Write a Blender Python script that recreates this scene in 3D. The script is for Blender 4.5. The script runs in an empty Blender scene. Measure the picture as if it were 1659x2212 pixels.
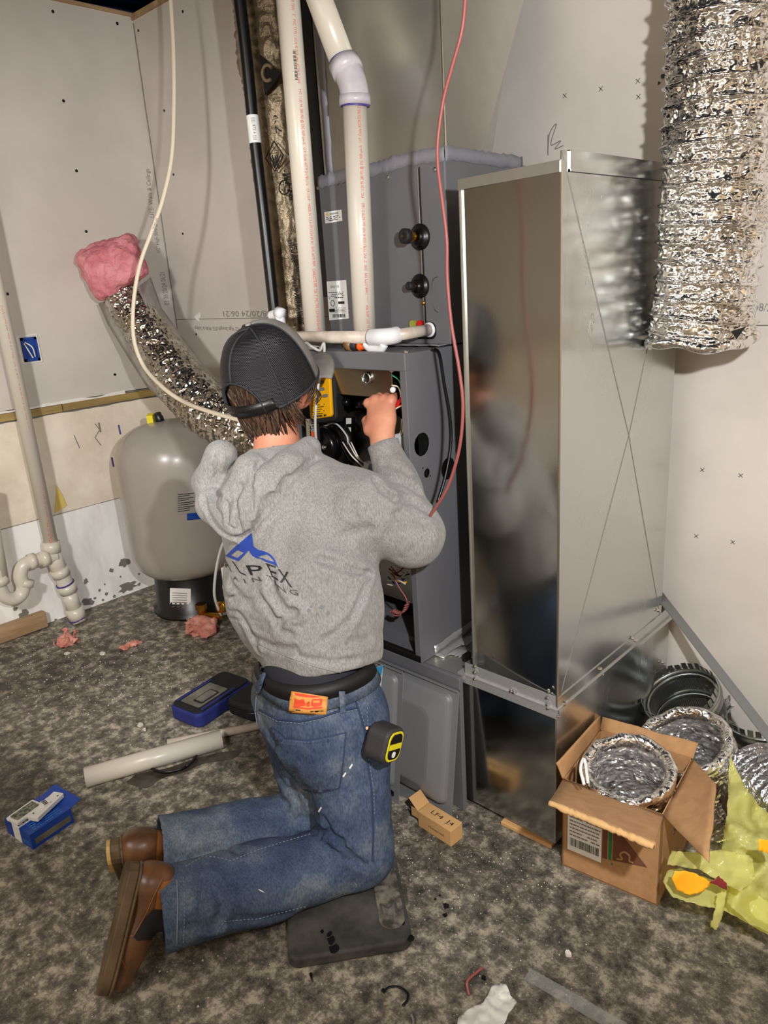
import bpy, bmesh, math, random
import numpy as np
from mathutils import Vector, Matrix, geometry
from mathutils.bvhtree import BVHTree
random.seed(7); rng = np.random.default_rng(7)
sc = bpy.context.scene
COL = sc.collection
PI = math.pi

# ------------------------------------------------------------------ camera
FPX, CX, CY = 1597.0, 829.5, 1106.0           # focal length and centre for a 1659x2212 frame
_n = lambda v: v / np.linalg.norm(v)
dV = _n(np.array([1165 - CX, 6150 - CY, FPX]))
dL = np.array([-900 - CX, 715 - CY, FPX]); dL = _n(dL - dL.dot(dV) * dV)
UPc = -dV; Xc = -dL; Yc = np.cross(UPc, Xc)
CM = np.stack([Xc, Yc, UPc])                  # camera axes in world space
CO = np.array([0, 0, 1.6])
cam = bpy.data.objects.new('camera', bpy.data.cameras.new('camera')); COL.objects.link(cam)
cam.data.sensor_fit = 'VERTICAL'; cam.data.sensor_height = 36; cam.data.lens = FPX / 2212 * 36
cam.data.clip_start = 0.02
m4 = Matrix.Identity(4)
for r in range(3):
    m4[r][0] = CM[r, 0]; m4[r][1] = -CM[r, 1]; m4[r][2] = -CM[r, 2]; m4[r][3] = CO[r]
cam.matrix_world = m4
sc.camera = cam

def ray(px, py): return CM @ _n(np.array([px - CX, py - CY, FPX]))
def aZ(px, py, z=0.0): d = ray(px, py); return CO + d * (z - CO[2]) / d[2]
def aX(px, py, x): d = ray(px, py); return CO + d * (x - CO[0]) / d[0]
def aY(px, py, y): d = ray(px, py); return CO + d * (y - CO[1]) / d[1]
def aD(px, py, d): return CO + CM @ np.array([(px - CX) / FPX * d, (py - CY) / FPX * d, d])

# ------------------------------------------------------------------ world, lamps, exposure
w = bpy.data.worlds.new('world'); sc.world = w; w.use_nodes = True
w.node_tree.nodes['Background'].inputs[0].default_value = (0.9, 0.75, 0.6, 1)
w.node_tree.nodes['Background'].inputs[1].default_value = 0.02
sc.view_settings.view_transform = 'Standard'; sc.view_settings.look = 'None'
sc.view_settings.gamma = 1; sc.view_settings.exposure = 1.05
sc.view_settings.use_curve_mapping = False
def lamp(kind, name, loc, target, power, col, size=.1, angle=None, blend=.3, size_y=None):
    d = bpy.data.lights.new(name, kind); o = bpy.data.objects.new(name, d); COL.objects.link(o)
    o.location = loc; d.energy = power; d.color = col
    o.rotation_euler = (Vector(target) - Vector(loc)).to_track_quat('-Z', 'Y').to_euler()
    if kind == 'AREA':
        d.size = size
        if size_y: d.shape = 'RECTANGLE'; d.size_y = size_y
    else: d.shadow_soft_size = size
    if kind == 'SPOT': d.spot_size = math.radians(angle); d.spot_blend = blend
    return o
lamp('SPOT', 'work_light', (0.15, 0.30, 1.82), (-1.35, 2.3, 1.35), 80, (1.0, 1.0, 1.0), .025, 104, .45)
lamp('SPOT', 'work_light', (-0.9, -0.7, 2.1), (-3.5, 1.9, 0.95), 112, (1.0, 0.98, 0.95), .10, 66, .8)
lamp('AREA', 'fill_light', (-1.2, -0.6, 2.85), (-1.4, 1.0, 0), 9, (1.0, 0.9, 0.8), 1.2)  # added soft fill high behind the camera, no real fixture
lamp('AREA', 'fill_light', (-0.6, -1.2, 2.85), (-0.6, -2.6, 1.2), 60, (1.0, 0.94, 0.87), 1.0)  # added fill aimed at the front wall so the metal reflects a brighter room
lamp('AREA', 'fill_light', (0.9, 0.6, 2.75), (2.4, 0.2, 1.3), 40, (1.0, 0.95, 0.88), .8)  # added fill brightening the right wall for the plenum's reflections

# ------------------------------------------------------------------ materials
def lin(c):
    f = lambda v: v / 12.92 if v <= .04045 else ((v + .055) / 1.055) ** 2.4
    return tuple(f(x / 255.0) for x in c[:3]) + (1,)
def newmat(name):
    m = bpy.data.materials.new(name); m.use_nodes = True
    nt = m.node_tree; return m, nt, nt.nodes['Principled BSDF']
def nd(nt, t, **kw):
    n = nt.nodes.new(t)
    for k, v in kw.items():
        if hasattr(n, k): setattr(n, k, v)
        else: n.inputs[k].default_value = v
    return n
def mapping(nt, scale=(1, 1, 1), rot=(0, 0, 0)):
    tc = nt.nodes.new('ShaderNodeTexCoord'); mp = nt.nodes.new('ShaderNodeMapping')
    mp.inputs['Scale'].default_value = scale; mp.inputs['Rotation'].default_value = rot
    nt.links.new(tc.outputs['Object'], mp.inputs[0]); return mp.outputs[0]
def ramp(nt, src, stops):
    r = nt.nodes.new('ShaderNodeValToRGB'); e = r.color_ramp.elements
    while len(e) < len(stops): e.new(.5)
    for i, (p, c) in enumerate(stops):
        e[i].position = p; e[i].color = lin(c) if max(c) > 1 else tuple(c) + (1,)
    nt.links.new(src, r.inputs[0]); return r.outputs[0]
def mat(name, col, rough=.5, metal=0., col2=None, ns=6., det=6., lo=.4, hi=.6, bump=0., bs=60., bdist=.002,
        rough2=None, stretch=(1, 1, 1), spec=.5, bstretch=None, coat=0.):
    m, nt, b = newmat(name)
    b.inputs['Roughness'].default_value = rough; b.inputs['Metallic'].default_value = metal
    b.inputs['Specular IOR Level'].default_value = spec; b.inputs['Base Color'].default_value = lin(col)
    b.inputs['Coat Weight'].default_value = coat
    if col2 is not None or rough2 is not None:
        n = nd(nt, 'ShaderNodeTexNoise', Scale=ns, Detail=det, Roughness=.6); nt.links.new(mapping(nt, stretch), n.inputs['Vector'])
        if col2 is not None: nt.links.new(ramp(nt, n.outputs[0], [(lo, col), (hi, col2)]), b.inputs['Base Color'])
        if rough2 is not None: nt.links.new(ramp(nt, n.outputs[0], [(lo, (rough,) * 3), (hi, (rough2,) * 3)]), b.inputs['Roughness'])
    if bump:
        n2 = nd(nt, 'ShaderNodeTexNoise', Scale=bs, Detail=5., Roughness=.6); nt.links.new(mapping(nt, bstretch or stretch), n2.inputs['Vector'])
        bp = nd(nt, 'ShaderNodeBump', Strength=bump, Distance=bdist)
        nt.links.new(n2.outputs[0], bp.inputs['Height']); nt.links.new(bp.outputs[0], b.inputs['Normal'])
    return m
def foilmat(name, col, rough=.14, s1=45., s2=14., strength=.9, col2=None, dist=.01, scl=(1, 1, 1)):
    m, nt, b = newmat(name); v = mapping(nt, scl)
    b.inputs['Metallic'].default_value = 1; b.inputs['Roughness'].default_value = rough; b.inputs['Base Color'].default_value = lin(col)
    nz = nd(nt, 'ShaderNodeTexNoise', Scale=9., Detail=3.); nt.links.new(v, nz.inputs['Vector'])
    mx = nd(nt, 'ShaderNodeMixRGB', Fac=.12); nt.links.new(v, mx.inputs[1]); nt.links.new(nz.outputs['Color'], mx.inputs[2])
    v1 = nd(nt, 'ShaderNodeTexVoronoi', Scale=s1); v2 = nd(nt, 'ShaderNodeTexVoronoi', Scale=s2)
    for k in (v1, v2): nt.links.new(mx.outputs[0], k.inputs['Vector'])
    ad = nd(nt, 'ShaderNodeMath', operation='ADD'); ml = nd(nt, 'ShaderNodeMath', operation='MULTIPLY'); ml.inputs[1].default_value = .4
    nt.links.new(v1.outputs['Distance'], ml.inputs[0]); nt.links.new(ml.outputs[0], ad.inputs[0]); nt.links.new(v2.outputs['Distance'], ad.inputs[1])
    bp = nd(nt, 'ShaderNodeBump', Strength=strength, Distance=dist); nt.links.new(ad.outputs[0], bp.inputs['Height'])
    nt.links.new(bp.outputs[0], b.inputs['Normal'])
    if col2 is not None:
        nt.links.new(ramp(nt, nz.outputs[0], [(.45, col), (.6, col2)]), b.inputs['Base Color'])
    return m
MT = dict(
    drywall=mat('drywall', (207, 200, 192), .85, col2=(196, 189, 181), ns=1.6, bump=.08, bs=300),
    drywall_dim=mat('drywall_paper', (203, 195, 186), .85, col2=(190, 182, 172), ns=2.2, bump=.08, bs=300),
    gypsum=mat('gypsum', (230, 226, 220), .9, bump=.4, bs=120),
    foam_tan=mat('foam_tan', (238, 227, 209), .9, col2=(208, 194, 174), ns=5, lo=.35, hi=.75, bump=.15, bs=150),
    foam_white=mat('foam_white', (245, 243, 240), .9, col2=(205, 200, 194), ns=7, lo=.45, hi=.8, bump=.1, bs=180, stretch=(1, 1, .3)),
    patch=mat('patch_grey', (120, 116, 110), .9, bump=.3, bs=200),
    ptwood=mat('treated_wood', (168, 144, 84), .75, col2=(140, 118, 72), ns=14, stretch=(1, .12, 1.6), bump=.15, bs=80),
    wood=mat('lumber', (178, 150, 112), .8, col2=(148, 120, 88), ns=14, stretch=(1, .15, 1.5), bump=.1, bs=80),
    galv=mat('galvanized', (190, 190, 186), .12, 1, rough2=.2, ns=5, bump=.03, bs=200, stretch=(1, 1, .35)),
    galv_side=mat('galvanized_matte', (206, 208, 206), .2, 1, rough2=.28, ns=6, bump=.015, bs=120, stretch=(1, 1, .4)),
    galv_dull=mat('galvanized_dull', (206, 205, 198), .33, .85, col2=(192, 191, 184), ns=3, bump=.05, bs=80),
    galv_dark=mat('galvanized_dark', (176, 180, 178), .3, 1, bump=.1, bs=60),
    foiltape=mat('foil_tape', (196, 196, 194), .3, .6, bump=.5, bs=50, bdist=.004),
    foil=foilmat('duct_foil', (240, 239, 238), .16, 90, 34, .9, col2=(232, 228, 222), dist=.006),
    foil_in=foilmat('duct_foil_inside', (240, 239, 238), .28, 90, 34, .8, dist=.008),
    foil_jacket=mat('jacket_film', (150, 136, 112), .32, .45, col2=(112, 98, 76), ns=9, bump=.5, bs=45, bdist=.01),
    foil_fine=foilmat('duct_foil_fine', (176, 175, 176), .38, 160, 70, .8, dist=.004),
    jacket_clear=mat('jacket_film', (176, 172, 166), .25, .35, col2=(150, 146, 140), ns=8, bump=.4, bs=40),
    fibre=mat('fibreglass', (200, 190, 172), .7, col2=(168, 156, 136), ns=60, bump=.6, bs=150),
    strapm=mat('strap_metal', (176, 176, 174), .35, .8), foil_left=foilmat('sleeve_foil', (214, 210, 202), .2, 60, 20, .8, col2=(190, 182, 168), dist=.008),
    pink=mat('pink_fibreglass', (228, 150, 156), .95, col2=(204, 118, 128), ns=10, bump=.7, bs=60, bdist=.01),
    pink2=mat('pink_scrap', (222, 158, 142), .95, col2=(190, 120, 104), ns=16, bump=.7, bs=60, bdist=.01),
    steel_grey=mat('grey_paint', (106, 106, 110), .42, col2=(101, 101, 105), ns=3, bump=.02, bs=200),
    steel_grey2=mat('grey_paint_door', (122, 122, 124), .38, bump=.02, bs=200),
    mastic=mat('grey_tape', (133, 132, 140), .6, bump=.5, bs=30, bdist=.004),
    stainless=mat('aluminized_plate', (150, 142, 128), .3, 1, bump=.03, bs=150, bstretch=(.2, 1, 1)),
    pvc=mat('pvc_white', (206, 200, 188), .3, col2=(210, 202, 186), ns=4),
    pvc_cold=mat('pvc_fitting', (222, 222, 224), .3),
    pvc_lilac=mat('pvc_elbow', (202, 196, 202), .35, col2=(186, 180, 188), ns=14),
    pvc_dirty=mat('pvc_dirty', (208, 196, 182), .4, col2=(186, 172, 156), ns=16),
    black=mat('black_plastic', (16, 16, 17), .35),
    black_rough=mat('black_rubber', (22, 22, 23), .65, bump=.2, bs=120),
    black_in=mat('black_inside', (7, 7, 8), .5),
    purple=mat('primer_purple', (70, 50, 130), .5),
    red_ink=mat('red_ink', (205, 70, 70), .7), grey_ink=mat('grey_ink', (128, 122, 118), .8),
    black_ink=mat('black_ink', (28, 25, 24), .6), blue_ink=mat('blue_ink', (30, 62, 150), .8),
    white=mat('white_paper', (235, 235, 232), .6), white_plastic=mat('white_plastic', (232, 230, 224), .4),
    brass=mat('brass', (190, 140, 60), .25, 1), copper=mat('copper', (170, 100, 70), .3, 1),
    yellow=mat('yellow_plastic', (245, 178, 12), .4), yellow_tag=mat('yellow_tag', (225, 210, 30), .5),
    orange=mat('orange_plastic', (236, 92, 26), .4), orange_paper=mat('orange_paper', (250, 170, 18), .7, bump=.2, bs=30),
    red=mat('red_plastic', (200, 28, 24), .4), dark_red=mat('dark_red_card', (120, 34, 36), .6),
    red_wire=mat('red_wire', (150, 82, 78), .45), cream_wire=mat('cream_cable', (226, 214, 190), .5),
    tube=mat('clear_tube', (205, 205, 200), .25, spec=.6), green=mat('green_wire', (60, 140, 110), .4),
    blue=mat('blue_wire', (40, 60, 170), .4), dkblue=mat('pouch_blue', (28, 40, 110), .7, bump=.2, bs=300),
    pouch=mat('pouch_black', (18, 18, 22), .75, bump=.3, bs=400), window=mat('pouch_window', (120, 118, 104), .25, col2=(96, 94, 84), ns=12),
    tank=mat('tank_grey', (158, 151, 143), .28, coat=.3, bump=.02, bs=20),
    navy=mat('outlet_blue', (14, 62, 150), .5),
    card=mat('cardboard', (178, 136, 92), .85, col2=(168, 126, 84), ns=30, bump=.06, bs=200),
    card_in=mat('cardboard_edge', (196, 156, 104), .9, bump=.6, bs=90), card_lt=mat('cardboard_light', (202, 158, 104), .85, bump=.05, bs=200),
    print_brown=mat('print_brown', (112, 68, 46), .85), print_green=mat('print_green', (30, 122, 74), .8),
    box_blue=mat('carton_blue', (22, 66, 160), .45), sky_ink=mat('label_blue', (60, 170, 225), .5),
    skin=mat('skin', (206, 146, 116), .5, col2=(196, 128, 102), ns=5, bump=.04, bs=120),
    hair=mat('hair', (60, 42, 30), .42, col2=(34, 24, 17), ns=60), hair2=mat('hair_light', (78, 56, 40), .4),
    shirt=mat('tee_grey', (100, 100, 104), .9), belt=mat('belt_black', (14, 13, 15), .6, bump=.2, bs=60),
    boot=mat('boot_leather', (120, 82, 52), .34, col2=(62, 42, 28), ns=8, lo=.35, hi=.65, bump=.12, bs=60),
    boot_tan=mat('boot_tan', (158, 98, 40), .45, col2=(128, 76, 32), ns=16, bump=.2, bs=70),
    sole=mat('boot_sole', (104, 86, 62), .6, col2=(82, 66, 46), ns=12, bump=.2, bs=80), sole_edge=mat('sole_edge', (206, 172, 104), .6),
    gore=mat('elastic_gore', (26, 25, 28), .85, bump=.4, bs=200),
    cap_grey=mat('cap_grey', (136, 132, 126), .8, col2=(112, 108, 104), ns=9, bump=.15, bs=300),
    cap_band=mat('cap_trim', (38, 38, 43), .8, bump=.2, bs=300),
    denim_dark=mat('denim_seam', (44, 58, 88), .9), stitch=mat('stitch', (118, 128, 146), .9), stitch_gold=mat('stitch_gold', (170, 130, 80), .9),
    patch_tan=mat('leather_patch', (214, 152, 74), .7, col2=(200, 136, 60), ns=20), patch_red=mat('patch_red', (214, 70, 36), .7),
    pad=mat('foam_pad', (84, 81, 77), .6, col2=(46, 44, 42), ns=9, lo=.35, hi=.65, bump=.25, bs=50, rough2=.8),
    pad_print=mat('pad_emboss', (124, 118, 106), .45, col2=(62, 58, 52), ns=30, bump=.5, bs=120),
    tissue=mat('tissue', (226, 224, 218), .9), rubber=mat('tape_case', (46, 45, 46), .6, bump=.15, bs=200),
    plaster=mat('plaster_chip', (214, 208, 196), .9), ceil=foilmat('vapour_film', (30, 42, 66), .3, 18, 7, .8, dist=.02),
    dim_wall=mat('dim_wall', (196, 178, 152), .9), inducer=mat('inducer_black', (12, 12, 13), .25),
    gold_blur=mat('brown_part', (120, 90, 50), .4),
)
# translucent sheets, grid mesh of the cap, fleece, denim, concrete
def plastic_film():
    m, nt, b = newmat('yellow_film')
    b.inputs['Base Color'].default_value = lin((250, 248, 176)); b.inputs['Roughness'].default_value = .22
    tr = nd(nt, 'ShaderNodeBsdfTranslucent'); tr.inputs[0].default_value = lin((252, 250, 178))
    tp = nd(nt, 'ShaderNodeBsdfTransparent'); tp.inputs[0].default_value = lin((250, 249, 205))
    mx = nd(nt, 'ShaderNodeMixShader', Fac=.45); nt.links.new(b.outputs[0], mx.inputs[1]); nt.links.new(tr.outputs[0], mx.inputs[2])
    mx2 = nd(nt, 'ShaderNodeMixShader', Fac=.5); nt.links.new(mx.outputs[0], mx2.inputs[1]); nt.links.new(tp.outputs[0], mx2.inputs[2])
    nt.links.new(mx2.outputs[0], nt.nodes['Material Output'].inputs[0])
    n2 = nd(nt, 'ShaderNodeTexNoise', Scale=18., Detail=4.); nt.links.new(mapping(nt), n2.inputs['Vector'])
    bp = nd(nt, 'ShaderNodeBump', Strength=.6, Distance=.01); nt.links.new(n2.outputs[0], bp.inputs['Height']); nt.links.new(bp.outputs[0], b.inputs['Normal'])
    return m
MT['film'] = plastic_film()
MT['foil_in'].node_tree.nodes['Principled BSDF'].inputs['Metallic'].default_value = .82
MT['ceil'].node_tree.nodes['Principled BSDF'].inputs['Metallic'].default_value = .3
def clear_strip():
    m, nt, b = newmat('clear_strip')
    b.inputs['Base Color'].default_value = lin((190, 192, 190)); b.inputs['Roughness'].default_value = .08; b.inputs['Alpha'].default_value = .2
    return m
MT['clear'] = clear_strip()
def capmesh():
    m, nt, b = newmat('cap_mesh'); b.inputs['Roughness'].default_value = .45
    b.inputs['Base Color'].default_value = lin((24, 24, 28))
    v1 = nd(nt, 'ShaderNodeTexWave', Scale=95.); v1.bands_direction = 'DIAGONAL'
    v2 = nd(nt, 'ShaderNodeTexWave', Scale=95.); v2.bands_direction = 'Z'
    vv = mapping(nt)
    mx = nd(nt, 'ShaderNodeMath', operation='ADD')
    for i, k in enumerate((v1, v2)): nt.links.new(vv, k.inputs['Vector']); nt.links.new(k.outputs['Fac'], mx.inputs[i])
    bp = nd(nt, 'ShaderNodeBump', Strength=.5, Distance=.002); nt.links.new(mx.outputs[0], bp.inputs['Height']); nt.links.new(bp.outputs[0], b.inputs['Normal'])
    return m
MT['cap_mesh'] = capmesh()
def fleece():
    m, nt, b = newmat('grey_fleece'); b.inputs['Roughness'].default_value = .92; b.inputs['Specular IOR Level'].default_value = .15
    b.inputs['Sheen Weight'].default_value = .15
    n1 = nd(nt, 'ShaderNodeTexNoise', Scale=190., Detail=4., Roughness=.7); nt.links.new(mapping(nt, (1.6, 1.6, .4), (.4, .5, 0)), n1.inputs['Vector'])
    n2 = nd(nt, 'ShaderNodeTexNoise', Scale=7., Detail=4.); nt.links.new(mapping(nt), n2.inputs['Vector'])
    c1 = ramp(nt, n1.outputs[0], [(.3, (120, 119, 118)), (.7, (172, 170, 167))])
    c2 = ramp(nt, n2.outputs[0], [(.3, (235, 232, 228)), (.7, (255, 255, 255))])
    mx = nd(nt, 'ShaderNodeMixRGB', Fac=1.); mx.blend_type = 'MULTIPLY'; nt.links.new(c1, mx.inputs[1]); nt.links.new(c2, mx.inputs[2])
    nt.links.new(mx.outputs[0], b.inputs['Base Color'])
    bp = nd(nt, 'ShaderNodeBump', Strength=.5, Distance=.003); nt.links.new(n1.outputs[0], bp.inputs['Height'])
    n3 = nd(nt, 'ShaderNodeTexNoise', Scale=13., Detail=3., Distortion=.6); nt.links.new(mapping(nt), n3.inputs['Vector'])
    bp2 = nd(nt, 'ShaderNodeBump', Strength=.6, Distance=.02); nt.links.new(n3.outputs[0], bp2.inputs['Height']); nt.links.new(bp.outputs[0], bp2.inputs['Normal'])
    nt.links.new(bp2.outputs[0], b.inputs['Normal'])
    return m
MT['fleece'] = fleece()
def denim():
    m, nt, b = newmat('blue_denim'); b.inputs['Roughness'].default_value = .9; b.inputs['Specular IOR Level'].default_value = .15
    n1 = nd(nt, 'ShaderNodeTexNoise', Scale=240., Detail=3.); nt.links.new(mapping(nt, (1, 1, .35)), n1.inputs['Vector'])
    n2 = nd(nt, 'ShaderNodeTexNoise', Scale=5.5, Detail=6., Roughness=.6); nt.links.new(mapping(nt), n2.inputs['Vector'])
    c1 = ramp(nt, n2.outputs[0], [(.32, (56, 70, 98)), (.5, (82, 97, 120)), (.7, (132, 140, 148))])
    c2 = ramp(nt, n1.outputs[0], [(.3, (190, 190, 195)), (.7, (255, 255, 255))])
    mx = nd(nt, 'ShaderNodeMixRGB', Fac=1.); mx.blend_type = 'MULTIPLY'; nt.links.new(c1, mx.inputs[1]); nt.links.new(c2, mx.inputs[2])
    nt.links.new(mx.outputs[0], b.inputs['Base Color'])
    bp = nd(nt, 'ShaderNodeBump', Strength=.25, Distance=.002); nt.links.new(n1.outputs[0], bp.inputs['Height'])
    n3 = nd(nt, 'ShaderNodeTexNoise', Scale=16., Detail=3., Distortion=.8); nt.links.new(mapping(nt), n3.inputs['Vector'])
    bp2 = nd(nt, 'ShaderNodeBump', Strength=.3, Distance=.02); nt.links.new(n3.outputs[0], bp2.inputs['Height']); nt.links.new(bp.outputs[0], bp2.inputs['Normal'])
    nt.links.new(bp2.outputs[0], b.inputs['Normal'])
    return m
MT['denim'] = denim()
def concrete():
    m, nt, b = newmat('dirty_concrete'); vv = mapping(nt)
    big = nd(nt, 'ShaderNodeTexNoise', Scale=1.5, Detail=5., Roughness=.6); mid = nd(nt, 'ShaderNodeTexNoise', Scale=20., Detail=10., Roughness=.78)
    fin = nd(nt, 'ShaderNodeTexNoise', Scale=130., Detail=4., Roughness=.7); sp = nd(nt, 'ShaderNodeTexVoronoi', Scale=70.)
    for k in (big, mid, fin, sp): nt.links.new(vv, k.inputs['Vector'])
    c1 = ramp(nt, mid.outputs[0], [(.38, (64, 61, 57)), (.5, (120, 115, 105)), (.60, (194, 186, 170))])
    c2 = ramp(nt, big.outputs[0], [(.36, (168, 163, 156)), (.58, (255, 252, 246))])
    mx = nd(nt, 'ShaderNodeMixRGB', Fac=1.); mx.blend_type = 'MULTIPLY'; nt.links.new(c1, mx.inputs[1]); nt.links.new(c2, mx.inputs[2])
    c3 = ramp(nt, fin.outputs[0], [(.62, (0, 0, 0)), (.7, (.85, .85, .85))])
    mx2 = nd(nt, 'ShaderNodeMixRGB'); mx2.blend_type = 'MIX'; mx2.inputs[2].default_value = lin((176, 166, 146))
    nt.links.new(c3, mx2.inputs[0]); nt.links.new(mx.outputs[0], mx2.inputs[1])
    nt.links.new(mx2.outputs[0], b.inputs['Base Color'])
    nt.links.new(ramp(nt, mid.outputs[0], [(.35, (.45, .45, .45)), (.6, (.85, .85, .85))]), b.inputs['Roughness'])
    bp = nd(nt, 'ShaderNodeBump', Strength=.5, Distance=.004); ad = nd(nt, 'ShaderNodeMath', operation='ADD')
    nt.links.new(mid.outputs[0], ad.inputs[0]); nt.links.new(fin.outputs[0], ad.inputs[1]); nt.links.new(ad.outputs[0], bp.inputs['Height'])
    nt.links.new(bp.outputs[0], b.inputs['Normal'])
    return m
MT['concrete'] = concrete()

# ------------------------------------------------------------------ object helpers
def thing(name, label, cat, loc=(0, 0, 0), group=None):
    o = bpy.data.objects.new(name, None); COL.objects.link(o); o.location = [float(x) for x in loc]
    o.empty_display_size = .05; o['label'] = label; o['category'] = cat
    if group: o['group'] = group
    return o
def tag(o, label, cat, group=None):
    o['label'] = label; o['category'] = cat
    if group: o['group'] = group
    return o
def absloc(o):
    v = Vector(o.location); p = o.parent
    while p is not None: v = v + Vector(p.location); p = p.parent
    return v
def mesh(name, verts, faces, m, parent=None, smooth=False, base=None, label=None):
    """verts in world space; the object's origin sits at `base` (or its parent's) """
    me = bpy.data.meshes.new(name)
    V = np.asarray(verts, dtype=float)
    if base is None:
        base = absloc(parent) if parent is not None else Vector((V[:, 0].mean(), V[:, 1].mean(), V[:, 2].min()))
    base = Vector([float(x) for x in base])
    off = np.array(base)
    me.from_pydata((V - off).tolist(), [], [list(map(int, f)) for f in faces]); me.update()
    mats = m if isinstance(m, (list, tuple)) else [m]
    for k in mats: me.materials.append(MT[k] if isinstance(k, str) else k)
    if smooth: me.shade_smooth()
    o = bpy.data.objects.new(name, me); COL.objects.link(o)
    if parent is not None:
        o.parent = parent; o.location = base - absloc(parent)
    else: o.location = base
    if label: o['label'] = label
    return o
def join(*vfs):
    V = []; F = []; n = 0
    for v, f in vfs:
        V.extend([tuple(map(float, q)) for q in v]); F.extend([[i + n for i in q] for q in f]); n += len(v)
    return V, F
BOXF = [(0, 3, 2, 1), (4, 5, 6, 7), (0, 1, 5, 4), (1, 2, 6, 5), (2, 3, 7, 6), (3, 0, 4, 7)]
def hexa(c8): return [tuple(map(float, c)) for c in c8], [list(f) for f in BOXF]
def box(x0, x1, y0, y1, z0, z1):
    return hexa([(x0, y0, z0), (x1, y0, z0), (x1, y1, z0), (x0, y1, z0), (x0, y0, z1), (x1, y0, z1), (x1, y1, z1), (x0, y1, z1)])
def obox(c, ax, ay, az, sx, sy, sz):
    c = np.array(c, float); ax, ay, az = [_n(np.array(a, float)) for a in (ax, ay, az)]
    P = []
    for dz in (-1, 1):
        for dx, dy in ((-1, -1), (1, -1), (1, 1), (-1, 1)): P.append(c + ax * dx * sx / 2 + ay * dy * sy / 2 + az * dz * sz / 2)
    return hexa(P)
def bevel(o, wd=.003, seg=2):
    md = o.modifiers.new('bevel', 'BEVEL'); md.width = wd; md.segments = seg; md.limit_method = 'ANGLE'; md.angle_limit = .6
    return o
def solid(o, t, off=0.):
    md = o.modifiers.new('solid', 'SOLIDIFY'); md.thickness = t; md.offset = off; return o
def frames(P):
    P = [np.array(p, float) for p in P]; n = len(P); T = []
    for i in range(n):
        a = P[max(i - 1, 0)]; b = P[min(i + 1, n - 1)]; T.append(_n(b - a))
    u = np.cross(T[0], [0, 0, 1.0])
    if np.linalg.norm(u) < .1: u = np.cross(T[0], [0, 1.0, 0])
    u = _n(u); out = []
    for t in T:
        u = _n(u - t * u.dot(t)); out.append((t, u, np.cross(t, u)))
    return P, out
def smoothpath(P, n=8):
    P = [np.array(p, float) for p in P]; Q = [P[0] * 2 - P[1]] + P + [P[-1] * 2 - P[-2]]; out = []
    for i in range(1, len(Q) - 2):
        for k in range(n):
            t = k / n; a, b, c, d = Q[i - 1], Q[i], Q[i + 1], Q[i + 2]
            out.append(.5 * ((2 * b) + (c - a) * t + (2 * a - 5 * b + 4 * c - d) * t * t + (3 * b - a - 3 * c + d) * t ** 3))
    out.append(P[-1]); return out
def tube(P, r, n=12, caps=True, flat=None):
    P, Fm = frames(P); V = []; F = []
    for i, (p, (t, u, v)) in enumerate(zip(P, Fm)):
        rr = r[i] if hasattr(r, '__len__') else r
        for k in range(n):
            a = 2 * PI * k / n; V.append(p + rr * (u * math.cos(a) + v * math.sin(a) * (flat or 1)))
    for i in range(len(P) - 1):
        for k in range(n): F.append([i * n + k, i * n + (k + 1) % n, (i + 1) * n + (k + 1) % n, (i + 1) * n + k])
    if caps:
        F.append(list(range(n))[::-1]); F.append([(len(P) - 1) * n + k for k in range(n)])
    return V, F
def pipe(P, r, wall, n=24):          # open pipe with a wall thickness
    P, Fm = frames(P); V = []; F = []; m = len(P)
    for rad in (r, r - wall):
        for i, (p, (t, u, v)) in enumerate(zip(P, Fm)):
            for k in range(n):
                a = 2 * PI * k / n; V.append(p + rad * (u * math.cos(a) + v * math.sin(a)))
    for i in range(m - 1):
        for k in range(n):
            a, b = i * n + k, i * n + (k + 1) % n
            F.append([a, b, b + n, a + n]); c, d = a + m * n, b + m * n; F.append([c, c + n, d + n, d])
    for k in range(n):
        b = (k + 1) % n; F.append([k, k + m * n, b + m * n, b]); e = (m - 1) * n
        F.append([e + k, e + b, e + b + m * n, e + k + m * n])
    return V, F
def lathe(c, axis, prof, n=32, close=True):     # prof: (t along axis, radius)
    c = np.array(c, float); t = _n(np.array(axis, float)); u = np.cross(t, [0, 0, 1.0])
    if np.linalg.norm(u) < .1: u = np.cross(t, [0, 1.0, 0])
    u = _n(u); v = np.cross(t, u); V = []; F = []
    for (h, r) in prof:
        for k in range(n):
            a = 2 * PI * k / n; V.append(c + t * h + r * (u * math.cos(a) + v * math.sin(a)))
    for i in range(len(prof) - 1):
        for k in range(n): F.append([i * n + k, i * n + (k + 1) % n, (i + 1) * n + (k + 1) % n, (i + 1) * n + k])
    if close:
        F.append(list(range(n))[::-1]); F.append([(len(prof) - 1) * n + k for k in range(n)])
    return V, F
def prism(poly, o, ux, uy, nz, th):             # extrude a 2-D outline
    o, ux, uy, nz = [np.array(a, float) for a in (o, ux, uy, nz)]
    V = [o + ux * a + uy * b for a, b in poly] + [o + ux * a + uy * b + nz * th for a, b in poly]; n = len(poly)
    F = [list(range(n))[::-1], list(range(n, 2 * n))] + [[i, (i + 1) % n, (i + 1) % n + n, i + n] for i in range(n)]
    return V, F
def rrect(w, h, r, n=5):
    out = []
    for cx_, cy_, a0 in ((w / 2 - r, h / 2 - r, 0), (-w / 2 + r, h / 2 - r, 90), (-w / 2 + r, -h / 2 + r, 180), (w / 2 - r, -h / 2 + r, 270)):
        for k in range(n + 1):
            a = math.radians(a0 + 90 * k / n); out.append((cx_ + r * math.cos(a), cy_ + r * math.sin(a)))
    return out
_tc = {}
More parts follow.
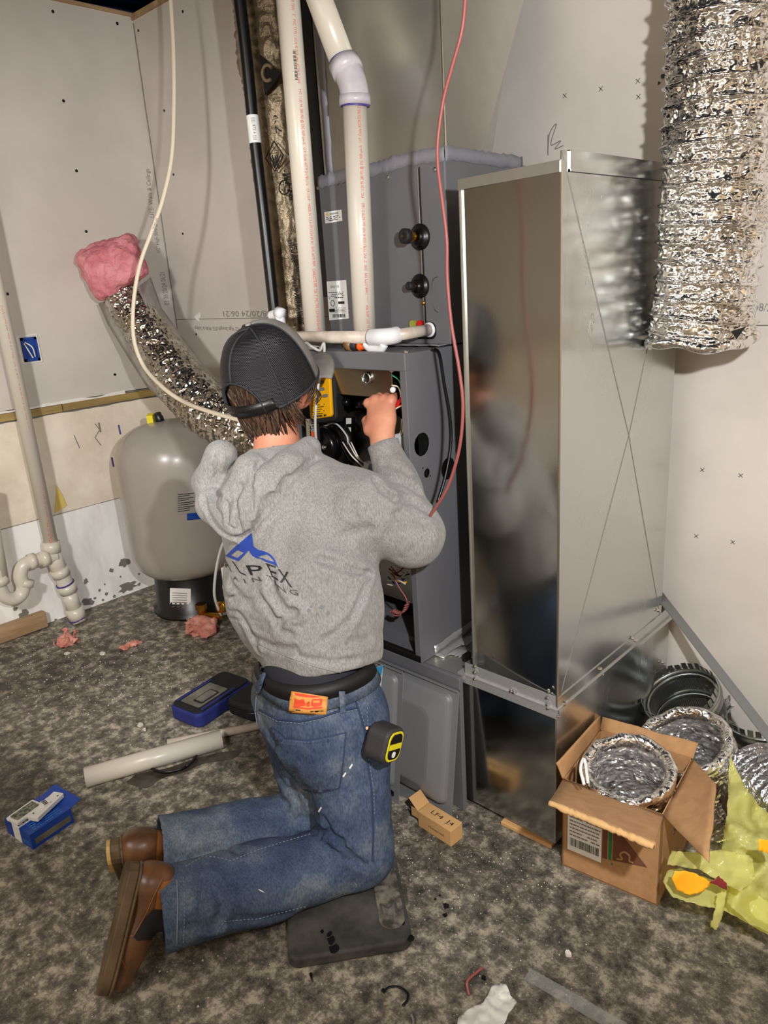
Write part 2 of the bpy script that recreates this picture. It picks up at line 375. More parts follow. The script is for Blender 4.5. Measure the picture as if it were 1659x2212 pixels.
def text2d(s, spacing=1.):
    key = (s, spacing)
    if key in _tc: return _tc[key]
    cu = bpy.data.curves.new('t', 'FONT'); cu.body = s; cu.size = 1; cu.resolution_u = 2; cu.space_character = spacing
    ob = bpy.data.objects.new('t', cu); COL.objects.link(ob)
    dg = bpy.context.evaluated_depsgraph_get(); me = bpy.data.meshes.new_from_object(ob.evaluated_get(dg))
    V = np.array([v.co[:2] for v in me.vertices]); F = [list(p.vertices) for p in me.polygons]
    bpy.data.objects.remove(ob); bpy.data.curves.remove(cu); bpy.data.meshes.remove(me)
    V[:, 0] -= V[:, 0].min(); V[:, 1] -= V[:, 1].min()
    _tc[key] = (V, F); return _tc[key]
def label_text(name, s, o, ux, uy, w, h, m, parent, off=.0012, spacing=1.):
    """lettering laid on a flat face: lower-left corner o, width w along ux, height h along uy"""
    V, F = text2d(s, spacing); ux = _n(np.array(ux, float)); uy = _n(np.array(uy, float)); nz = np.cross(ux, uy)
    sx = w / V[:, 0].max(); sy = h / V[:, 1].max()
    P = [np.array(o, float) + ux * a * sx + uy * b * sy + nz * off for a, b in V]
    return mesh(name, P, F, m, parent)
def pipe_text(name, s, A, B, r, face, t0, h, m, parent, length=None, flip=False):
    """lettering that runs along the pipe A->B on the side that looks towards `face`"""
    A = np.array(A, float); B = np.array(B, float); t = _n(B - A)
    f = np.array(face, float); f = _n(f - t * f.dot(t)); s_ = np.cross(f, t)
    V, F = text2d(s, 1.1); sy = h / V[:, 1].max(); sx = (length / V[:, 0].max()) if length else sy
    P = []
    for a, b in V:
        ang = (b * sy - h / 2) / r * (-1 if flip else 1)
        P.append(A + t * (t0 + a * sx) * (1) + (r + .0008) * (f * math.cos(ang) + s_ * math.sin(ang)))
    if flip: F = [q[::-1] for q in F]
    return mesh(name, P, F, m, parent)
def barcode(o, ux, uy, w, h, n=26, off=.0012, seed=1):
    rr = random.Random(seed); vf = []; ux = _n(np.array(ux, float)); uy = _n(np.array(uy, float)); nz = np.cross(ux, uy); x = 0; o = np.array(o, float)
    st = w / n
    for i in range(n):
        bw = st * rr.choice((.3, .5, .75)); p = o + ux * (i * st) + nz * off
        vf.append(([p, p + ux * bw, p + ux * bw + uy * h, p + uy * h], [[0, 1, 2, 3]]))
    return join(*vf)
def lines(o, ux, uy, w, h, n, fill=.5, off=.0012, seed=2):   # rows of small print
    rr = random.Random(seed); vf = []; ux = _n(np.array(ux, float)); uy = _n(np.array(uy, float)); nz = np.cross(ux, uy); o = np.array(o, float)
    for i in range(n):
        x = 0; y = h * (i + .2) / n
        while x < w * .96:
            L = w * rr.uniform(.04, .14); L = min(L, w - x)
            if rr.random() < .85:
                p = o + ux * x + uy * y + nz * off
                vf.append(([p, p + ux * L, p + ux * L + uy * h / n * fill, p + uy * h / n * fill], [[0, 1, 2, 3]]))
            x += L + w * .02
    return join(*vf)

# value noise on arrays
_tab = rng.random(4096)
def vnoise(P, s=1., seed=0):
    P = np.asarray(P) * s + 100.3 + seed * 7.1; I = np.floor(P).astype(np.int64); f = P - I; f = f * f * (3 - 2 * f)
    def h(i, j, k): return _tab[(i * 73 + j * 1571 + k * 3301 + (i * j) % 7 * 11 + (j * k) % 5 * 17) & 4095]
    x, y, z = I[..., 0], I[..., 1], I[..., 2]; fx, fy, fz = f[..., 0], f[..., 1], f[..., 2]
    L = lambda a, b, t: a + (b - a) * t
    return L(L(L(h(x, y, z), h(x + 1, y, z), fx), L(h(x, y + 1, z), h(x + 1, y + 1, z), fx), fy),
             L(L(h(x, y, z + 1), h(x + 1, y, z + 1), fx), L(h(x, y + 1, z + 1), h(x + 1, y + 1, z + 1), fx), fy), fz) - .5

# signed-distance modelling
def sd_cap(P, a, b, ra, rb=None, flat=None):
    a = np.array(a, float); b = np.array(b, float); rb = ra if rb is None else rb
    Q = P - a; d = b - a
    if flat is not None:
        ax, k = _n(np.array(flat[0], float)), flat[1]
        Q = Q + np.multiply.outer(Q @ ax, ax) * (k - 1); d = d + ax * d.dot(ax) * (k - 1)
    t = np.clip(Q @ d / max(d.dot(d), 1e-9), 0, 1)
    return np.linalg.norm(Q - t[..., None] * d, axis=-1) - (ra + (rb - ra) * t)
def sd_ell(P, c, F, R, U, f, r, u):
    Q = P - np.array(c, float); k = np.sqrt((Q @ F / f) ** 2 + (Q @ R / r) ** 2 + (Q @ U / u) ** 2) + 1e-9
    return (k - 1) * min(f, r, u) * np.maximum(1, .0 + np.minimum(k, 1.0))
def smin(a, b, k):
    h = np.clip(.5 + .5 * (b - a) / k, 0, 1); return b + (a - b) * h - k * h * (1 - h)
def smax(a, b, k): return -smin(-a, -b, k)
def polydist(P, pts):
    d = np.full(P.shape[:-1], 9.)
    for a, b in zip(pts[:-1], pts[1:]):
        a = np.array(a); b = np.array(b); e = b - a; t = np.clip((P - a) @ e / max(e @ e, 1e-9), 0, 1)
        d = np.minimum(d, np.linalg.norm(P - a - t[..., None] * e, axis=-1))
    return d
def surf(fn, lo, hi, h):
    lo = np.array(lo, float); hi = np.array(hi, float); N = np.ceil((hi - lo) / h).astype(int) + 1
    ax = [lo[i] + h * np.arange(N[i]) for i in range(3)]
    V = np.empty(N, np.float32)
    for i in range(0, N[0], 16):
        G = np.stack(np.meshgrid(ax[0][i:i + 16], ax[1], ax[2], indexing='ij'), -1); V[i:i + 16] = fn(G)
    S = V < 0; n = N - 1
    acc = np.zeros(tuple(n) + (3,), np.float32); cnt = np.zeros(tuple(n), np.float32)
    for d in range(3):
        o1, o2 = [q for q in range(3) if q != d]
        for a in (0, 1):
            for b in (0, 1):
                sl0 = [None] * 3; sl0[d] = slice(0, n[d]); sl0[o1] = slice(a, a + n[o1]); sl0[o2] = slice(b, b + n[o2])
                sl1 = list(sl0); sl1[d] = slice(1, n[d] + 1)
                v0 = V[tuple(sl0)]; v1 = V[tuple(sl1)]; x = (v0 < 0) != (v1 < 0)
                t = np.where(x, v0 / np.where(x, v0 - v1, 1), 0)
                acc[..., d] += np.where(x, t, 0); acc[..., o1] += np.where(x, a, 0); acc[..., o2] += np.where(x, b, 0); cnt += x
    act = cnt > 0; idx = -np.ones(tuple(n), np.int64); idx[act] = np.arange(act.sum())
    I = np.argwhere(act); verts = lo + h * (I + acc[act] / cnt[act][:, None])
    faces = []
    for d in range(3):
        o1, o2 = (d + 1) % 3, (d + 2) % 3
        sl0 = [slice(None)] * 3; sl1 = [slice(None)] * 3; sl0[d] = slice(0, -1); sl1[d] = slice(1, None)
        a = S[tuple(sl0)]; b = S[tuple(sl1)]; E = np.argwhere(a != b); sg = a[a != b]
        ok = (E[:, o1] > 0) & (E[:, o2] > 0) & (E[:, o1] < n[o1]) & (E[:, o2] < n[o2]) & (E[:, d] < n[d]); E = E[ok]; sg = sg[ok]
        def gi(p, q):
            K = E.copy(); K[:, o1] -= p; K[:, o2] -= q; return idx[K[:, 0], K[:, 1], K[:, 2]]
        Q = np.stack([gi(1, 1), gi(0, 1), gi(0, 0), gi(1, 0)], 1); Q[~sg] = Q[~sg][:, ::-1]; faces.append(Q)
    Fc = np.concatenate(faces); Fc = Fc[(Fc >= 0).all(1)]
    return verts, Fc.tolist()
def trace(fn, px, py, t0=.9, t1=3.2):
    d = ray(px, py); t = t0
    for _ in range(160):
        v = float(fn((CO + d * t)[None, :])[0])
        if v < .0008: return CO + d * t
        t += max(v * .6, .0008)
        if t > t1: break
    return None
def bvh_of(vf): return BVHTree.FromPolygons([tuple(v) for v in vf[0]], [tuple(f) for f in vf[1]])
def hit(bv, px, py, off=.0):
    d = ray(px, py); loc, nrm, i, t = bv.ray_cast(Vector(CO), Vector(d))
    if loc is None: return None
    nrm = np.array(nrm)
    if nrm.dot(d) > 0: nrm = -nrm
    return np.array(loc) + nrm * off
def decal(name, bv, poly, m, parent, off=.002, step=6, holes=None, th=None):
    """a patch sewn or printed onto a surface; outline given where the patch sits"""
    P = [Vector(p) for p in poly]; n = len(P)
    edges = [(i, (i + 1) % n) for i in range(n)]
    D = []
    for i in range(n):
        a, b = P[i], P[(i + 1) % n]; k = max(1, int((b - a).length / step))
        for j in range(k): D.append(a + (b - a) * j / k)
    n = len(D); edges = [(i, (i + 1) % n) for i in range(n)]
    xs = [p.x for p in D]; ys = [p.y for p in D]
    y = min(ys) + step / 2
    G = list(D)
    while y < max(ys):
        x = min(xs) + step / 2
        while x < max(xs):
            G.append(Vector((x, y))); x += step
        y += step
    V, E, F, *_ = geometry.delaunay_2d_cdt(G, edges, [], 1, 1e-4)
    H = [hit(bv, v.x, v.y, off) for v in V]
    F = [list(f) for f in F if all(H[i] is not None for i in f)]
    H = [h if h is not None else np.zeros(3) for h in H]
    used = sorted({i for f in F for i in f}); mp = {k: i for i, k in enumerate(used)}
    if not F: return None
    o = mesh(name, [H[i] for i in used], [[mp[i] for i in f] for f in F], m, parent, smooth=True)
    if th: solid(o, th, 0)
    return o
def surf_line(bv, pts, off=.001, step=5):
    out = []
    for a, b in zip(pts[:-1], pts[1:]):
        k = max(1, int(math.hypot(b[0] - a[0], b[1] - a[1]) / step))
        for j in range(k):
            h = hit(bv, a[0] + (b[0] - a[0]) * j / k, a[1] + (b[1] - a[1]) * j / k, off)
            if h is not None and (not out or np.linalg.norm(h - out[-1]) < .06): out.append(h)
    h = hit(bv, pts[-1][0], pts[-1][1], off)
    if h is not None and out and np.linalg.norm(h - out[-1]) < .06: out.append(h)
    return out
def decal_text(name, bv, s, quad, m, parent, off=.002, bow=0.):
    """lettering printed on cloth; quad = lower-left, lower-right, upper-right, upper-left"""
    V, F = text2d(s); X = V[:, 0] / V[:, 0].max(); Y = V[:, 1] / V[:, 1].max(); q = [np.array(a, float) for a in quad]
    bmx = bmesh.new(); vs = [bmx.verts.new((a, b, 0)) for a, b in zip(X, Y)]
    for f in F:
        try: bmx.faces.new([vs[i] for i in f])
        except ValueError: pass
    bmesh.ops.subdivide_edges(bmx, edges=[e for e in bmx.edges if e.calc_length() > .06], cuts=2, use_grid_fill=False)
    bmesh.ops.triangulate(bmx, faces=bmx.faces[:])
    bmx.verts.index_update(); P = []
    for v in bmx.verts:
        a, b = v.co.x, v.co.y
        p = (q[0] * (1 - a) + q[1] * a) * (1 - b) + (q[3] * (1 - a) + q[2] * a) * b
        p = p + np.array([0, bow * 4 * a * (1 - a)])
        P.append(hit(bv, p[0], p[1], off))
    F = [[v.index for v in f.verts] for f in bmx.faces if all(P[v.index] is not None for v in f.verts)]
    bmx.free()
    P = [p if p is not None else CO * 0 for p in P]
    return mesh(name, P, F, m, parent)
# ================================================================== the room
XL, YB = -3.75, 2.268
X1, Y0, ZC = 2.4, -2.6, 3.0
def struct(name, vf, m, **k):
    o = mesh(name, vf[0], vf[1], m, **k); 
    if o.parent is None: o['kind'] = 'structure'
    return o
struct('floor', box(XL - .3, X1 + .1, Y0 - .1, YB + .2, -.1, 0), 'concrete')
wl = struct('wall_left', box(XL - .10, XL, Y0, YB + .08, 1.112, 2.905), 'drywall')
wb = struct('wall_back', box(XL, X1 + .1, YB, YB + .10, 0, 2.89), 'drywall')
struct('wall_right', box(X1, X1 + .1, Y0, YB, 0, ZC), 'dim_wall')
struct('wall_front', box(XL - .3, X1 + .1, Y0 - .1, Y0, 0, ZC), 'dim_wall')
# film-covered joist bay overhead
NX, NY = 60, 48; V = []; F = []
for i in range(NX + 1):
    for j in range(NY + 1):
        x = XL - .1 + (X1 + .2 - XL) * i / NX; y = Y0 - .1 + (YB + .25 - Y0) * j / NY
        V.append((x, y, ZC - .02 + .05 * float(vnoise(np.array([x, y, 0.]), 3.))))
for i in range(NX):
    for j in range(NY): F.append([i * (NY + 1) + j, i * (NY + 1) + j + 1, (i + 1) * (NY + 1) + j + 1, (i + 1) * (NY + 1) + j])
ce = struct('ceiling', (V, F), 'ceil', smooth=True); solid(ce, .02, 1)
struct('trim_1', box(XL - .1, XL + .008, Y0, YB, 2.905, 2.922), 'wood')
struct('trim_6', join(box(XL - .13, XL - .12, Y0, YB + .15, 2.85, 3.05), box(XL - .13, X1, YB + .12, YB + .14, 2.85, 3.05)), 'ceil')
struct('trim_2', box(XL, X1, YB - .01, YB + .1, 2.89, 2.915), 'wood')
def ragged(x, y0, y1, zlo, zhi, amp, n, seed):       # board face with a torn upper or lower edge
    V = []; F = []
    for i in range(n + 1):
        y = y0 + (y1 - y0) * i / n; a = amp * float(vnoise(np.array([y * 9, seed, 0.]))) + amp * .6 * float(vnoise(np.array([y * 31, seed, 2.])))
        V += [(x, y, zlo), (x, y, zhi + a), (x - .1, y, zhi + a), (x - .1, y, zlo)]
    for i in range(n):
        for k in range(4): F.append([i * 4 + k, i * 4 + (k + 1) % 4, (i + 1) * 4 + (k + 1) % 4, (i + 1) * 4 + k])
    return V, F
lowb = struct('wall_left_lower', ragged(XL, Y0, YB, -.02, .549, .004, 160, 1), 'foam_white')
upb = struct('wall_left_middle', ragged(XL - .002, Y0, YB, .553, 1.052, .012, 260, 3), 'foam_tan')
struct('trim_3', box(XL - .1, XL + .004, Y0, 1.55, 1.062, 1.098), 'ptwood')
struct('trim_4', box(XL - .1, XL + .008, 1.555, YB, 1.064, 1.1), 'ptwood')
struct('trim_5', box(XL - .1, XL - .012, Y0, YB, 1.03, 1.12), 'patch')
# broken white gypsum edge above the plate, stains on the foam
mesh('gypsum_edge', *ragged(XL + .003, .6, 1.9, 1.1, 1.112, .012, 120, 9), 'gypsum', wl)
def blot(name, c, ax, ay, nz, r, m, parent, seed, n=18, jag=.5, el=1.):
    rr = random.Random(seed); P = []
    for k in range(n):
        a = 2 * PI * k / n; q = r * (1 + jag * (rr.random() - .5) * 1.4); P.append((q * math.cos(a) * el, q * math.sin(a)))
    return mesh(name, *prism(P, np.array(c, float), ax, ay, nz, .0018), m, parent)
def on_left(px, py): return aX(px, py, XL + .0005)
def on_back(px, py): return aY(px, py, YB - .0005)
for i, (px, py, r, el) in enumerate([(268, 1215, .03, 1.2), (275, 1268, .035, 1.8), (240, 1232, .014, 1), (185, 1255, .02, .7), (190, 1300, .03, 1.3), (52, 1328, .03, .9), (33, 1315, .013, 1),
        (62, 1370, .025, 1), (230, 1283, .012, 1), (215, 1275, .01, 1), (247, 1288, .01, 1), (222, 1296, .008, 1), (205, 1292, .009, 1), (300, 1262, .01, 1.4), (262, 1290, .008, 1),
        (10, 1362, .012, 1), (88, 1350, .009, 1), (120, 1340, .01, 1), (226, 1262, .006, 1), (260, 1246, .007, 1), (300, 1240, .007, 1), (20, 1390, .02, 1.3)]):
    blot('concrete_spot', on_left(px, py), (0, 1, 0), (0, 0, 1), (1, 0, 0), r * .8, 'patch', lowb, i, el=el)
E2 = [on_left(*p) for p in ((122, 1048), (133, 1066), (144, 1092), (118, 1108))]
mesh('torn_patch', [p + np.array([.003, 0, 0]) for p in E2] + [p for p in E2], [[0, 1, 2, 3], [0, 4, 5, 1], [1, 5, 6, 2], [2, 6, 7, 3], [3, 7, 4, 0]], mat('yellow_foam', (216, 190, 104), .9, bump=.5, bs=60), upb)
for k, (px, py) in enumerate(((258, 930), (243, 1000), (215, 925))):
    mesh('ink_stroke', *tube([on_left(px - 2, py - 12), on_left(px + 2, py + 8)], .004, 6), 'purple' if k < 2 else 'grey_ink', upb)
for pts in (((160, 940), (166, 955), (172, 968)), ((205, 915), (215, 928), (205, 945), (218, 962))):
    mesh('pencil_mark', *tube([on_left(*p) for p in pts], .002, 5), 'patch', upb)
# screws, seams, print and pencil marks on the boards
def dot(P, nz, r, parent): mesh('screw', *lathe(P, nz, [(0, r), (.002, r), (.003, r * .5)], 10), 'black', parent)
for px, py in ((114, 25), (253, 51), (137, 218), (165, 369), (186, 500), (248, 809), (16, 635)): dot(on_left(px, py), (1, 0, 0), .007, wl)
for px, py in ((299, 66), (395, 25), (355, 239), (375, 377), (395, 505), (305, 200), (322, 320), (424, 722), (436, 785), (1432, 165)): dot(on_back(px, py), (0, -1, 0), .006, wb)
blot('gouge', on_back(1424, 179), (1, 0, 0), (0, 0, 1), (0, -1, 0), .007, 'black', wb, 4, n=3)
mesh('board_seam', *join(box(XL, -1.9, YB - .0012, YB, 1.452, 1.455), box(-.86, X1, YB - .0012, YB, 1.405, 1.408)), 'patch', wb)
cs = [(XL + .002 + .004 * rng.random(), YB - .002, 1.12 + 1.76 * k / 60) for k in range(61)]
mesh('corner_gap', *tube(cs, .002, 5), 'patch', wb)
blot('torn_paper', on_back(428, 683), (1, 0, 0), (0, 0, 1), (0, -1, 0), .022, 'white', wb, 12, jag=1.2, n=14)
def lblock(s, p0, p1, h, plane, parent, m='grey_ink', up=None):
    f = on_left if plane == 'L' else on_back; a, b = f(*p0), f(*p1); ux = b - a; nz = np.array([1, 0, 0]) if plane == 'L' else np.array([0, -1, 0])
    uy = np.cross(nz, _n(ux)); label_text('board_print', s, a, ux, uy, np.linalg.norm(ux), h, m, parent, off=.001)
lblock('LITE- Walls & Ceilings', (336, 470), (325, 366), .032, 'L', wl)
lblock('1/2" High Strength', (349, 545), (339, 478), .03, 'L', wl)
lblock('03 08/20/24 06:21', (366, 658), (355, 588), .03, 'L', wl)
lblock('08/20/24 06:21', (585, 671), (482, 672), .028, 'B', wb); lblock('1/2" High Strength LITE- Walls & Ceilings', (515, 704), (420, 703), .026, 'B', wb)
lblock('08/20/24 06:21', (1628, 672), (1760, 676), .022, 'B', wb)
for px, py in ((1298, 192), (1378, 175), (1220, 207), (1517, 1015), (1600, 1027), (1504, 1158), (1583, 1171), (1379, 209)):
    c = on_back(px, py) + np.array([0, -.0008, 0]); s = .006
    mesh('pencil_cross', *join(tube([c + (-s, 0, -s), c + (s, 0, s)], .0008, 4), tube([c + (-s, 0, s), c + (s, 0, -s)], .0008, 4)), 'black_ink', wb)
c = on_back(1187, 335); mesh('marker_scribble', *tube(smoothpath([c + (-.005, -.001, .06), c + (-.005, -.001, .0), c + (.0, -.001, .06), c + (.025, -.001, .085), c + (.005, -.001, .03), c + (.04, -.001, .035), c + (.02, -.001, .015), c + (.05, -.001, .02)]), .0015, 5), 'grey_ink', wb)
lum = mesh('lumber_board', *obox((-3.72, .62, .045), (0, 1, 0), (1, 0, .12), (0, 0, 1), 1.25, .05, .085), 'wood'); bevel(lum, .003)
tag(lum, 'weathered length of lumber lying on the floor against the foot of the foam wall', 'lumber')

# blue outlet box in the left wall
ob = thing('outlet_box', 'small blue plastic outlet box cut into the left drywall beside the drain pipe', 'outlet box', aX(60, 755, XL))
q = [aX(*p, XL) for p in ((44, 732), (74, 728), (78, 777), (50, 780))]
zc, yc = .5 * (q[0][2] + q[2][2]), .5 * (q[0][1] + q[1][1]); yw, zh = .036, .056
fr = join(box(XL - .0, XL + .012, yc - yw, yc + yw, zc + zh - .012, zc + zh), box(XL, XL + .012, yc - yw, yc + yw, zc - zh, zc - zh + .012),
          box(XL, XL + .012, yc - yw, yc - yw + .01, zc - zh, zc + zh), box(XL, XL + .012, yc + yw - .01, yc + yw, zc - zh, zc + zh))
mesh('box_rim', *fr, 'navy', ob); mesh('box_back', *box(XL + .0005, XL + .005, yc - yw, yc + yw, zc - zh, zc + zh), 'navy', ob)
mesh('cut_edge', *join(*[tube([(XL + .002, yc + a * (yw + .008), zc + b * (zh + .006)), (XL + .002, yc + c_ * (yw + .01), zc + d * (zh + .008))], .004, 6) for a, b, c_, d in ((-1, 1, 1, 1), (1, 1, 1, -1), (1, -1, -1, -1), (-1, -1, -1, 1))]), 'gypsum', ob)
mesh('wire_end', *join(tube(smoothpath([(XL + .01, yc - .025, zc + .03), (XL + .03, yc - .02, zc), (XL + .02, yc + .0, zc - .04)]), .003, 6), tube(smoothpath([(XL + .01, yc - .02, zc + .035), (XL + .035, yc - .0, zc + .01), (XL + .02, yc + .012, zc - .035)]), .003, 6)), 'white_plastic', ob)

# ================================================================== drain stack on the left
XS = -3.63
dp = thing('drain_pipe', 'white PVC drain stack with a P-trap running up the left wall to the floor', 'pipe', aZ(172, 1385))
pa, pb = aX(112, 1180, XS), aX(20, 750, XS); top = pa + (pb - pa) * 3.2
mesh('riser', *tube([pa, top], .033, 24), 'pvc', dp, smooth=True)
tee_b = aX(135, 1235, XS); e1 = aX(152, 1290, XS); ft = aX(172, 1352, XS + .01)
mesh('tee', *join(tube([aX(110, 1170, XS), aX(113, 1193, XS)], .042, 24), tube([aX(112, 1190, XS), aX(131, 1238, XS)], .039, 24), tube([aX(126, 1228, XS), aX(134, 1243, XS)], .045, 24)), 'pvc', dp, smooth=True)
mesh('elbow', *join(tube(smoothpath([aX(133, 1240, XS), aX(140, 1258, XS), aX(146, 1272, XS)]), .040, 24), tube([aX(142, 1262, XS), aX(149, 1278, XS)], .046, 24), tube([aX(149, 1276, XS), aX(160, 1318, XS)], .038, 24), tube([aX(160, 1312, XS), aX(168, 1336, XS)], .045, 24)), 'pvc', dp, smooth=True)
mesh('floor_stub', *tube([aX(166, 1330, XS), np.array([XS + .02, aX(176, 1375, XS)[1], 0])], .034, 24), 'pvc_dirty', dp, smooth=True)
arm = [aX(*p, XS + .01) for p in ((122, 1200), (98, 1206), (70, 1212), (50, 1222), (44, 1245), (50, 1265), (46, 1284), (28, 1294), (8, 1286), (-2, 1262), (-6, 1230))]
mesh('trap', *tube(smoothpath(arm, 6), .032, 20), 'pvc', dp, smooth=True)
for a, b in (((104, 1204), (88, 1209)), ((57, 1252), (54, 1266)), ((62, 1214), (76, 1210)), ((4, 1262), (-3, 1246))):
    mesh('trap_collar', *tube([aX(*a, XS + .01), aX(*b, XS + .01)], .038, 20), 'pvc', dp, smooth=True)
mesh('tail_piece', *tube([aX(3, 1250, XS + .01), aX(-30, 1060, XS + .01)], .032, 20), 'pvc', dp, smooth=True)
for a_, b_, r_ in (((112, 1176), (112.6, 1179), .036), ((140, 1259), (141, 1261), .0455), ((166, 1333), (167, 1335), .046)): mesh('primer_ring', *tube([aX(*a_, XS), aX(*b_, XS)], r_, 24), 'purple', dp)
VW = CO - pa
pipe_text('pipe_print', 'CHARLOTTE PIPE  2" PVC TYPE I SCH 40 DWV ASTM D2665', aX(87, 1050, XS), pa, .033, VW, 0, .017, 'red_ink', dp, length=np.linalg.norm(aX(87, 1050, XS) - pa) * .95)
pipe_text('pipe_print', 'CHARLOTTE PIPE  7200  2" PVC TYPE I SCH 40  PVC 1120 PR 280 PSI @ 23C  ASTM D1785', aX(2, 660, XS), aX(60, 925, XS), .033, VW, 0, .014, 'red_ink', dp, length=np.linalg.norm(aX(2, 660, XS) - aX(60, 925, XS)))

# ================================================================== flexible ducts
def duct_grid(P, r, turns, rib=.006, crinkle=.008, n=96, m=None, seed=0, squash=None, crs=30):
    P, Fm = frames(P); L = np.cumsum([0] + [np.linalg.norm(b - a) for a, b in zip(P[:-1], P[1:])]); V = np.empty((len(P), n, 3))
    A = 2 * PI * np.arange(n) / n
    for i, (p, (t, u, v)) in enumerate(zip(P, Fm)):
        rr = r[i] if hasattr(r, '__len__') else r
        ph = (L[i] / L[-1] * turns + A / (2 * PI)) % 1
        prof = np.exp(-((ph - .5) / .09) ** 2)
        base = p + rr * (np.outer(np.cos(A), u) + np.outer(np.sin(A), v))
        nn = (.5 - 3.2 * np.abs(vnoise(base, crs, seed))) * .55 + (.5 - 3.2 * np.abs(vnoise(base * np.array([1, 1, 1.5]), crs * 2.2, seed + 3))) * .6
        R = rr + rib * prof + crinkle * nn * (1 - .75 * prof) - rib * .4
        V[i] = p + R[:, None] * (np.outer(np.cos(A), u) + np.outer(np.sin(A), v))
    F = []
    for i in range(len(P) - 1):
        for k in range(n): F.append([i * n + k, i * n + (k + 1) % n, (i + 1) * n + (k + 1) % n, (i + 1) * n + k])
    return V.reshape(-1, 3), F
# hanging duct on the right
ca = .5 * (aY(1415, 690, 2.0) + aY(1622, 690, 2.0)); ta = .5 * (aY(1466, 0, 2.0) + aY(1684, 0, 2.0))
ca[2] = 1.40; tt = ta + (ta - ca) * .75
fd = thing('flexible_duct', 'long crinkled foil duct hanging from the ceiling in front of the right wall', 'duct', ca)
Pd = [ca + (tt - ca) * k / 420 + np.array([.006 * math.sin(k / 55), 0, 0]) for k in range(421)]
rad = [.124 + .002 * math.sin(k / 11.) + (.004 if k < 14 else 0) for k in range(421)]
o = mesh('duct_sleeve', *duct_grid(Pd, rad, 30, rib=.012, crinkle=.011, n=220, seed=2, crs=30), 'foil', fd, smooth=True)
e = [ca + np.array([0, 0, -.0]) + .127 * np.array([math.cos(a), math.sin(a), 0]) * (1 + .03 * math.sin(5 * a)) + np.array([0, 0, -.008 + .006 * math.sin(3 * a + 1) + .004 * math.sin(7 * a)]) for a in np.linspace(0, 2 * PI, 60)]
mesh('folded_hem', *tube(e, .014, 8), 'foil', fd, smooth=True)
mesh('torn_corner', *prism([(-.014, 0), (.02, .012), (.0, -.018)], aY(1592, 716, 1.878), (1, 0, 0), (0, 0, 1), (0, 1, 0), .002), 'black', fd)

# bent duct with pink insulation at the left
ld = thing('insulated_duct', 'bent foil duct in a clear sleeve crossing the left corner above the pressure tank', 'duct', aD(430, 860, 3.75))
lp = smoothpath([aD(*p) for p in ((262, 640, 3.66), (300, 690, 3.62), (348, 760, 3.55), (400, 835, 3.45), (460, 890, 3.35), (540, 925, 3.25), (640, 950, 3.2))], 40)
lr = [.088 + .028 * min(1, i / 120.) for i in range(len(lp))]
mesh('foil_core', *duct_grid(lp, lr, 26, rib=.008, crinkle=.016, n=140, seed=5, crs=24), 'foil_left', ld, smooth=True)
def flap(pts, name, m, parent, thick=.004, amp=.01):
    V = []; F = []; n = len(pts)
    for i, (a, b) in enumerate(pts):
        for k in range(7):
            p = np.array(a) + (np.array(b) - np.array(a)) * k / 6; q = p + amp * float(vnoise(p, 14)) ; V.append(q)
    for i in range(n - 1):
        for k in range(6): F.append([i * 7 + k, i * 7 + k + 1, (i + 1) * 7 + k + 1, (i + 1) * 7 + k])
    o = mesh(name, V, F, m, parent, smooth=True); solid(o, thick); return o
flap([(aD(*a), aD(*b)) for a, b in (((215, 655, 3.70), (262, 640, 3.56)), ((236, 700, 3.70), (285, 690, 3.54)), ((275, 765, 3.65), (315, 745, 3.50)), ((318, 828, 3.60), (350, 800, 3.45)), ((372, 885, 3.50), (405, 862, 3.38)), ((400, 918, 3.40), (450, 905, 3.30)))], 'clear_sleeve', 'jacket_clear', ld)
flap([(aD(*a), aD(*b)) for a, b in (((300, 620, 3.57), (325, 600, 3.70)), ((325, 680, 3.55), (350, 665, 3.70)), ((370, 745, 3.48), (400, 735, 3.65)), ((415, 805, 3.40), (445, 795, 3.55)), ((462, 850, 3.28), (495, 845, 3.45)))], 'clear_sleeve', 'jacket_clear', ld)
B_ = [aD(240, 600, 3.95), aD(236, 560, 3.95)]
pk_pts = [(165, 548), (198, 534), (203, 528), (262, 513), (285, 507), (298, 522), (312, 565), (322, 592), (300, 603), (266, 628), (235, 645), (213, 655), (192, 615), (172, 572)]
V = []; F = []; n = len(pk_pts); cpx = np.mean(pk_pts, 0)
for li, (dep, sc_) in enumerate(((3.74, .9), (3.70, 1.), (3.61, 1.), (3.55, .9), (3.525, .72), (3.515, .45), (3.51, .2))):
    for p in pk_pts:
        q = cpx + (np.array(p) - cpx) * sc_; pt = aD(q[0], q[1], dep); V.append(pt + .03 * float(vnoise(pt, 16)) * (1 if li > 2 else .3) * ray(*q))
for l in range(6):
    for k in range(n): F.append([l * n + k, l * n + (k + 1) % n, (l + 1) * n + (k + 1) % n, (l + 1) * n + k])
F.append(list(range(n))[::-1]); F.append([6 * n + k for k in range(n)])
o = mesh('pink_insulation', V, F, 'pink', ld, smooth=True); sb = o.modifiers.new('sub', 'SUBSURF'); sb.levels = sb.render_levels = 3
tx = bpy.data.textures.new('clouds', 'CLOUDS'); tx.noise_scale = .05; tx.noise_depth = 3
dm = o.modifiers.new('disp', 'DISPLACE'); dm.texture = tx; dm.strength = .045; dm.mid_level = .5; dm.texture_coords = 'GLOBAL'

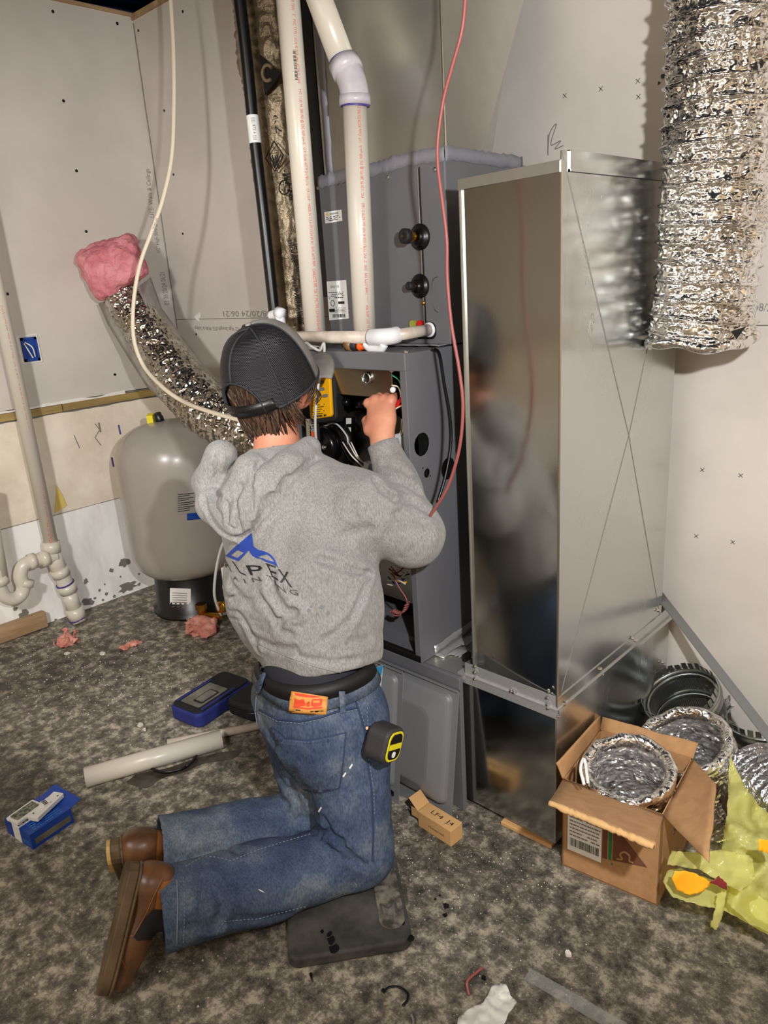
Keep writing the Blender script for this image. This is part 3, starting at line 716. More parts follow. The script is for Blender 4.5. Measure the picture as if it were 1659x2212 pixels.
# printed insulated duct rising behind the pipes
pd_ = thing('insulated_duct', 'tall foil-jacketed insulated duct with black printing, rising behind the white pipes', 'duct', aY(640, 900, 2.02))
pc = [aY(*p, 2.04) for p in ((583, -90), (588, 0), (602, 170), (615, 350), (630, 530), (640, 690), (652, 860), (665, 1050), (672, 1200))]
pp = smoothpath(pc, 30); PR = .105
mesh('jacket', *duct_grid(pp, [PR + .02 * math.sin(i / 23.) * .25 for i in range(len(pp))], 26, rib=.003, crinkle=.006, n=120, seed=8, crs=26), 'foil_jacket', pd_, smooth=True)
V = []; F = []
for i in range(161):
    y = -60 + 5 * i; t = y / 700.
    a = aY(499 + 96 * t + 4 * math.sin(i * .13) + 5 * random.random(), y, 2.04); b = aY(519 + 92 * t + 2 * random.random(), y + 1, 2.0); c = aY(538 + 85 * t, y, 1.97)
    V += [a, b, c]
for i in range(160):
    for k in range(2): F.append([i * 3 + k, i * 3 + k + 1, (i + 1) * 3 + k + 1, (i + 1) * 3 + k])
solid(mesh('torn_jacket_edge', V, F, 'fibre', pd_, smooth=True), .012)
fr_ = CO - pc[3]
def jt(s, p0, p1, h, lon=0., m='black_ink'):       # print on the jacket, read along its length
    A, B = aY(*p0, 2.04), aY(*p1, 2.04); f = _n(fr_ + np.array([lon, 0, 0]))
    L = np.linalg.norm(B - A); pipe_text('jacket_print', s, A, B, PR + .008, f, 0, h, m, pd_, length=L)
jt('R-4.2', (598, 215), (607, 300), .032, -.05)
jt('0', (612, 235), (616, 255), .035, 1.6)
for A_, B_2, s_, h_, l_ in (((608, 375), (632, 455), '-- --- ---', .012, .4), ((613, 390), (632, 440), 'UL LISTED', .03, 1.5), ((625, 530), (640, 600), 'CLASS 1 AIR DUCT', .02, 1.0), ((627, 530), (636, 575), '- --- -- -----', .01, .0), ((630, 570), (650, 700), 'FLEXIBLE DUCT FOR INDOOR USE', .02, 1.3),
        ((632, 600), (646, 700), '--- ---- -- - ----- --- ---- -----', .009, .1), ((630, 600), (646, 700), '-- ---- --- ----- -- --- -----', .009, .6), ((578, 30), (592, 120), '---- --- -- ----- ----', .012, .3), ((570, 20), (584, 110), '--- -- ------ ---- ---', .01, -.2)):
    jt(s_, A_, B_2, h_, l_)
def on_jacket(px, py):
    d = ray(px, py)
    t = (pc[3][1] - .115 - CO[1]) / d[1]; return CO + d * t
def jshape(name, poly, hole=None):
    ptsj = [on_jacket(*p) for p in poly]; c = np.mean(ptsj, 0)
    mesh(name, *join((ptsj + [p + np.array([0, .004, 0]) for p in ptsj], [list(range(len(ptsj))), list(range(len(ptsj), 2 * len(ptsj)))[::-1]] + [[i, (i + 1) % len(ptsj), (i + 1) % len(ptsj) + len(ptsj), i + len(ptsj)] for i in range(len(ptsj))])), 'black_ink', pd_)
jshape('printed_triangle', ((560, 118), (606, 158), (572, 206)))
ring = [on_jacket(580 + 11 * math.cos(a), 158 + 17 * math.sin(a)) + np.array([0, -.004, 0]) for a in np.linspace(.9, 5.6, 30)]
mesh('printed_ring', *tube(ring, .006, 6), mat('jacket_tan', (150, 130, 100), .5), pd_)
for sq in (((592, 305), (612, 335), (594, 370), (573, 342)),):
    mesh('printed_diamond', *tube([on_jacket(*p) for p in sq + (sq[0],)], .0022, 5), 'black_ink', pd_)
    for k in range(5): mesh('diamond_ray', *tube([on_jacket(594, 362), on_jacket(582 + 6 * k, 335)], .0022, 5), 'black_ink', pd_)
mesh('printed_mark', *tube([on_jacket(614 + 11 * math.cos(a), 405 + 15 * math.sin(a)) for a in np.linspace(0, 2 * PI, 24)], .0025, 5), 'black_ink', pd_)
o_ = on_jacket(608, 412); label_text('printed_letters', 'UL', o_, (1, 0, -.12), (0.1, 0, 1), .028, .03, 'black_ink', pd_, off=.002)

# ================================================================== dark insulated line and pipes
bl = thing('refrigerant_line', 'black insulated line running down beside the printed duct', 'pipe', aY(592, 672, 1.86))
A, B = aY(511, -60, 1.86), aY(594, 690, 1.86)
mid = aY(548, 280, 1.86)
mesh('insulation', *tube(smoothpath([A, aY(532, 120, 1.86), mid, aY(570, 470, 1.86), B], 10), .0215, 20), 'black', bl, smooth=True)
la, lb = aY(545, 250, 1.86), aY(552, 310, 1.86)
mesh('paper_tag', *tube([la, lb], .0225, 20), 'white', bl)
pipe_text('tag_print', '|||||| 87216 |||||', la, lb, .0228, CO - la, .01, .014, 'black_ink', bl, length=np.linalg.norm(lb - la) * .8)



ZT = 1.402
v1 = thing('vent_pipe', 'straight white PVC vent pipe with a barcode, left of the elbowed one', 'pipe', aY(681, 722, 1.585))
A1, B1 = aY(622, 0, 1.585), aY(681, 718, 1.585); t1 = _n(B1 - A1)
T1 = A1 - t1 * .35; B1e = B1 + t1 * (B1[2] - ZT) / -t1[2]
mesh('pipe', *tube([T1, B1e], .0335, 32), 'pvc', v1, smooth=True)
vv = CO - .5 * (A1 + B1)
RT = 'CHARLOTTE PIPE  7200  2"  PVC TYPE I SCH 40 NSF-dwv ASTM D 2665   PVC 1120 PR 280 PSI @ 23C NSF-pw-G  U.P. Code ASTM D1785-21a  CP-110-P  MADE IN U.S.A.07/12/24 09 36  EXT. #57R PEM'
pipe_text('pipe_print', 'PIPE 7200   2"  PVC TYPE I SCH 40 NSF-dwv ASTM D 2665     PVC 1120 PR 280 PSI @ 23C NSF-pw-G   U.P. Code ASTM D1785-21a   CP-110-P   MADE IN U.S.A.07/12/24 09 36   EXT. #57R PEM', A1, B1, .0335, vv + np.array([.9, .55, 0]), 0, .011, 'red_ink', v1, length=np.linalg.norm(B1 - A1) * .78)
pipe_text('pipe_print', 'CHARLOTTE PIPE  7200  2"  PVC TYPE I SCH 40 NSF-dwv ASTM', A1, B1, .0335, vv + np.array([.9, .55, 0]), np.linalg.norm(B1 - A1) * .79, .011, 'red_ink', v1, length=np.linalg.norm(B1 - A1) * .21)
fv = _n(vv - t1 * vv.dot(t1)); sv = np.cross(fv, t1)
bc = []
rb = random.Random(3)
c0 = A1 + t1 * np.linalg.norm(aY(619, 118, 1.585) - A1)
for k in range(24):
    p = c0 + t1 * k * .0031; wd_ = rb.choice((.001, .0016, .0022))
    bc.append(([p + (.0342) * (fv * math.cos(a) + sv * math.sin(a)) + t1 * d for a, d in ((.05, 0), (.3, 0), (.3, wd_), (.05, wd_))], [[0, 1, 2, 3]]))
mesh('barcode', *join(*bc), 'black_ink', v1)
v2 = thing('vent_pipe', 'white PVC vent pipe with a lilac 45 degree elbow, bending up to the left', 'pipe', aY(788, 722, 1.585))
C2, E2_ = aY(788, 718, 1.585), aY(766, 222, 1.585); t2 = _n(C2 - E2_); C2e = C2 + t2 * (C2[2] - ZT) / -t2[2]
mesh('pipe', *tube([C2e, E2_], .0335, 32), 'pvc', v2, smooth=True)
U1, U2 = aY(743, 140, 1.585), aY(683, -20, 1.585); U2 = U1 + (U2 - U1) * 1.8
mesh('upper_pipe', *tube([U1, U2], .0345, 32), 'pvc', v2, smooth=True)
mesh('elbow', *join(tube(smoothpath([aY(767, 226, 1.585), aY(765, 196, 1.585), aY(757, 168, 1.585), aY(744, 140, 1.585)]), .0385, 32), tube([aY(767, 228, 1.585), aY(766, 206, 1.585)], .0425, 32), tube([aY(753, 158, 1.585), aY(742, 134, 1.585)], .0425, 32)), 'pvc_lilac', v2, smooth=True)
for a_, b_ in (((767, 231), (767, 227)), ((742, 134), (740.5, 130))): mesh('primer_ring', *tube([aY(*a_, 1.585), aY(*b_, 1.585)], .0395, 32), 'purple', v2)
pipe_text('pipe_print', '09 36  EXT. #57R PEM   ------- CHARLOTTE PIPE  7200   2"  PVC TYPE I SCH 40 NSF-dwv ASTM D 2665     PVC 1120 PR 280 PSI @ 23C NSF-pw-G   U.P. Code ASTM D1785-21', C2, E2_, .0335, (CO - C2) + np.array([.75, .5, 0]), .005, .011, 'red_ink', v2, length=np.linalg.norm(C2 - E2_) * .97)

cp = thing('condensate_pipe', 'thin white PVC condensate pipe crossing in front of the two vent pipes', 'pipe', aY(830, 728, 1.53))
k1, k2, k3 = aY(600, 728, 1.53), aY(822, 729, 1.53), aY(858, 724, 1.56)
k4 = aY(934, 711, 1.712)
mesh('left_run', *tube([k1, k2], .018, 20), 'pvc_dirty', cp, smooth=True)
mesh('coupling', *join(tube(smoothpath([aY(802, 729, 1.53), aY(822, 728, 1.53), aY(845, 726, 1.548), aY(858, 723, 1.57)]), .0235, 24)), 'pvc_cold', cp, smooth=True)
mesh('right_run', *tube([k3, k4], .0165, 20), 'pvc_dirty', cp, smooth=True)
mesh('end_socket', *tube([k4 - (k4 - k3) * .12, k4 + (k4 - k3) * .06], .021, 20), 'pvc_cold', cp, smooth=True)
mesh('drip_trap', *tube(smoothpath([aY(790, 742, 1.53), aY(800, 752, 1.53), aY(822, 754, 1.53), aY(830, 744, 1.53)]), .012, 12), 'pvc_cold', cp, smooth=True)
mesh('elbow', *join(tube(smoothpath([aY(586, 682, 1.80), aY(600, 679, 1.80), aY(606, 690, 1.80), aY(608, 712, 1.8)]), .018, 18), tube([aY(600, 674, 1.8), aY(612, 680, 1.8)], .022, 18), tube([aY(608, 700, 1.8), aY(608, 730, 1.8)], .015, 14)), 'pvc_cold', cp, smooth=True)
mesh('rear_run', *tube([k1, aY(602, 700, 1.8)], .016, 16), 'pvc_dirty', cp, smooth=True)
ld.location.x += .05; ld.location.y -= .03
# ================================================================== coil cabinet, supply plenum
XR = -1.36; CYF = 1.70; CZ0, CZ1 = 1.405, 1.897; CXL = -1.868
cc = thing('coil_cabinet', 'grey sheet-metal coil cabinet with two black pipe grommets, on top of the furnace', 'coil cabinet', (-1.61, 1.9, CZ0))
bevel(mesh('cabinet', *box(CXL, XR, CYF, 2.16, CZ0, CZ1), 'steel_grey', cc), .004)
xs_ = aY(909, 400, CYF)[0] + .003
mesh('panel_seam', *tube([(aY(905, 350, CYF - .001)[0], CYF, CZ1 - .012), (aY(921, 715, CYF)[0], CYF, CZ0 + .02)], .0022, 6), 'black_in', cc)
mesh('seam_highlight', *box(xs_ - .012, xs_ - .008, CYF - .003, CYF, CZ0 + .03, CZ1 - .015), 'galv_side', cc)
for px, py, rb_, ln, rc, m_ in ((908, 512, .036, .062, .0165, 'brass'), (908, 618, .034, .045, .0095, 'copper')):
    c = aY(px, py, CYF)
    g = mesh('grommet', *lathe(c, (0, -1, 0), [(0, rb_), (.004, rb_), (.009, rb_ * .8), (.016, rb_ * .55), (.018, .02)], 28), 'black', cc, smooth=True)
    dr = _n(np.array([-.12, -1, .06]))
    mesh('pipe_stub', *tube([c, c + dr * ln], rc * .85, 18), m_, cc, smooth=True)
    mesh('rubber_plug', *lathe(c + dr * (ln - .016), dr, [(0, rc * 1.02), (.002, rc * 1.25), (.018, rc * 1.25), (.02, rc * 1.05), (.02, rc * .3), (.008, rc * .25)], 20), 'black_rough', cc, smooth=True)
for px, py in ((688, 406), (839, 383), (940, 366)): mesh('screw', *lathe(aY(px, py, CYF), (0, -1, 0), [(0, .006), (.003, .006), (.005, .003)], 8), 'galv_side', cc)
mesh('brass_screw', *lathe(aY(916, 655, CYF), (0, -1, 0), [(0, .006), (.004, .006), (.006, .002)], 8), 'brass', cc)
ko = [aY(*p, CYF - .0005) for p in ((945, 598), (936, 603), (932, 620), (933, 645), (938, 668), (946, 675))]
mesh('knockout', *tube(smoothpath(ko, 4), .0008, 4), 'black_in', cc)
mesh('drain_opening', *prism(rrect(.085, .05, .02), aY(918, 714, CYF - .001), (1, 0, 0), (0, 0, 1), (0, 1, 0), .002), 'black_in', cc)
mesh('drain_port', *lathe(aY(895, 700, CYF), (0, -1, 0), [(0, .012), (.01, .012)], 12), mat('port_green', (150, 150, 60), .5), cc)
mesh('drain_port', *lathe(aY(910, 699, CYF), (0, -1, 0), [(0, .01), (.01, .01)], 12), 'red', cc)
def sticker(parent, c4, depthfn, name='label_sheet', m='white'):
    q = [depthfn(*p) for p in c4]; nz = _n(np.cross(q[1] - q[0], q[3] - q[0]))
    if nz.dot(CO - q[0]) < 0: nz = -nz
    P = [p + nz * .0012 for p in q] + q
    mesh(name, P, [[0, 1, 2, 3], [0, 4, 5, 1], [1, 5, 6, 2], [2, 6, 7, 3], [3, 7, 4, 0]], m, parent); return q, nz
fy = lambda px, py: aY(px, py, CYF)
q, nz = sticker(cc, ((703, 483), (740, 477), (738, 453), (701, 458)), fy, 'warning_label')
ux, uy = (1, 0, 0), (0, 0, 1)
W_ = np.linalg.norm(q[1] - q[0]); H_ = np.linalg.norm(q[3] - q[0]); o0 = q[0] + np.array([0, -.0014, 0])
label_text('warning_word', 'WARNING', o0 + np.array([W_ * .32, 0, H_ * .66]), ux, uy, W_ * .5, H_ * .17, 'black_ink', cc, .001)
mesh('warning_triangle', *prism([(0, 0), (.011, 0), (.0055, .01)], o0 + np.array([W_ * .12, -.001, H_ * .64]), ux, uy, (0, 1, 0), .001), 'yellow', cc)
mesh('small_print', *lines(o0 + np.array([W_ * .1, 0, H_ * .14]), ux, uy, W_ * .8, H_ * .45, 3, .45, .001), 'black_ink', cc)
q, nz = sticker(cc, ((712, 692), (754, 688), (748, 605), (706, 608)), fy, 'rating_label')
W_ = q[1][0] - q[0][0]; H_ = q[3][2] - q[0][2]; o0 = q[0] + np.array([0, -.0014, 0])
label_text('model_number', 'SA11115', o0 + np.array([W_ * .22, 0, H_ * .83]), ux, uy, W_ * .42, H_ * .06, 'black_ink', cc, .001)
mesh('small_print', *lines(o0 + np.array([W_ * .08, 0, H_ * .56]), ux, uy, W_ * .75, H_ * .18, 4, .4, .001, 5), 'black_ink', cc)
mesh('small_print', *lines(o0 + np.array([W_ * .1, 0, H_ * .2]), ux, uy, W_ * .8, H_ * .14, 4, .35, .001, 6), 'grey_ink', cc)
mesh('printed_mark', *tube([o0 + np.array([W_ * .26 + .009 * math.cos(a), -.001, H_ * .44 + .009 * math.sin(a)]) for a in np.linspace(0, 2 * PI, 20)], .001, 4), 'black_ink', cc)
for a_, b_, c_, d_ in ((.55, .85, .42, .48), (.06, .34, .22, .3)): mesh('printed_block', *box(o0[0] + W_ * a_, o0[0] + W_ * b_, CYF - .003, CYF - .0022, o0[2] + H_ * c_, o0[2] + H_ * d_), 'black_ink', cc)
mesh('barcode', *barcode(o0 + np.array([W_ * .2, 0, H_ * .07]), ux, uy, W_ * .65, H_ * .09, 26, .001, 4), 'black_ink', cc)

pl = thing('supply_plenum', 'tall dull galvanized supply plenum tapering towards the ceiling above the grey coil cabinet', 'ductwork', (-1.6, 1.9, CZ1))
bx0, bx1, by0, by1 = -1.852, XR - .004, CYF + .012, 2.05
d1, d2 = np.array([XR, 1.854, 1.899]), np.array([XR, 2.088, 2.329])
top = 2.985; yb2 = 1.854 + (2.088 - 1.854) * (top - 1.899) / (2.329 - 1.899)
V = [(bx0, by0, CZ1), (bx1, by0, CZ1), (bx1, 1.86, CZ1), (bx1, by1, CZ1), (bx0, by1, CZ1),
     (bx0, by0, top), (bx1, by0, top), (bx1, 2.25, top), (bx0, 2.25, top), (bx1, 2.17, 2.48), (bx1 - .0, 1.992, 2.15)]
# front
mesh('front_panel', *box(bx0, bx1, by0, by0 + .004, CZ1, top), 'galv_dull', pl)
# side panel in facets: the lower back corner steps inwards
K = [(bx1, by0, CZ1), (bx1, 1.86, CZ1), (bx1, 1.985, 2.135), (bx1, 2.24, 2.63), (bx1, 2.24, top), (bx1, by0, top)]
mesh('side_panel', K + [(x - .004, y, z) for x, y, z in K], [[0, 1, 2, 3, 4, 5], [11, 10, 9, 8, 7, 6]] + [[i, i + 6, (i + 1) % 6 + 6, (i + 1) % 6] for i in range(6)], 'galv_dull', pl)
K = [(bx1, 1.86, CZ1), (bx1, 1.985, 2.135), (bx1 - .11, 2.06, CZ1)]
mesh('corner_facet', K + [(x, y + .004, z) for x, y, z in K], [[0, 2, 1], [3, 4, 5], [0, 1, 4, 3], [1, 2, 5, 4], [2, 0, 3, 5]], 'galv_dull', pl)
K = [(bx1, 1.985, 2.135), (bx1, 2.24, 2.63), (bx1 - .11, 2.24, 2.63), (bx1 - .11, 2.06, CZ1)]
mesh('back_panel', K + [(x, y + .004, z) for x, y, z in K], [[0, 3, 2, 1], [4, 5, 6, 7], [0, 1, 5, 4], [1, 2, 6, 5], [2, 3, 7, 6], [3, 0, 4, 7]], 'galv_dull', pl)
mesh('left_panel', *box(bx0, bx0 + .004, by0, 2.24, CZ1, top), 'galv_dull', pl)
mesh('corner_seam', *tube([(bx1, by0 - .001, CZ1 + .01), (bx1, by0 - .001, top)], .003, 6), 'galv_side', pl)
# grey tape along the coil top
def tape(name, pts, wd_, parent, m='mastic', th=.0025, up=(0, 0, 1), nz=(0, -1, 0), jag=.006):
    pts = smoothpath(pts, 12); V = []; F = []; up = np.array(up, float); nz = np.array(nz, float)
    for i, p in enumerate(pts):
        j1, j2 = (jag * (random.random() - .5) for _ in range(2)); b = np.array(p) + nz * (.0008 + .0012 * random.random())
        V += [b - up * (wd_ / 2 + j1), b + nz * .001, b + up * (wd_ / 2 + j2)]
    for i in range(len(pts) - 1):
        for k in range(2): F.append([i * 3 + k, i * 3 + k + 1, (i + 1) * 3 + k + 1, (i + 1) * 3 + k])
    o = mesh(name, V, F, m, parent, smooth=True); solid(o, .0008); return o
tape('front_tape', [(-1.865, CYF - .002, CZ1 + .0), (-1.75, CYF - .001, CZ1 + .004), (-1.62, CYF, CZ1 + .006), (-1.5, CYF, CZ1 + .012), (XR, CYF, CZ1 + .008)], .036, pl)
tape('side_tape', [(XR, CYF, CZ1 + .01), (XR, 1.9, CZ1 + .008), (XR, 2.07, CZ1 + .006)], .036, pl, nz=(1, 0, 0))
tape('edge_tape', [(bx0 + .03, by0, CZ1 + .02), (bx0 + .03, by0, 2.3), (bx0 + .03, by0, top)], .03, pl, up=(1, 0, 0), jag=.004)
dg = mesh('gap_box', *box(-2.02, -1.875, 1.76, 1.9, 1.55, 2.98), 'black_in'); tag(dg, 'dark narrow box filling the gap behind the straight vent pipe', 'ductwork')  # near-black box put in to fill the gap

# ================================================================== furnace
FX0, FX1, FY0, FY1, FZ0, FZ1 = -1.905, XR, 1.5, 2.18, .468, ZT
fu = thing('furnace', 'grey upright furnace with its doors off, showing black blower parts and wiring', 'furnace', ((FX0 + FX1) / 2, 1.84, FZ0))
# side with round knock-out holes cut through it
def side_with_holes(x, y0, y1, z0, z1, holes, th, out):
    bmx = bmesh.new(); P = [Vector((y0, z0)), Vector((y1, z0)), Vector((y1, z1)), Vector((y0, z1))]; E_ = [(0, 1), (1, 2), (2, 3), (3, 0)]
    for (hy, hz, r) in holes:
        s = len(P)
        for k in range(28): P.append(Vector((hy + r * math.cos(2 * PI * k / 28), hz + r * math.sin(2 * PI * k / 28)))); E_.append((s + k, s + (k + 1) % 28))
    Vv, _, Ff, *_ = geometry.delaunay_2d_cdt(P, E_, [], 1, 1e-5)
    keep = []
    for f in Ff:
        c = sum((Vv[i] for i in f), Vector((0, 0))) / len(f)
        if all((c.x - hy) ** 2 + (c.y - hz) ** 2 > (r * .97) ** 2 for hy, hz, r in holes): keep.append(list(f))
    return [(x, v.x, v.y) for v in Vv], keep
holes = [(aX(911, 960, XR)[1], aX(911, 960, XR)[2], .034), (aX(922, 1022, XR)[1], aX(922, 1022, XR)[2], .014), (aX(968, 1012, XR)[1], aX(968, 1012, XR)[2], .034)]
o = mesh('side_panel', *side_with_holes(XR, FY0, FY1, FZ0, FZ1, holes, .002, 1), 'steel_grey', fu); solid(o, .003)
mesh('left_side_panel', *box(FX0, FX0 + .003, FY0, FY1, FZ0, FZ1), 'steel_grey', fu)
mesh('back_panel', *box(FX0, FX1, FY1 - .003, FY1, FZ0, FZ1), 'black_in', fu)
mesh('top_panel', *box(FX0, FX1, FY0, FY1, FZ1 - .003, FZ1), 'steel_grey', fu)
mesh('bottom_pan', *box(FX0, FX1, FY0, FY1, FZ0, FZ0 + .012), 'steel_grey', fu)
bevel(mesh('top_rail', *box(FX0, FX1 + .002, FY0 - .004, FY0 + .02, 1.355, FZ1 + .002), 'steel_grey', fu), .003)
bevel(mesh('right_jamb', *box(FX1 - .022, FX1 + .001, FY0 - .002, FY0 + .012, FZ0, 1.357), 'steel_grey', fu), .002)
bevel(mesh('left_jamb', *box(FX0, FX0 + .022, FY0 - .002, FY0 + .012, FZ0, 1.357), 'steel_grey', fu), .002)
bevel(mesh('bottom_rail', *box(FX0, FX1, FY0 - .004, FY0 + .012, FZ0, FZ0 + .022), 'black', fu), .002)
mesh('blower_deck', *box(FX0 + .01, FX1 - .01, FY0 + .05, FY1 - .01, .86, .872), 'black_in', fu)
mesh('inner_liner', *join(box(FX1 - .012, FX1 - .006, FY0 + .05, FY1, FZ0, FZ1 - .01), box(FX0 + .01, FX1 - .012, FY0 + .36, FY0 + .37, .87, FZ1 - .01)), 'black_in', fu)
qy = 1.535
q = [aY(*p, qy) for p in ((716, 856), (850, 862), (845, 787), (716, 782))]
zt_, zb_ = 1.352, q[1][2]; xr_ = q[2][0]
bevel(mesh('control_plate', *box(FX0 + .03, xr_, qy, qy + .1, zb_, zt_), 'stainless', fu), .002)
c = aY(795, 816, qy); mesh('switch_ring', *lathe(c, (0, -1, 0), [(0, .018), (.01, .018), (.01, .0145), (.001, .0135)], 26, False), 'galv_side', fu, smooth=True)
mesh('round_opening', *lathe(c, (0, -1, 0), [(0, .0138), (.0015, .0138)], 24), 'black_in', fu)
for px, py in ((848, 797), (850, 841)): mesh('plug', *lathe(aY(px, py, qy - .005), (.6, -1, 0), [(0, .008), (.012, .008), (.014, .004)], 12), 'pvc_cold', fu)
def wire(parent, m, pts, y, r=.0022, name='wire'): return mesh(name, *tube(smoothpath([aY(p[0], p[1], p[2] if len(p) > 2 else y) for p in pts], 6), r, 8), m, parent, smooth=True)
wire(fu, 'green', ((846, 810), (862, 822), (868, 845), (866, 870)), 1.53); wire(fu, 'cream_wire', ((846, 832), (860, 836), (866, 852), (866, 858)), 1.53)
wire(fu, 'red', ((845, 884), (858, 876), (870, 862)), 1.525, .004); wire(fu, 'orange', ((845, 886), (856, 882), (870, 873)), 1.525); wire(fu, 'cream_wire', ((846, 890), (860, 880), (870, 876)), 1.52)
wire(fu, 'blue', ((846, 862), (856, 864), (866, 866)), 1.53); wire(fu, 'red', ((842, 880), (856, 872), (869, 858)), 1.53, .004)
for k, (m_, dx) in enumerate((('cream_wire', 0), ('black', 6), ('tube', 12), ('black', -6), ('cream_wire', 18))):
    wire(fu, m_, ((740 + dx, 955), (760 + dx, 985 + k * 2), (785 + dx, 1010), (800 + dx, 1040)), 1.545 + .004 * k)
wire(fu, 'tube', ((700, 920), (725, 915), (748, 940), (752, 960)), 1.56, .003)
# connector block and lower wiring
mesh('connector', *obox(aY(862, 955, 1.53), (1, 0, -.3), (0, 1, 0), (.3, 0, 1), .022, .02, .045), 'pvc_cold', fu)
mesh('connector', *obox(aY(795, 1008, 1.545), (1, 0, -.3), (0, 1, 0), (.3, 0, 1), .02, .02, .03), 'tube', fu)
wire(fu, 'cream_wire', ((868, 905), (866, 930), (860, 945)), 1.53); wire(fu, 'white', ((872, 900), (870, 930), (864, 945)), 1.53)
# inducer housing and collector
ci = aY(712, 960, 1.56)
mesh('inducer_housing', *join(lathe(ci + np.array([0, .06, 0]), (0, -1, 0), [(0, .085), (.03, .085), (.05, .078), (.06, .06)], 36), lathe(ci + np.array([0, .0, 0]), (0, -1, 0), [(0, .058), (.035, .058), (.042, .05), (.044, .016), (.05, .014)], 32)), 'inducer', fu, smooth=True)
mesh('motor_hub', *lathe(aY(703, 966, 1.505), (0, -1, .1), [(0, .008), (.008, .008), (.01, .005)], 14), 'galv_side', fu, smooth=True)
bevel(mesh('collector_box', *box(FX0 + .05, -1.44, 1.6, 1.68, .9, 1.22), 'inducer', fu), .01)
mesh('burner_tubes', *join(*[tube([(x, 1.6, 1.21), (x, 1.56, 1.24), (x + .05, 1.55, 1.245)], .012, 12) for x in (-1.7, -1.62, -1.54, -1.47)]), 'inducer', fu, smooth=True)
for px, py in ((753, 910), (752, 930), (755, 965), (748, 1003)):
    sticker(fu, ((px - 5, py + 6), (px + 6, py + 5), (px + 6, py - 7), (px - 5, py - 7)), lambda a, b: aY(a, b, 1.59), 'part_tag', 'white')
strip = [aY(*p, 1.51) for p in ((668, 1040), (676, 1040), (668, 905), (660, 905))]
mesh('metal_bracket', *join((strip + [p + np.array([0, .01, 0]) for p in strip], [[0, 1, 2, 3], [4, 7, 6, 5], [0, 4, 5, 1], [1, 5, 6, 2], [2, 6, 7, 3], [3, 7, 4, 0]])), 'galv_side', fu)
q, nz = sticker(fu, ((674, 955), (692, 950), (689, 905), (672, 905)), lambda a, b: aY(a, b, 1.507), 'wiring_label', 'black')
mesh('label_print', *lines(q[0] + np.array([.002, -.002, .003]), (1, 0, 0), (0, 0, 1), .026, .075, 14, .5, .001, 7), 'white', fu)
mesh('orange_band', *box(q[0][0] + .004, q[0][0] + .026, 1.503, 1.5045, q[0][2] + .02, q[0][2] + .035), 'orange', fu)
# blower compartment
bh = lathe((-1.63, 1.8, .7), (1, 0, 0), [(-.16, .13), (.16, .13)], 36)
mesh('blower_housing', *join(bh, box(-1.79, -1.47, 1.66, 1.94, .56, .7)), 'galv_dark', fu, smooth=False)
lw = [('cream_wire', ((838, 1235), (852, 1248), (866, 1256), (876, 1262))), ('yellow', ((846, 1226), (850, 1244), (862, 1256), (878, 1258))), ('dark_red', ((842, 1240), (860, 1236), (872, 1226))), ('white', ((836, 1254), (858, 1252), (880, 1236))),
      ('black', ((840, 1228), (860, 1244), (884, 1240))), ('blue', ((838, 1246), (856, 1262), (874, 1250))), ('white', ((856, 1230), (872, 1238), (882, 1252))), ('cream_wire', ((836, 1262), (850, 1264), (860, 1258))), ('white', ((850, 1222), (866, 1228), (884, 1230))), ('red', ((844, 1224), (858, 1240), (870, 1252)))]
for i, (m_, p) in enumerate(lw): wire(fu, m_, p, 1.53 + .004 * i)
wire(fu, 'red_wire', ((846, 1232), (858, 1262), (876, 1290), (880, 1305)), 1.52, .0026)
hx = []
for k in range(120):
    a = k / 120; c = np.array(aY(880 - 14 * a, 1302 + 20 * a, 1.52)) + np.array([-.035 * a * a, 0, -.02 * math.sin(a * 3)])
    hx.append(c + .009 * np.array([math.cos(a * 66) * .7, math.sin(a * 66), math.cos(a * 66) * .5]))
mesh('coiled_wire', *tube(hx, .0024, 6), 'red_wire', fu, smooth=True)
wire(fu, 'red_wire', ((866, 1328), (854, 1330), (842, 1320)), 1.52, .0026)
mesh('filter_rack', *obox((-1.52, 1.62, .492), (1, 0, 0), (0, 1, .1), (0, 0, 1), .3, .1, .02), 'steel_grey', fu)
for px, py in ((878, 762), (948, 748)): mesh('screw', *lathe(aZ(px, py, FZ1 + .002), (0, 0, 1), [(0, .006), (.004, .006), (.006, .003)], 8), 'galv_side', fu)
for px, py in ((913, 1011), (929, 1028)): mesh('screw_hole', *lathe(aX(px, py, XR + .0005), (1, 0, 0), [(0, .0025), (.001, .0025)], 8), 'black_in', fu)
tape('seam_tape', [(-1.72, 1.69, ZT + .002), (-1.5, 1.68, ZT + .003), (XR - .005, 1.69, ZT + .003)], .06, fu, up=(0, 1, 0), nz=(0, 0, 1), jag=.01)

# wires, tube and tool on and over the furnace
bw = thing('black_hose', 'thin black hose looping down the side of the furnace', 'hose', aX(946, 1085, XR + .012))
mesh('hose', *tube(smoothpath([aZ(935, 752, ZT + .006), aX(949, 765, XR + .01), aX(960, 830, XR + .01), aX(972, 900, XR + .014), aX(974, 960, XR + .015), aX(962, 1030, XR + .014), aX(945, 1085, XR + .01)], 10), .0042, 10), 'black', bw, smooth=True)
rw = thing('thermostat_wire', 'long dusty red wire hanging from above in front of the furnace', 'wire', aY(942, 1095, 1.40))
mesh('wire', *tube(smoothpath([aY(x, y, 1.42) for x, y in ((1006, -60), (1005, 0), (997, 70), (975, 150), (958, 215), (946, 300), (946, 360), (956, 440), (965, 520), (966, 600), (975, 700), (992, 800), (1000, 880), (992, 970), (968, 1050), (940, 1098), (925, 1120))], 8), .0042, 10), 'red_wire', rw, smooth=True)
ww = thing('electric_cable', 'cream sheathed cable drooping in a long curve through the left corner', 'cable', aD(500, 905, 3.2))
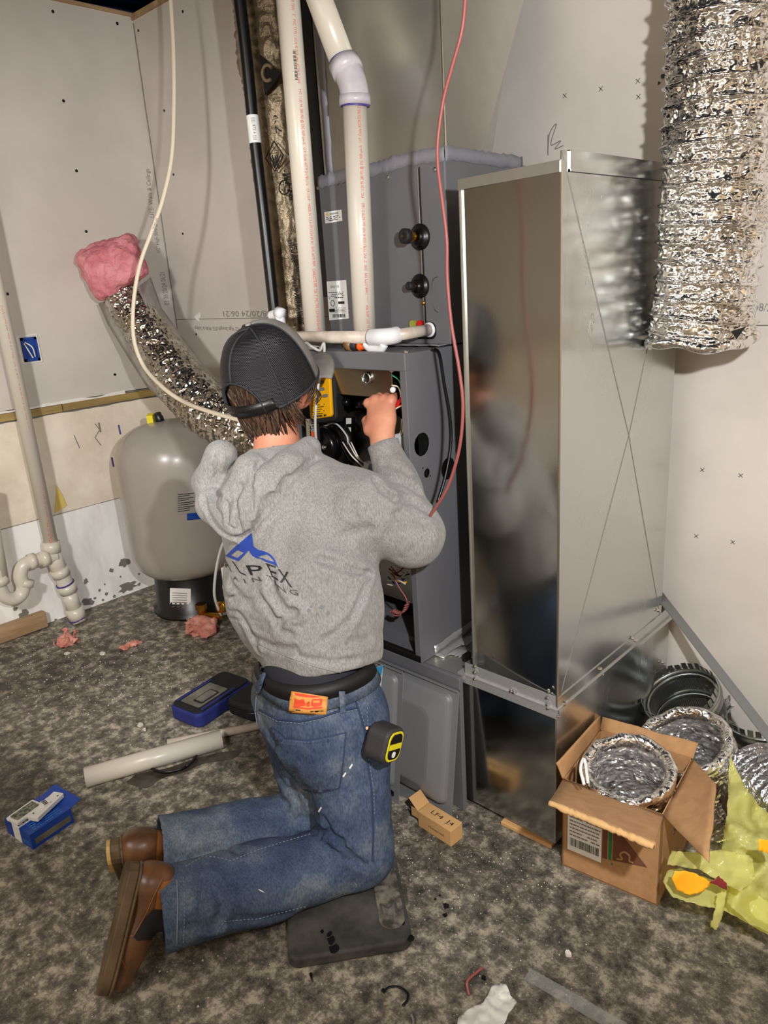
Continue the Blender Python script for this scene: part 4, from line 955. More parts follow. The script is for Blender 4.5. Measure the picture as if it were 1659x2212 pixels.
mesh('sheath', *tube(smoothpath([aD(x, y, d) for x, y, d in ((366, -70, 3.0), (369, 0, 3.0), (375, 110, 3.02), (376, 230, 3.05), (371, 340, 3.08), (352, 430, 3.1), (328, 500, 3.12), (303, 570, 3.15), (289, 650, 3.18), (289, 730, 3.2), (310, 790, 3.22), (350, 835, 3.1), (392, 865, 3.0), (440, 885, 2.9), (520, 908, 2.85), (600, 925, 2.8))], 10), .0088, 12, flat=.7), 'cream_wire', ww, smooth=True)
pipe_text('cable_print', '14-2 AWG WITH GROUND  TYPE NM-B  600 V', aD(316, 535, 3.14), aD(340, 470, 3.11), .0088, CO - aD(316, 535, 3.14), 0, .006, 'black_ink', ww, length=.13)
sd = thing('screwdriver', 'screwdriver with an orange and black handle lying on top of the furnace', 'screwdriver', aZ(790, 752, ZT))
zt = ZT + .02
sA, sB, sC, sD, sE = [aY(*p, 1.535) for p in ((742, 744), (772, 747), (776, 748), (800, 750), (826, 753))]
dx = _n(sD - sA)
mesh('handle', *tube([sA, sA + dx * .02, sB - dx * .004, sB], [.010, .016, .016, .012], 14), 'black_rough', sd, smooth=True)
mesh('handle_collar', *tube([aY(750, 745, 1.533), aY(762, 746, 1.533)], .0175, 14), 'gold_blur', sd, smooth=True)
mesh('ferrule', *tube([sC, sC + dx * .008, sC + dx * .014, sD, sE - dx * .02, sE], [.013, .013, .008, .0085, .006, .004], 14), 'orange', sd, smooth=True)
mesh('tip', *tube([sE, sE + dx * .014], [.0035, .001], 10), 'black', sd)

mt = thing('test_meter', 'yellow handheld test meter in a black rubber holster hanging at the furnace opening', 'meter', aY(697, 905, 1.40))
mc = [aD(*p, 2.27) for p in ((684, 905), (716, 903), (710, 779), (684, 783))]
cM = np.mean([aD(693, 836, 2.27)], 0); uyM = _n(aD(697, 775, 2.27) - aD(704, 905, 2.27)); uxM = _n(np.cross(uyM, _n(cM - CO)) * -1)
ang = .6; nM = _n(CO - cM); nM = _n(nM - uyM * nM.dot(uyM)); uxM = np.cross(uyM, nM)
# the face looks to the left of the camera
fM = _n(nM * math.cos(ang) - uxM * math.sin(ang)); sM = np.cross(uyM, fM)
MS = 1.13
def mbox(name, cx_, cy_, w_, h_, d0, d1, m, r=.008, par=None):
    P = rrect(w_ * MS, h_ * MS, r * MS); o = mesh(name, *prism([(a + cx_ * MS, b + cy_ * MS) for a, b in P], cM + fM * d0 * MS, sM, uyM, fM, (d1 - d0) * MS), m, par or mt); return o
bevel(mbox('holster', .0, -.002, .088, .185, -.045, -.004, 'black_rough', .014), .006)
bevel(mbox('meter_body', -.002, 0, .072, .168, -.01, .006, 'yellow', .01), .004)
mbox('display', -.004, .062, .05, .03, .0062, .0075, 'black', .003)
for r_ in range(4):
    for c_ in range(2):
        if r_ < 3 or c_ == 1: bevel(mbox('button', -.02 + .028 * c_ + (.01 if r_ == 3 else 0), .03 - .019 * r_, .018, .009, .006, .009, 'patch', .004), .001)
mesh('face_print', *lines(cM + fM * .0072 + sM * -.03 + uyM * -.085, sM, uyM, .046, .034, 5, .4, .0006, 3), 'black_ink', mt)
mesh('face_print', *lines(cM + fM * .0072 + sM * -.03 + uyM * -.094, sM, uyM, .05, .008, 1, .8, .0006, 4), 'black_ink', mt)
tb = thing('rubber_tube', 'clear rubber hose hanging down over the yellow meter face', 'hose', aD(695, 990, 1.98))
mesh('hose', *tube(smoothpath([aD(*p) for p in ((655, 748, 2.22), (662, 741, 2.22), (672, 748, 2.20), (690, 757, 2.20), (697, 745, 2.19), (700, 743, 2.19), (700, 765, 2.19), (693, 800, 2.18), (685, 850, 2.18), (681, 900, 2.19), (683, 950, 2.22), (692, 985, 2.27), (700, 1010, 2.32))], 8), .0042, 10), 'tube', tb, smooth=True)

# ================================================================== return base, leaning doors, return drop
rb_ = thing('furnace_stand', 'low grey base box carrying the furnace beside the galvanized return duct', 'furnace base', (-1.56, 1.84, 0))
mesh('base_body', *box(-1.93, -1.243, 1.512, 2.2, 0, .452), 'galv_dull', rb_)
bevel(mesh('front_frame', *box(-1.93, -1.212, 1.497, 1.515, .0, .466), 'steel_grey', rb_), .002)
mesh('top_plate', *box(-1.93, -1.215, 1.512, 2.2, .452, .466), 'galv_dull', rb_)
tape('foil_tape', [(XR + .005, 1.56, .468), (XR + .01, 1.8, .468), (XR + .02, 2.15, .468)], .07, rb_, 'foiltape', up=(1, 0, 0), nz=(0, 0, 1), jag=.012)
tape('foil_tape', [(XR + .03, 1.62, .469), (XR + .1, 1.64, .469), (-1.215, 1.66, .469)], .07, rb_, 'foiltape', up=(0, 1, 0), nz=(0, 0, 1), jag=.015)
tape('foil_tape', [(XR + .002, 1.56, .485), (XR + .002, 1.8, .5), (XR + .002, 2.1, .485)], .028, rb_, 'foiltape', nz=(1, 0, 0), jag=.004)
mesh('clip', *obox((-1.262, 1.6, .478), (1, 0, 0), (0, 1, 0), (0, 0, 1), .012, .03, .022), 'black', rb_)

def door(name, lab, x0, x1, tz, ty, by, inset_l=.02):
    t = thing(name, lab, 'furnace door', ((x0 + x1) / 2, by, 0), 'removed furnace doors leaning on the base')
    up = _n(np.array([0, ty - by, tz])); o = np.array([x0, by, 0.0]); Hh = math.hypot(ty - by, tz); nz = np.cross((1, 0, 0), up)
    W = x1 - x0
    mesh('back_sheet', *prism([(0, 0), (W, 0), (W, Hh), (0, Hh)], o, (1, 0, 0), up, nz, .004), 'steel_grey2', t)
    # pillow: outer outline to a smaller raised face with a wide rounded corner
    def rr_(x_0, x_1, y_0, y_1, r, n=8):
        P = []
        for cx_, cy_, a0 in ((x_1 - r, y_1 - r, 0), (x_0 + r, y_1 - r, 90), (x_0 + r, y_0 + r, 180), (x_1 - r, y_0 + r, 270)):
            for k in range(n + 1):
                a = math.radians(a0 + 90 * k / n); P.append((cx_ + r * math.cos(a), cy_ + r * math.sin(a)))
        return P
    L = [(rr_(.008, W - .02, .05, Hh - .022, .02), .004), (rr_(.012, W - .024, .054, Hh - .026, .022), .016), (rr_(.022, W - .034, .062, Hh - .036, .026), .022), (rr_(.062, W - .076, .10, Hh - .078, .04), .040), (rr_(.07, W - .084, .108, Hh - .086, .04), .041)]
    V = []; F = []
    for P, h in L:
        V += [o + np.array([1, 0, 0]) * a + up * b + nz * h for a, b in P]
    n = len(L[0][0])
    for l in range(len(L) - 1):
        for k in range(n): F.append([l * n + k, l * n + (k + 1) % n, (l + 1) * n + (k + 1) % n, (l + 1) * n + k])
    F.append([(len(L) - 1) * n + k for k in range(n)])
    bevel(mesh('pressed_face', V, F, 'steel_grey2', t), .004, 3)
    mesh('top_lip', *prism([(0, Hh - .004), (W, Hh - .004), (W, Hh), (0, Hh)], o, (1, 0, 0), up, nz, .012), 'steel_grey2', t)
    return t
dR = door('furnace_door', 'grey pressed-steel furnace door leaning on the base, nearer the galvanized duct', -1.60, -1.208, .432, 1.492, 1.43)
dLf = door('furnace_door', 'grey pressed-steel furnace door leaning beside the kneeling man, with a blue topped label', -1.86, -1.392, .448, 1.455, 1.392)
lq = [aY(*p, 1.40) for p in ((806, 1530), (816, 1536), (826, 1436), (808, 1440))]
sticker(dLf, ((800, 1530), (818, 1537), (828, 1436), (806, 1444)), lambda a, b: aY(a, b, 1.405), 'door_label', 'white')
sticker(dLf, ((804, 1462), (824, 1458), (828, 1437), (806, 1444)), lambda a, b: aY(a, b, 1.403), 'label_header', 'sky_ink')
p0 = aY(803, 1528, 1.402); mesh('label_print', *lines(p0, (1, 0, 0), (0, 0, 1), .025, .11, 16, .6, .001, 9), 'black_ink', dLf)
mesh('latch', *obox(aY(847, 1713, 1.385), (1, 0, 0), (0, 1, 0), (0, 0, 1), .012, .004, .016), 'black', dLf)

RX0, RX1, RY0, RY1 = -1.210, -.907, 1.532, 2.178
ret = thing('return_duct', 'shiny galvanized return drop standing to the right of the furnace', 'ductwork', (-1.07, 1.85, 0))
ZU0, ZU1 = .47, 1.815
V = []; F = []; nb_ = 24
for i in range(nb_ + 1):
    u = i / nb_
    for k in range(13):
        v = k / 12; V.append((RX0 + (RX1 - RX0) * u, RY0 + .038 * (1 - u) - .003 * 4 * u * (1 - u), ZU0 + (ZU1 - ZU0) * v))
for i in range(nb_):
    for k in range(12): F.append([i * 13 + k, (i + 1) * 13 + k, (i + 1) * 13 + k + 1, i * 13 + k + 1])
mesh('front_panel', V, F, 'galv', ret, smooth=True)
# side with cross-break creases: five-point pyramid 7 mm proud
ym, zm = aX(1353, 940, RX1)[1], aX(1353, 940, RX1)[2]
Kc = [(RX1, RY0, ZU0), (RX1, RY1, ZU0), (RX1, RY1, ZU1 + .02), (RX1, RY0, ZU1 + .02)]; M_ = (RX1 + .007, ym, zm)
Kb = [(x - .003, y, z) for x, y, z in Kc]
mesh('side_panel', Kc + [M_] + Kb, [[0, 1, 4], [1, 2, 4], [2, 3, 4], [3, 0, 4], [8, 7, 6, 5], [0, 5, 6, 1], [1, 6, 7, 2], [2, 7, 8, 3], [3, 8, 5, 0]], 'galv_side', ret)
for q_ in Kc: mesh('crease', *tube([np.array(M_) + (.0004, 0, 0), np.array(q_) + (.0004, 0, 0)], .0011, 5), 'patch', ret)
mesh('left_panel', *box(RX0, RX0 + .003, RY0 + .03, RY1, ZU0, ZU1), 'galv_dull', ret)
mesh('back_panel', *box(RX0, RX1, RY1 - .003, RY1, ZU0, ZU1), 'galv_dull', ret)
mesh('front_lip', *obox(((RX0 + RX1) / 2, RY0 + .013, ZU1 - .01), (1, -.108, 0), (.108, 1, 0), (0, 0, 1), RX1 - RX0, .006, .024), 'galv_dull', ret)
mesh('side_cap', *join(box(RX1 - .004, RX1 + .004, 1.562, RY1 - .02, 1.795, 1.838), box(RX1 - .004, RX1 + .006, 1.562, RY1 - .02, 1.795, 1.8)), 'galv_side', ret)
mesh('corner_seam', *join(tube([(RX1, RY0, ZU0), (RX1, RY0, ZU1)], .0035, 6), box(RX1, RX1 + .002, RY0, RY0 + .02, ZU0, ZU1)), 'galv_side', ret)
bevel(mesh('lower_box', *box(-1.236, -.909, 1.53, 2.25, .022, .457), 'galv', ret), .002)
mesh('lower_side', *box(-.91, -.9075, 1.531, 2.249, .024, .455), 'galv_side', ret)
mesh('front_flange', *join(box(-1.238, RX1 + .002, 1.524, 1.53, .44, .466), box(RX0 - .004, RX1, RY0 - .003, RY0, .466, .505), obox((-1.07, 1.552, .468), (1, 0, 0), (0, 1, 0), (0, 0, 1), .335, .06, .003)), 'foiltape', ret)
mesh('side_flange', *join(box(RX1, RX1 + .003, 1.53, RY1 + .06, .466, .5), box(RX1 - .002, RX1 + .008, 1.53, 2.25, .452, .466)), 'galv_side', ret)
for px, py in ((1026, 1438), (1026, 1451), (1026, 1466), (1185, 1492), (1183, 1506), (1183, 1521), (1184, 1529), (1104, 1492), (1111, 1495)):
    mesh('screw', *lathe(aY(px, py, 1.526), (0, -1, 0), [(0, .006), (.003, .006), (.007, .003)], 8), 'galv_side', ret)
for px, py in ((1420, 1318), (1365, 1378), (1373, 1383), (1296, 1445), (1300, 1457), (1218, 1519), (1205, 1546), (1430, 1430)):
    mesh('screw', *lathe(aX(px, py, RX1 + .003), (1, 0, 0), [(0, .006), (.003, .006), (.007, .003)], 8), 'galv_side', ret)
sh = mesh('wood_shim', *obox((-1.005, 1.552, .007), (1, .06, 0), (-.06, 1, 0), (0, 0, 1), .17, .06, .013), 'wood'); tag(sh, 'thin wooden shim lying under the galvanized return duct', 'shim'); bevel(sh, .002)
for ob_ in (bpy.data.objects['wood_shim'],): ob_.data.materials[0] = MT['card_lt']

stp = thing('metal_strap', 'long flat galvanized strap leaning from the duct flange down to the right', 'metal strip', aY(1659, 1590, 1.86))
sa, sb_ = aY(1424, 1284, 2.2), aY(1668, 1598, 1.88); sb2 = sb_ + (sb_ - sa) * (sb_[2] - .01) / (sa[2] - sb_[2])
dd = _n(sb2 - sa); nn = _n(CO - sa); wv = _n(np.cross(dd, nn)); 
mesh('strip', *obox((sa + sb2) / 2, dd, wv, np.cross(dd, wv), np.linalg.norm(sb2 - sa), .026, .002), 'strapm', stp)
mesh('bent_edge', *obox((sa + sb2) / 2 + wv * .013 + np.cross(dd, wv) * .003, dd, wv, np.cross(dd, wv), np.linalg.norm(sb2 - sa), .002, .008), 'strapm', stp)

jug = thing('plastic_jug', 'white plastic jug half hidden in the gap behind the galvanized return duct', 'jug', (-1.235, 2.02, .468))
mesh('jug_body', *lathe((-1.262, 1.93, .468), (0, 0, 1), [(0, .06), (.01, .072), (.08, .075), (.13, .07), (.16, .05), (.18, .02)], 28), 'white_plastic', jug, smooth=True)
mesh('jug_cap', *lathe((-1.262, 1.93, .646), (0, 0, 1), [(0, .022), (.02, .022)], 20), 'white_plastic', jug, smooth=True)

# ================================================================== pressure tank
tk = thing('pressure_tank', 'tall grey pressure tank on a black stand in the left corner', 'water tank', (-3.36, 1.84, 0))
TC = np.array([-3.30, 1.87, 0]); 
prof = [(.20, .05), (.205, .16), (.225, .22), (.26, .258), (.31, .276), (.36, .282), (.40, .283), (.5, .284), (.6, .284), (.7, .284), (.78, .284), (.83, .28), (.88, .268), (.925, .24), (.96, .195), (.985, .135), (.998, .06), (1.0, .0)]
ts = mesh('tank_shell', *lathe(TC, (0, 0, 1), prof, 64, False), 'tank', tk, smooth=True); s_ = ts.modifiers.new('sub', 'SUBSURF'); s_.levels = s_.render_levels = 2
mesh('stand', *lathe(TC, (0, 0, 1), [(0, .205), (.006, .215), (.02, .215), (.03, .195), (.22, .188), (.25, .18)], 48), 'black', tk, smooth=True)
q = aD(345, 908, 3.62); tp = np.array([TC[0] - .02, TC[1] - .03, .99])
mesh('air_valve', *lathe(tp, (.2, -.3, 1), [(0, .022), (.03, .022), (.033, .018), (.05, .018)], 18), 'black', tk, smooth=True)
mesh('valve_tag', *obox(tp + np.array([-.035, -.03, .02]), (.7, .7, 0), (-.7, .7, .2), (0, 0, 1), .03, .035, .045), 'yellow_tag', tk)
def on_cyl(c, r, px, py):
    d = ray(px, py); o = CO - c; a = d[0] ** 2 + d[1] ** 2; b = 2 * (o[0] * d[0] + o[1] * d[1]); cc_ = o[0] ** 2 + o[1] ** 2 - r * r
    t = (-b - math.sqrt(max(b * b - 4 * a * cc_, 0))) / (2 * a); return CO + d * t
def cyl_patch(name, c, r, x0, x1, y0, y1, m, parent, skew=0, n=8):
    V = []; F = []
    for i in range(n + 1):
        for j in range(n + 1):
            px = x0 + (x1 - x0) * i / n; py = y0 + (y1 - y0) * j / n + skew * i / n; V.append(on_cyl(c, r, px, py))
    for i in range(n):
        for j in range(n): F.append([i * (n + 1) + j, i * (n + 1) + j + 1, (i + 1) * (n + 1) + j + 1, (i + 1) * (n + 1) + j])
    return mesh(name, V, F, m, parent, smooth=True)
cyl_patch('rating_plate', TC, .2865, 379, 436, 1062, 1112, mat('plate_grey', (150, 146, 140), .5), tk, -6)
cyl_patch('blue_emblem', TC, .2862, 404, 445, 1105, 1124, 'navy', tk, -4)
cyl_patch('blue_band', TC, .287, 428, 445, 1055, 1110, 'navy', tk, -2)
for k in range(9): cyl_patch('plate_print', TC, .2868, 384, 384 + random.randint(22, 40), 1068 + k * 4.6, 1069.6 + k * 4.6, 'black_ink', tk, -4, 4)
cyl_patch('stand_label', TC, .1925, 367, 412, 1270, 1322, 'white', tk, 2)
for k in range(7): cyl_patch('label_print', TC, .1935, 372, 404, 1280 + k * 5, 1281.5 + k * 5, 'grey_ink', tk, 1, 3)
vl = thing('brass_valve', 'brass fittings with a yellow handle at the foot of the pressure tank', 'valve', aZ(438, 1330))
c = aZ(437, 1328, .06)
mesh('valve_body', *join(tube([c + (0, 0, -.06), c + (0, 0, .05)], .02, 16), lathe(c + (0, 0, .03), (0, 0, 1), [(0, .028), (.03, .028)], 6), tube([c, c + (.09, .05, 0)], .018, 14)), 'brass', vl, smooth=False)
mesh('valve_handle', *obox(c + np.array([.02, -.03, -.015]), (1, .4, 0), (-.4, 1, 0), (0, 0, 1), .08, .02, .008), 'yellow_tag', vl)
mesh('gauge', *lathe(c + (.1, .06, .05), (.3, -1, .2), [(0, .03), (.02, .03), (.022, .026)], 20), 'brass', vl, smooth=True)
mesh('supply_hose', *tube(smoothpath([c + (.09, .05, 0), c + (.11, .02, .15), c + (.1, .1, .35), c + (.16, .2, .5)]), .007, 10), 'tube', vl, smooth=True)
bevel(mesh('switch_cover', *obox(c + np.array([.13, .10, .22]), (1, .3, 0), (-.3, 1, 0), (0, 0, 1), .05, .05, .07), 'white_plastic', vl), .004)
# ================================================================== the kneeling man
J = dict(pel=aD(682, 1490, 1.99), hipR=aD(742, 1545, 1.97), hipL=aD(632, 1500, 2.08), kneeR=aD(775, 1845, 2.02), kneeL=aD(690, 1765, 2.17), ankR=aD(372, 1958, 1.84), ankL=aD(362, 1828, 2.0),
         waist=aD(680, 1440, 1.99), mid=aD(655, 1290, 2.03), chest=aD(641, 1130, 2.06), neck=aD(598, 985, 2.05), shR=aD(790, 1095, 1.96), shL=aD(512, 1065, 2.14),
         elR=aD(893, 1155, 2.03), wrR=aD(826, 955, 2.08), haR=aD(818, 900, 2.09), elL=aD(560, 1290, 2.22), wrL=aD(660, 1200, 2.36), head=aD(582, 812, 2.03))
PXM = 2.0 / FPX                                  # metres per photo pixel at the man's distance
HF = _n(np.array([-.10, .95, .32])); HR = _n(np.cross(HF, [-.06, 0, 1.0])); HU = np.cross(HR, HF)   # head forward, right, up
hc = J['head']
fwd = _n(np.array([-.2, .97, 0])); sidev = np.array([fwd[1], -fwd[0], 0])    # torso forward and his right
up_t = _n(J['neck'] - J['waist'])

def person_sdf(P):
    d = sd_ell(P, hc + HU * .02, HF, HR, HU, .115, .093, .115)
    d = smin(d, sd_cap(P, hc - HU * .02 + HF * .03, hc - HU * .095 + HF * .07, .066, .042), .03)        # face and jaw
    d = smin(d, sd_cap(P, hc + HF * .112 - HU * .012, hc + HF * .128 - HU * .045, .008, .014), .012)     # nose
    d = smin(d, sd_cap(P, hc + HF * .105 - HU * .075 - HR * .012, hc + HF * .105 - HU * .075 + HR * .012, .009), .008)
    d = smax(d, -sd_cap(P, hc + HF * .122 - HU * .0755 - HR * .016, hc + HF * .122 - HU * .0755 + HR * .016, .004), .004)
    for s in (-1, 1):
        d = smax(d, -sd_ell(P, hc + HF * .108 - HU * .005 + HR * .034 * s, HF, HR, HU, .016, .02, .013), .01)
        d = smin(d, sd_ell(P, hc + HF * .092 - HU * .007 + HR * .034 * s, HF, HR, HU, .014, .014, .012), .003)
        e = hc - HU * .03 + HR * .099 * s - HF * .005
        ea = sd_cap(P, e + HU * .022, e - HU * .02 + HF * .006, .02, .013, flat=(HR * s - HF * .5, 2.2))
        ea = smax(ea, -sd_cap(P, e + HR * s * .012 + HU * .018, e + HR * s * .012 - HU * .008, .009, .006), .005)
        d = smin(d, ea, .006)
    d = smin(d, sd_cap(P, hc - HU * .06 - HF * .02, J['neck'] - up_t * .04, .06, .066), .03)
    d = smin(d, sd_cap(P, J['neck'] - up_t * .06, J['chest'] - up_t * .02, .08, .12), .05)
    d = smin(d, sd_cap(P, J['chest'], J['mid'], .125, .11, flat=(fwd, 1.15)), .05); d = smin(d, sd_cap(P, J['mid'], J['pel'], .11, .115), .05)
    for a, b, c, s in (('shR', 'elR', 'wrR', 1), ('shL', 'elL', 'wrL', -1)):
        d = smin(d, sd_cap(P, J['chest'] + up_t * .05, J[a] - sidev * s * .03, .06, .055), .04)
        d = smin(d, sd_cap(P, J[a] - sidev * s * .02, J[b], .05, .04), .03); d = smin(d, sd_cap(P, J[b], J[c], .038, .026), .02)
    for a, b, c in (('hipR', 'kneeR', 'ankR'), ('hipL', 'kneeL', 'ankL')):
        d = smin(d, sd_cap(P, J[a], J[b], .075, .05), .04); d = smin(d, sd_cap(P, J[b], J[c], .048, .034), .02)
    return d
def hand_sdf(base, W, T, N, sgn):                # W along the palm to the fingers, T towards the thumb, N out of the back of the hand
    def f(P):
        d = sd_cap(P, base - W * .03, base + W * .03, .029, .034, flat=(N, 1.35))
        d = smin(d, sd_cap(P, base + W * .03 + T * .008, base + W * .075 + T * .016, .026, .022, flat=(N, 1.4)), .02)
        d = smin(d, sd_cap(P, base + W * .03 - T * .012, base + W * .07 - T * .02, .024, .02, flat=(N, 1.4)), .02)
        for i, (ln, off) in enumerate(((.044, .033), (.05, .012), (.046, -.010), (.036, -.031))):
            k0 = base + W * (.088 - .005 * abs(i - 1.2)) + T * off
            k1 = k0 + (W * .55 - N * .8) * ln; k2 = k1 + (-W * .45 - N * .75) * ln * .62; k3 = k2 + (-W * .9 - N * .1) * ln * .42
            q = smin(sd_cap(P, k0, k1, .0115, .0102), sd_cap(P, k1, k2, .0102, .0092), .003); q = smin(q, sd_cap(P, k2, k3, .0092, .0078), .003)
            d = smin(d, q, .006)
            d = smin(d, sd_cap(P, k0, k0, .0125), .006)
        t0 = base + W * .012 + T * .03; t1 = base + W * .045 + T * .05 - N * .024; t2 = t1 + W * .026 - N * .02 - T * .012; t3 = t2 + W * .018 - N * .008 - T * .018
        q = smin(sd_cap(P, t0, t1, .019, .0135), sd_cap(P, t1, t2, .013, .0115), .004); q = smin(q, sd_cap(P, t2, t3, .0112, .009), .004)
        return smin(d, q, .01)
    return f
WR = _n(J['haR'] - J['wrR'] + np.array([.0, .01, 0])); vN = _n(CO - J['haR']); NR = _n(vN - WR * vN.dot(WR)); NR = _n(NR * .9 + np.cross(WR, NR) * -.4)
TR = -np.cross(WR, NR) if np.cross(WR, NR).dot(sidev) > 0 else np.cross(WR, NR)
lo = np.minimum.reduce(list(J.values())) - .2; hi = np.maximum.reduce(list(J.values())) + .2
bv_, bf_ = surf(person_sdf, lo, hi, .0095)
h2 = surf(person_sdf, hc - .17, hc + .17, .0045)
hb = J['wrR'] + WR * .03; HS = 1.14
hr = surf(lambda P: smin(hand_sdf(hb, WR, TR, NR, 1)(hb + (P - hb) / HS) * HS, sd_cap(P, J['wrR'] - WR * .05, hb, .027, .027), .02), hb - .15, hb + .18, .003)
wl_d = _n(J['wrL'] - J['elL'])
NL = _n(np.array([0, 0, 1.]) - wl_d * wl_d[2]); TL = np.cross(wl_d, NL); TL = TL if TL.dot(sidev) > 0 else -TL
hl = surf(lambda P: smin(hand_sdf(J['wrL'] + wl_d * .03, wl_d, TL, NL, -1)(P), sd_cap(P, J['wrL'] - wl_d * .05, J['wrL'] + wl_d * .03, .027, .027), .02), J['wrL'] - .17, J['wrL'] + .19, .0035)
# the head is taken from the fine grid, the rest from the coarse one
bvA = np.asarray(bv_); cutp = hc; far = lambda V: (np.abs(np.asarray(V) - hc) > .163).any(1)
fA = [f for f in bf_ if far(bvA[f]).any()]
per = mesh('person', *join((bvA, fA), h2, hr, hl), 'skin', None, smooth=True, base=(J['kneeR'][0], J['kneeR'][1], 0))
tag(per, 'kneeling man in grey hooded sweatshirt, jeans and black mesh cap working on the open furnace', 'person')

# hair: a base shell plus separate locks falling over the nape
def hair_sdf(P):
    d = smin(sd_ell(P, hc + HU * .02 - HF * .006, HF, HR, HU,   .120, .101, .119), sd_ell(P, hc - HU * .045 - HF * .04, HF, HR, HU, .082, .094, .075), .03); d = d + .006 * vnoise(P * np.array([1, 1, .25]), 70, 3)
    cut = (P - (hc - HU * .085 + HF * .0)) @ _n(HU + HF * .15); d = smax(d, -cut, .012)
    front = (P - (hc + HF * .075)) @ HF; side_ = (P - (hc + HF * .035 - HU * .0)) @ HF
    d = smax(d, front, .01)
    low = (P - (hc - HU * .0)) @ HU
    d = np.where(low < 0, smax(d, side_ + low * .1, .01), d)
    d = smax(d, (P - (hc + HU * .055)) @ HU, .01)
    for s in (1, -1):
        e = hc - HU * .03 + HR * .102 * s; d = smax(d, -sd_cap(P, e + HU * .015, e - HU * .06 + HF * .01, .03), .006)
    return d
hs = surf(hair_sdf, hc - .16, hc + .16, .0055)
locks = []; rh = random.Random(11)
for k in range(900):
    az = rh.uniform(-1.0, 1.0) * 118; el = rh.uniform(-.075, .03); a = math.radians(180 + az)
    root = hc + HF * math.cos(a) * .112 + HR * math.sin(a) * .096 + HU * el
    out = _n(HF * math.cos(a) * .1 + HR * math.sin(a) * .1)
    if abs(az) > 72:                                # in front of and behind the ears
        if 68 < abs(az) < 110: continue
        ln = rh.uniform(.03, .05)
    else: ln = rh.uniform(.055, .095) * (1.1 - .35 * (abs(az) / 118))
    sw = rh.uniform(-.022, .022) + .014 * math.sin(az / 16.) + (.010 if az > 0 else -.004)
    tang = np.cross(HU, out)
    p = [root + out * .010, root + out * .017 - HU * ln * .35 + tang * sw * .2, root + out * (.012 + rh.uniform(-.002, .004)) - HU * ln * .7 + tang * sw * .6, root + out * (-.004 + rh.uniform(-.006, .010)) - HU * ln * 1.05 + tang * sw * 1.2]
    r0 = rh.uniform(.003, .0058)
    locks.append(tube(smoothpath(p, 4), [r0 * (1 - (i / 13.) ** 2 * .93) for i in range(13)], 5, flat=.6))
hair = mesh('hair', *hs, 'hair', per, smooth=True)
for a_, m_ in ((locks[::3] + locks[1::3], 'hair'), (locks[2::3], 'hair2')):
    o_ = mesh('hair_locks', *join(*a_), m_, hair, smooth=True); o_['kind'] = 'stuff'

# trucker cap
capo = thing('cap', '', '', hc); del capo['label'], capo['category']; capo.parent = per; capo.location = Vector(hc) - absloc(per)
CF, CS, CT = .139, .127, .142
def rim(a): return -.030 - .022 * (1 - math.cos(a)) / 2 + .004 * math.cos(2 * a)
def cap_pt(a, v, grow=0.):
    ph = v * PI / 2; h = math.cos(ph) ** .72 if ph < PI / 2 - 1e-6 else 0; u = math.sin(ph) ** .95
    zt = CT + .006 * math.cos(a)
    return hc + HF * ((CF + grow) * h * math.cos(a) - .004 * (1 - v)) + HR * ((CS + grow) * h * math.sin(a)) + HU * (rim(a) + (zt - rim(a)) * u + grow * v)
NA, NV = 180, 54; V = []; FB = []; FFr = []
for j in range(NV + 1):
    for i in range(NA): V.append(cap_pt(2 * PI * i / NA, j / NV))
for j in range(NV):
    for i in range(NA):
        a = math.degrees(2 * PI * (i + .5) / NA); b = abs(((a - 180) + 180) % 360 - 180); v = (j + .5) / NV
        arch = .31 * math.sqrt(max(0, 1 - (b / 35.) ** 2))
        if b < 35 and .0 <= v < arch: continue
        f = [j * NA + i, j * NA + (i + 1) % NA, (j + 1) * NA + (i + 1) % NA, (j + 1) * NA + i]
        (FFr if min(a, 360 - a) < 68 else FB).append(f)
def sub(V, F):
    u = sorted({i for f in F for i in f}); mp = {k: i for i, k in enumerate(u)}; return [V[i] for i in u], [[mp[i] for i in f] for f in F]
solid(mesh('mesh_panels', *sub(V, FB), 'cap_mesh', capo, smooth=True), .0018); solid(mesh('front_panel', *sub(V, FFr), 'cap_grey', capo, smooth=True), .0025)
for aa in (180, 180 - 60, 180 + 60, 68, 292):
    a = math.radians(aa); v0 = .32 if aa == 180 else 0
    mesh('panel_seam', *tube([cap_pt(a, v0 + (.99 - v0) * k / 30, .0008) for k in range(31)], .0042, 8, flat=.5), 'cap_band', capo, smooth=True)
arc = []
for k in range(41):
    b = -35 + 70 * k / 40; arc.append(cap_pt(math.radians(180 + b), .31 * math.sqrt(max(0, 1 - (b / 35.) ** 2)), .001))
mesh('opening_trim', *tube(arc, .005, 8, flat=.5), 'cap_band', capo, smooth=True)
V = []; F = []
for k in range(49):
    a = math.radians(180 - 48 + 2 * k)
    for v in (-.005, .095): V.append(cap_pt(a, max(v, 0), .0025) + HU * (min(v, 0) * .1))
for k in range(48): F.append([2 * k, 2 * k + 1, 2 * k + 3, 2 * k + 2])
solid(mesh('snap_strap', V, F, 'black', capo, smooth=True), .003)
mesh('snaps', *join(*[lathe(cap_pt(math.radians(180 - 24 + 6 * k), .05, .003), _n(cap_pt(math.radians(180 - 24 + 6 * k), .05, .01) - cap_pt(math.radians(180 - 24 + 6 * k), .05)), [(0, .0032), (.0015, .0032), (.002, .002)], 8) for k in range(9)]), 'black', capo)
mesh('sweatband', *tube([cap_pt(math.radians(a), .0, .0) for a in range(-130, 132, 4)], .004, 8), 'cap_band', capo, smooth=True)
mesh('top_button', *lathe(cap_pt(0, 1) , HU, [(0, .009), (.003, .008), (.005, .004)], 14), 'cap_grey', capo, smooth=True)
V = []; F = []; nB, mB = 25, 9
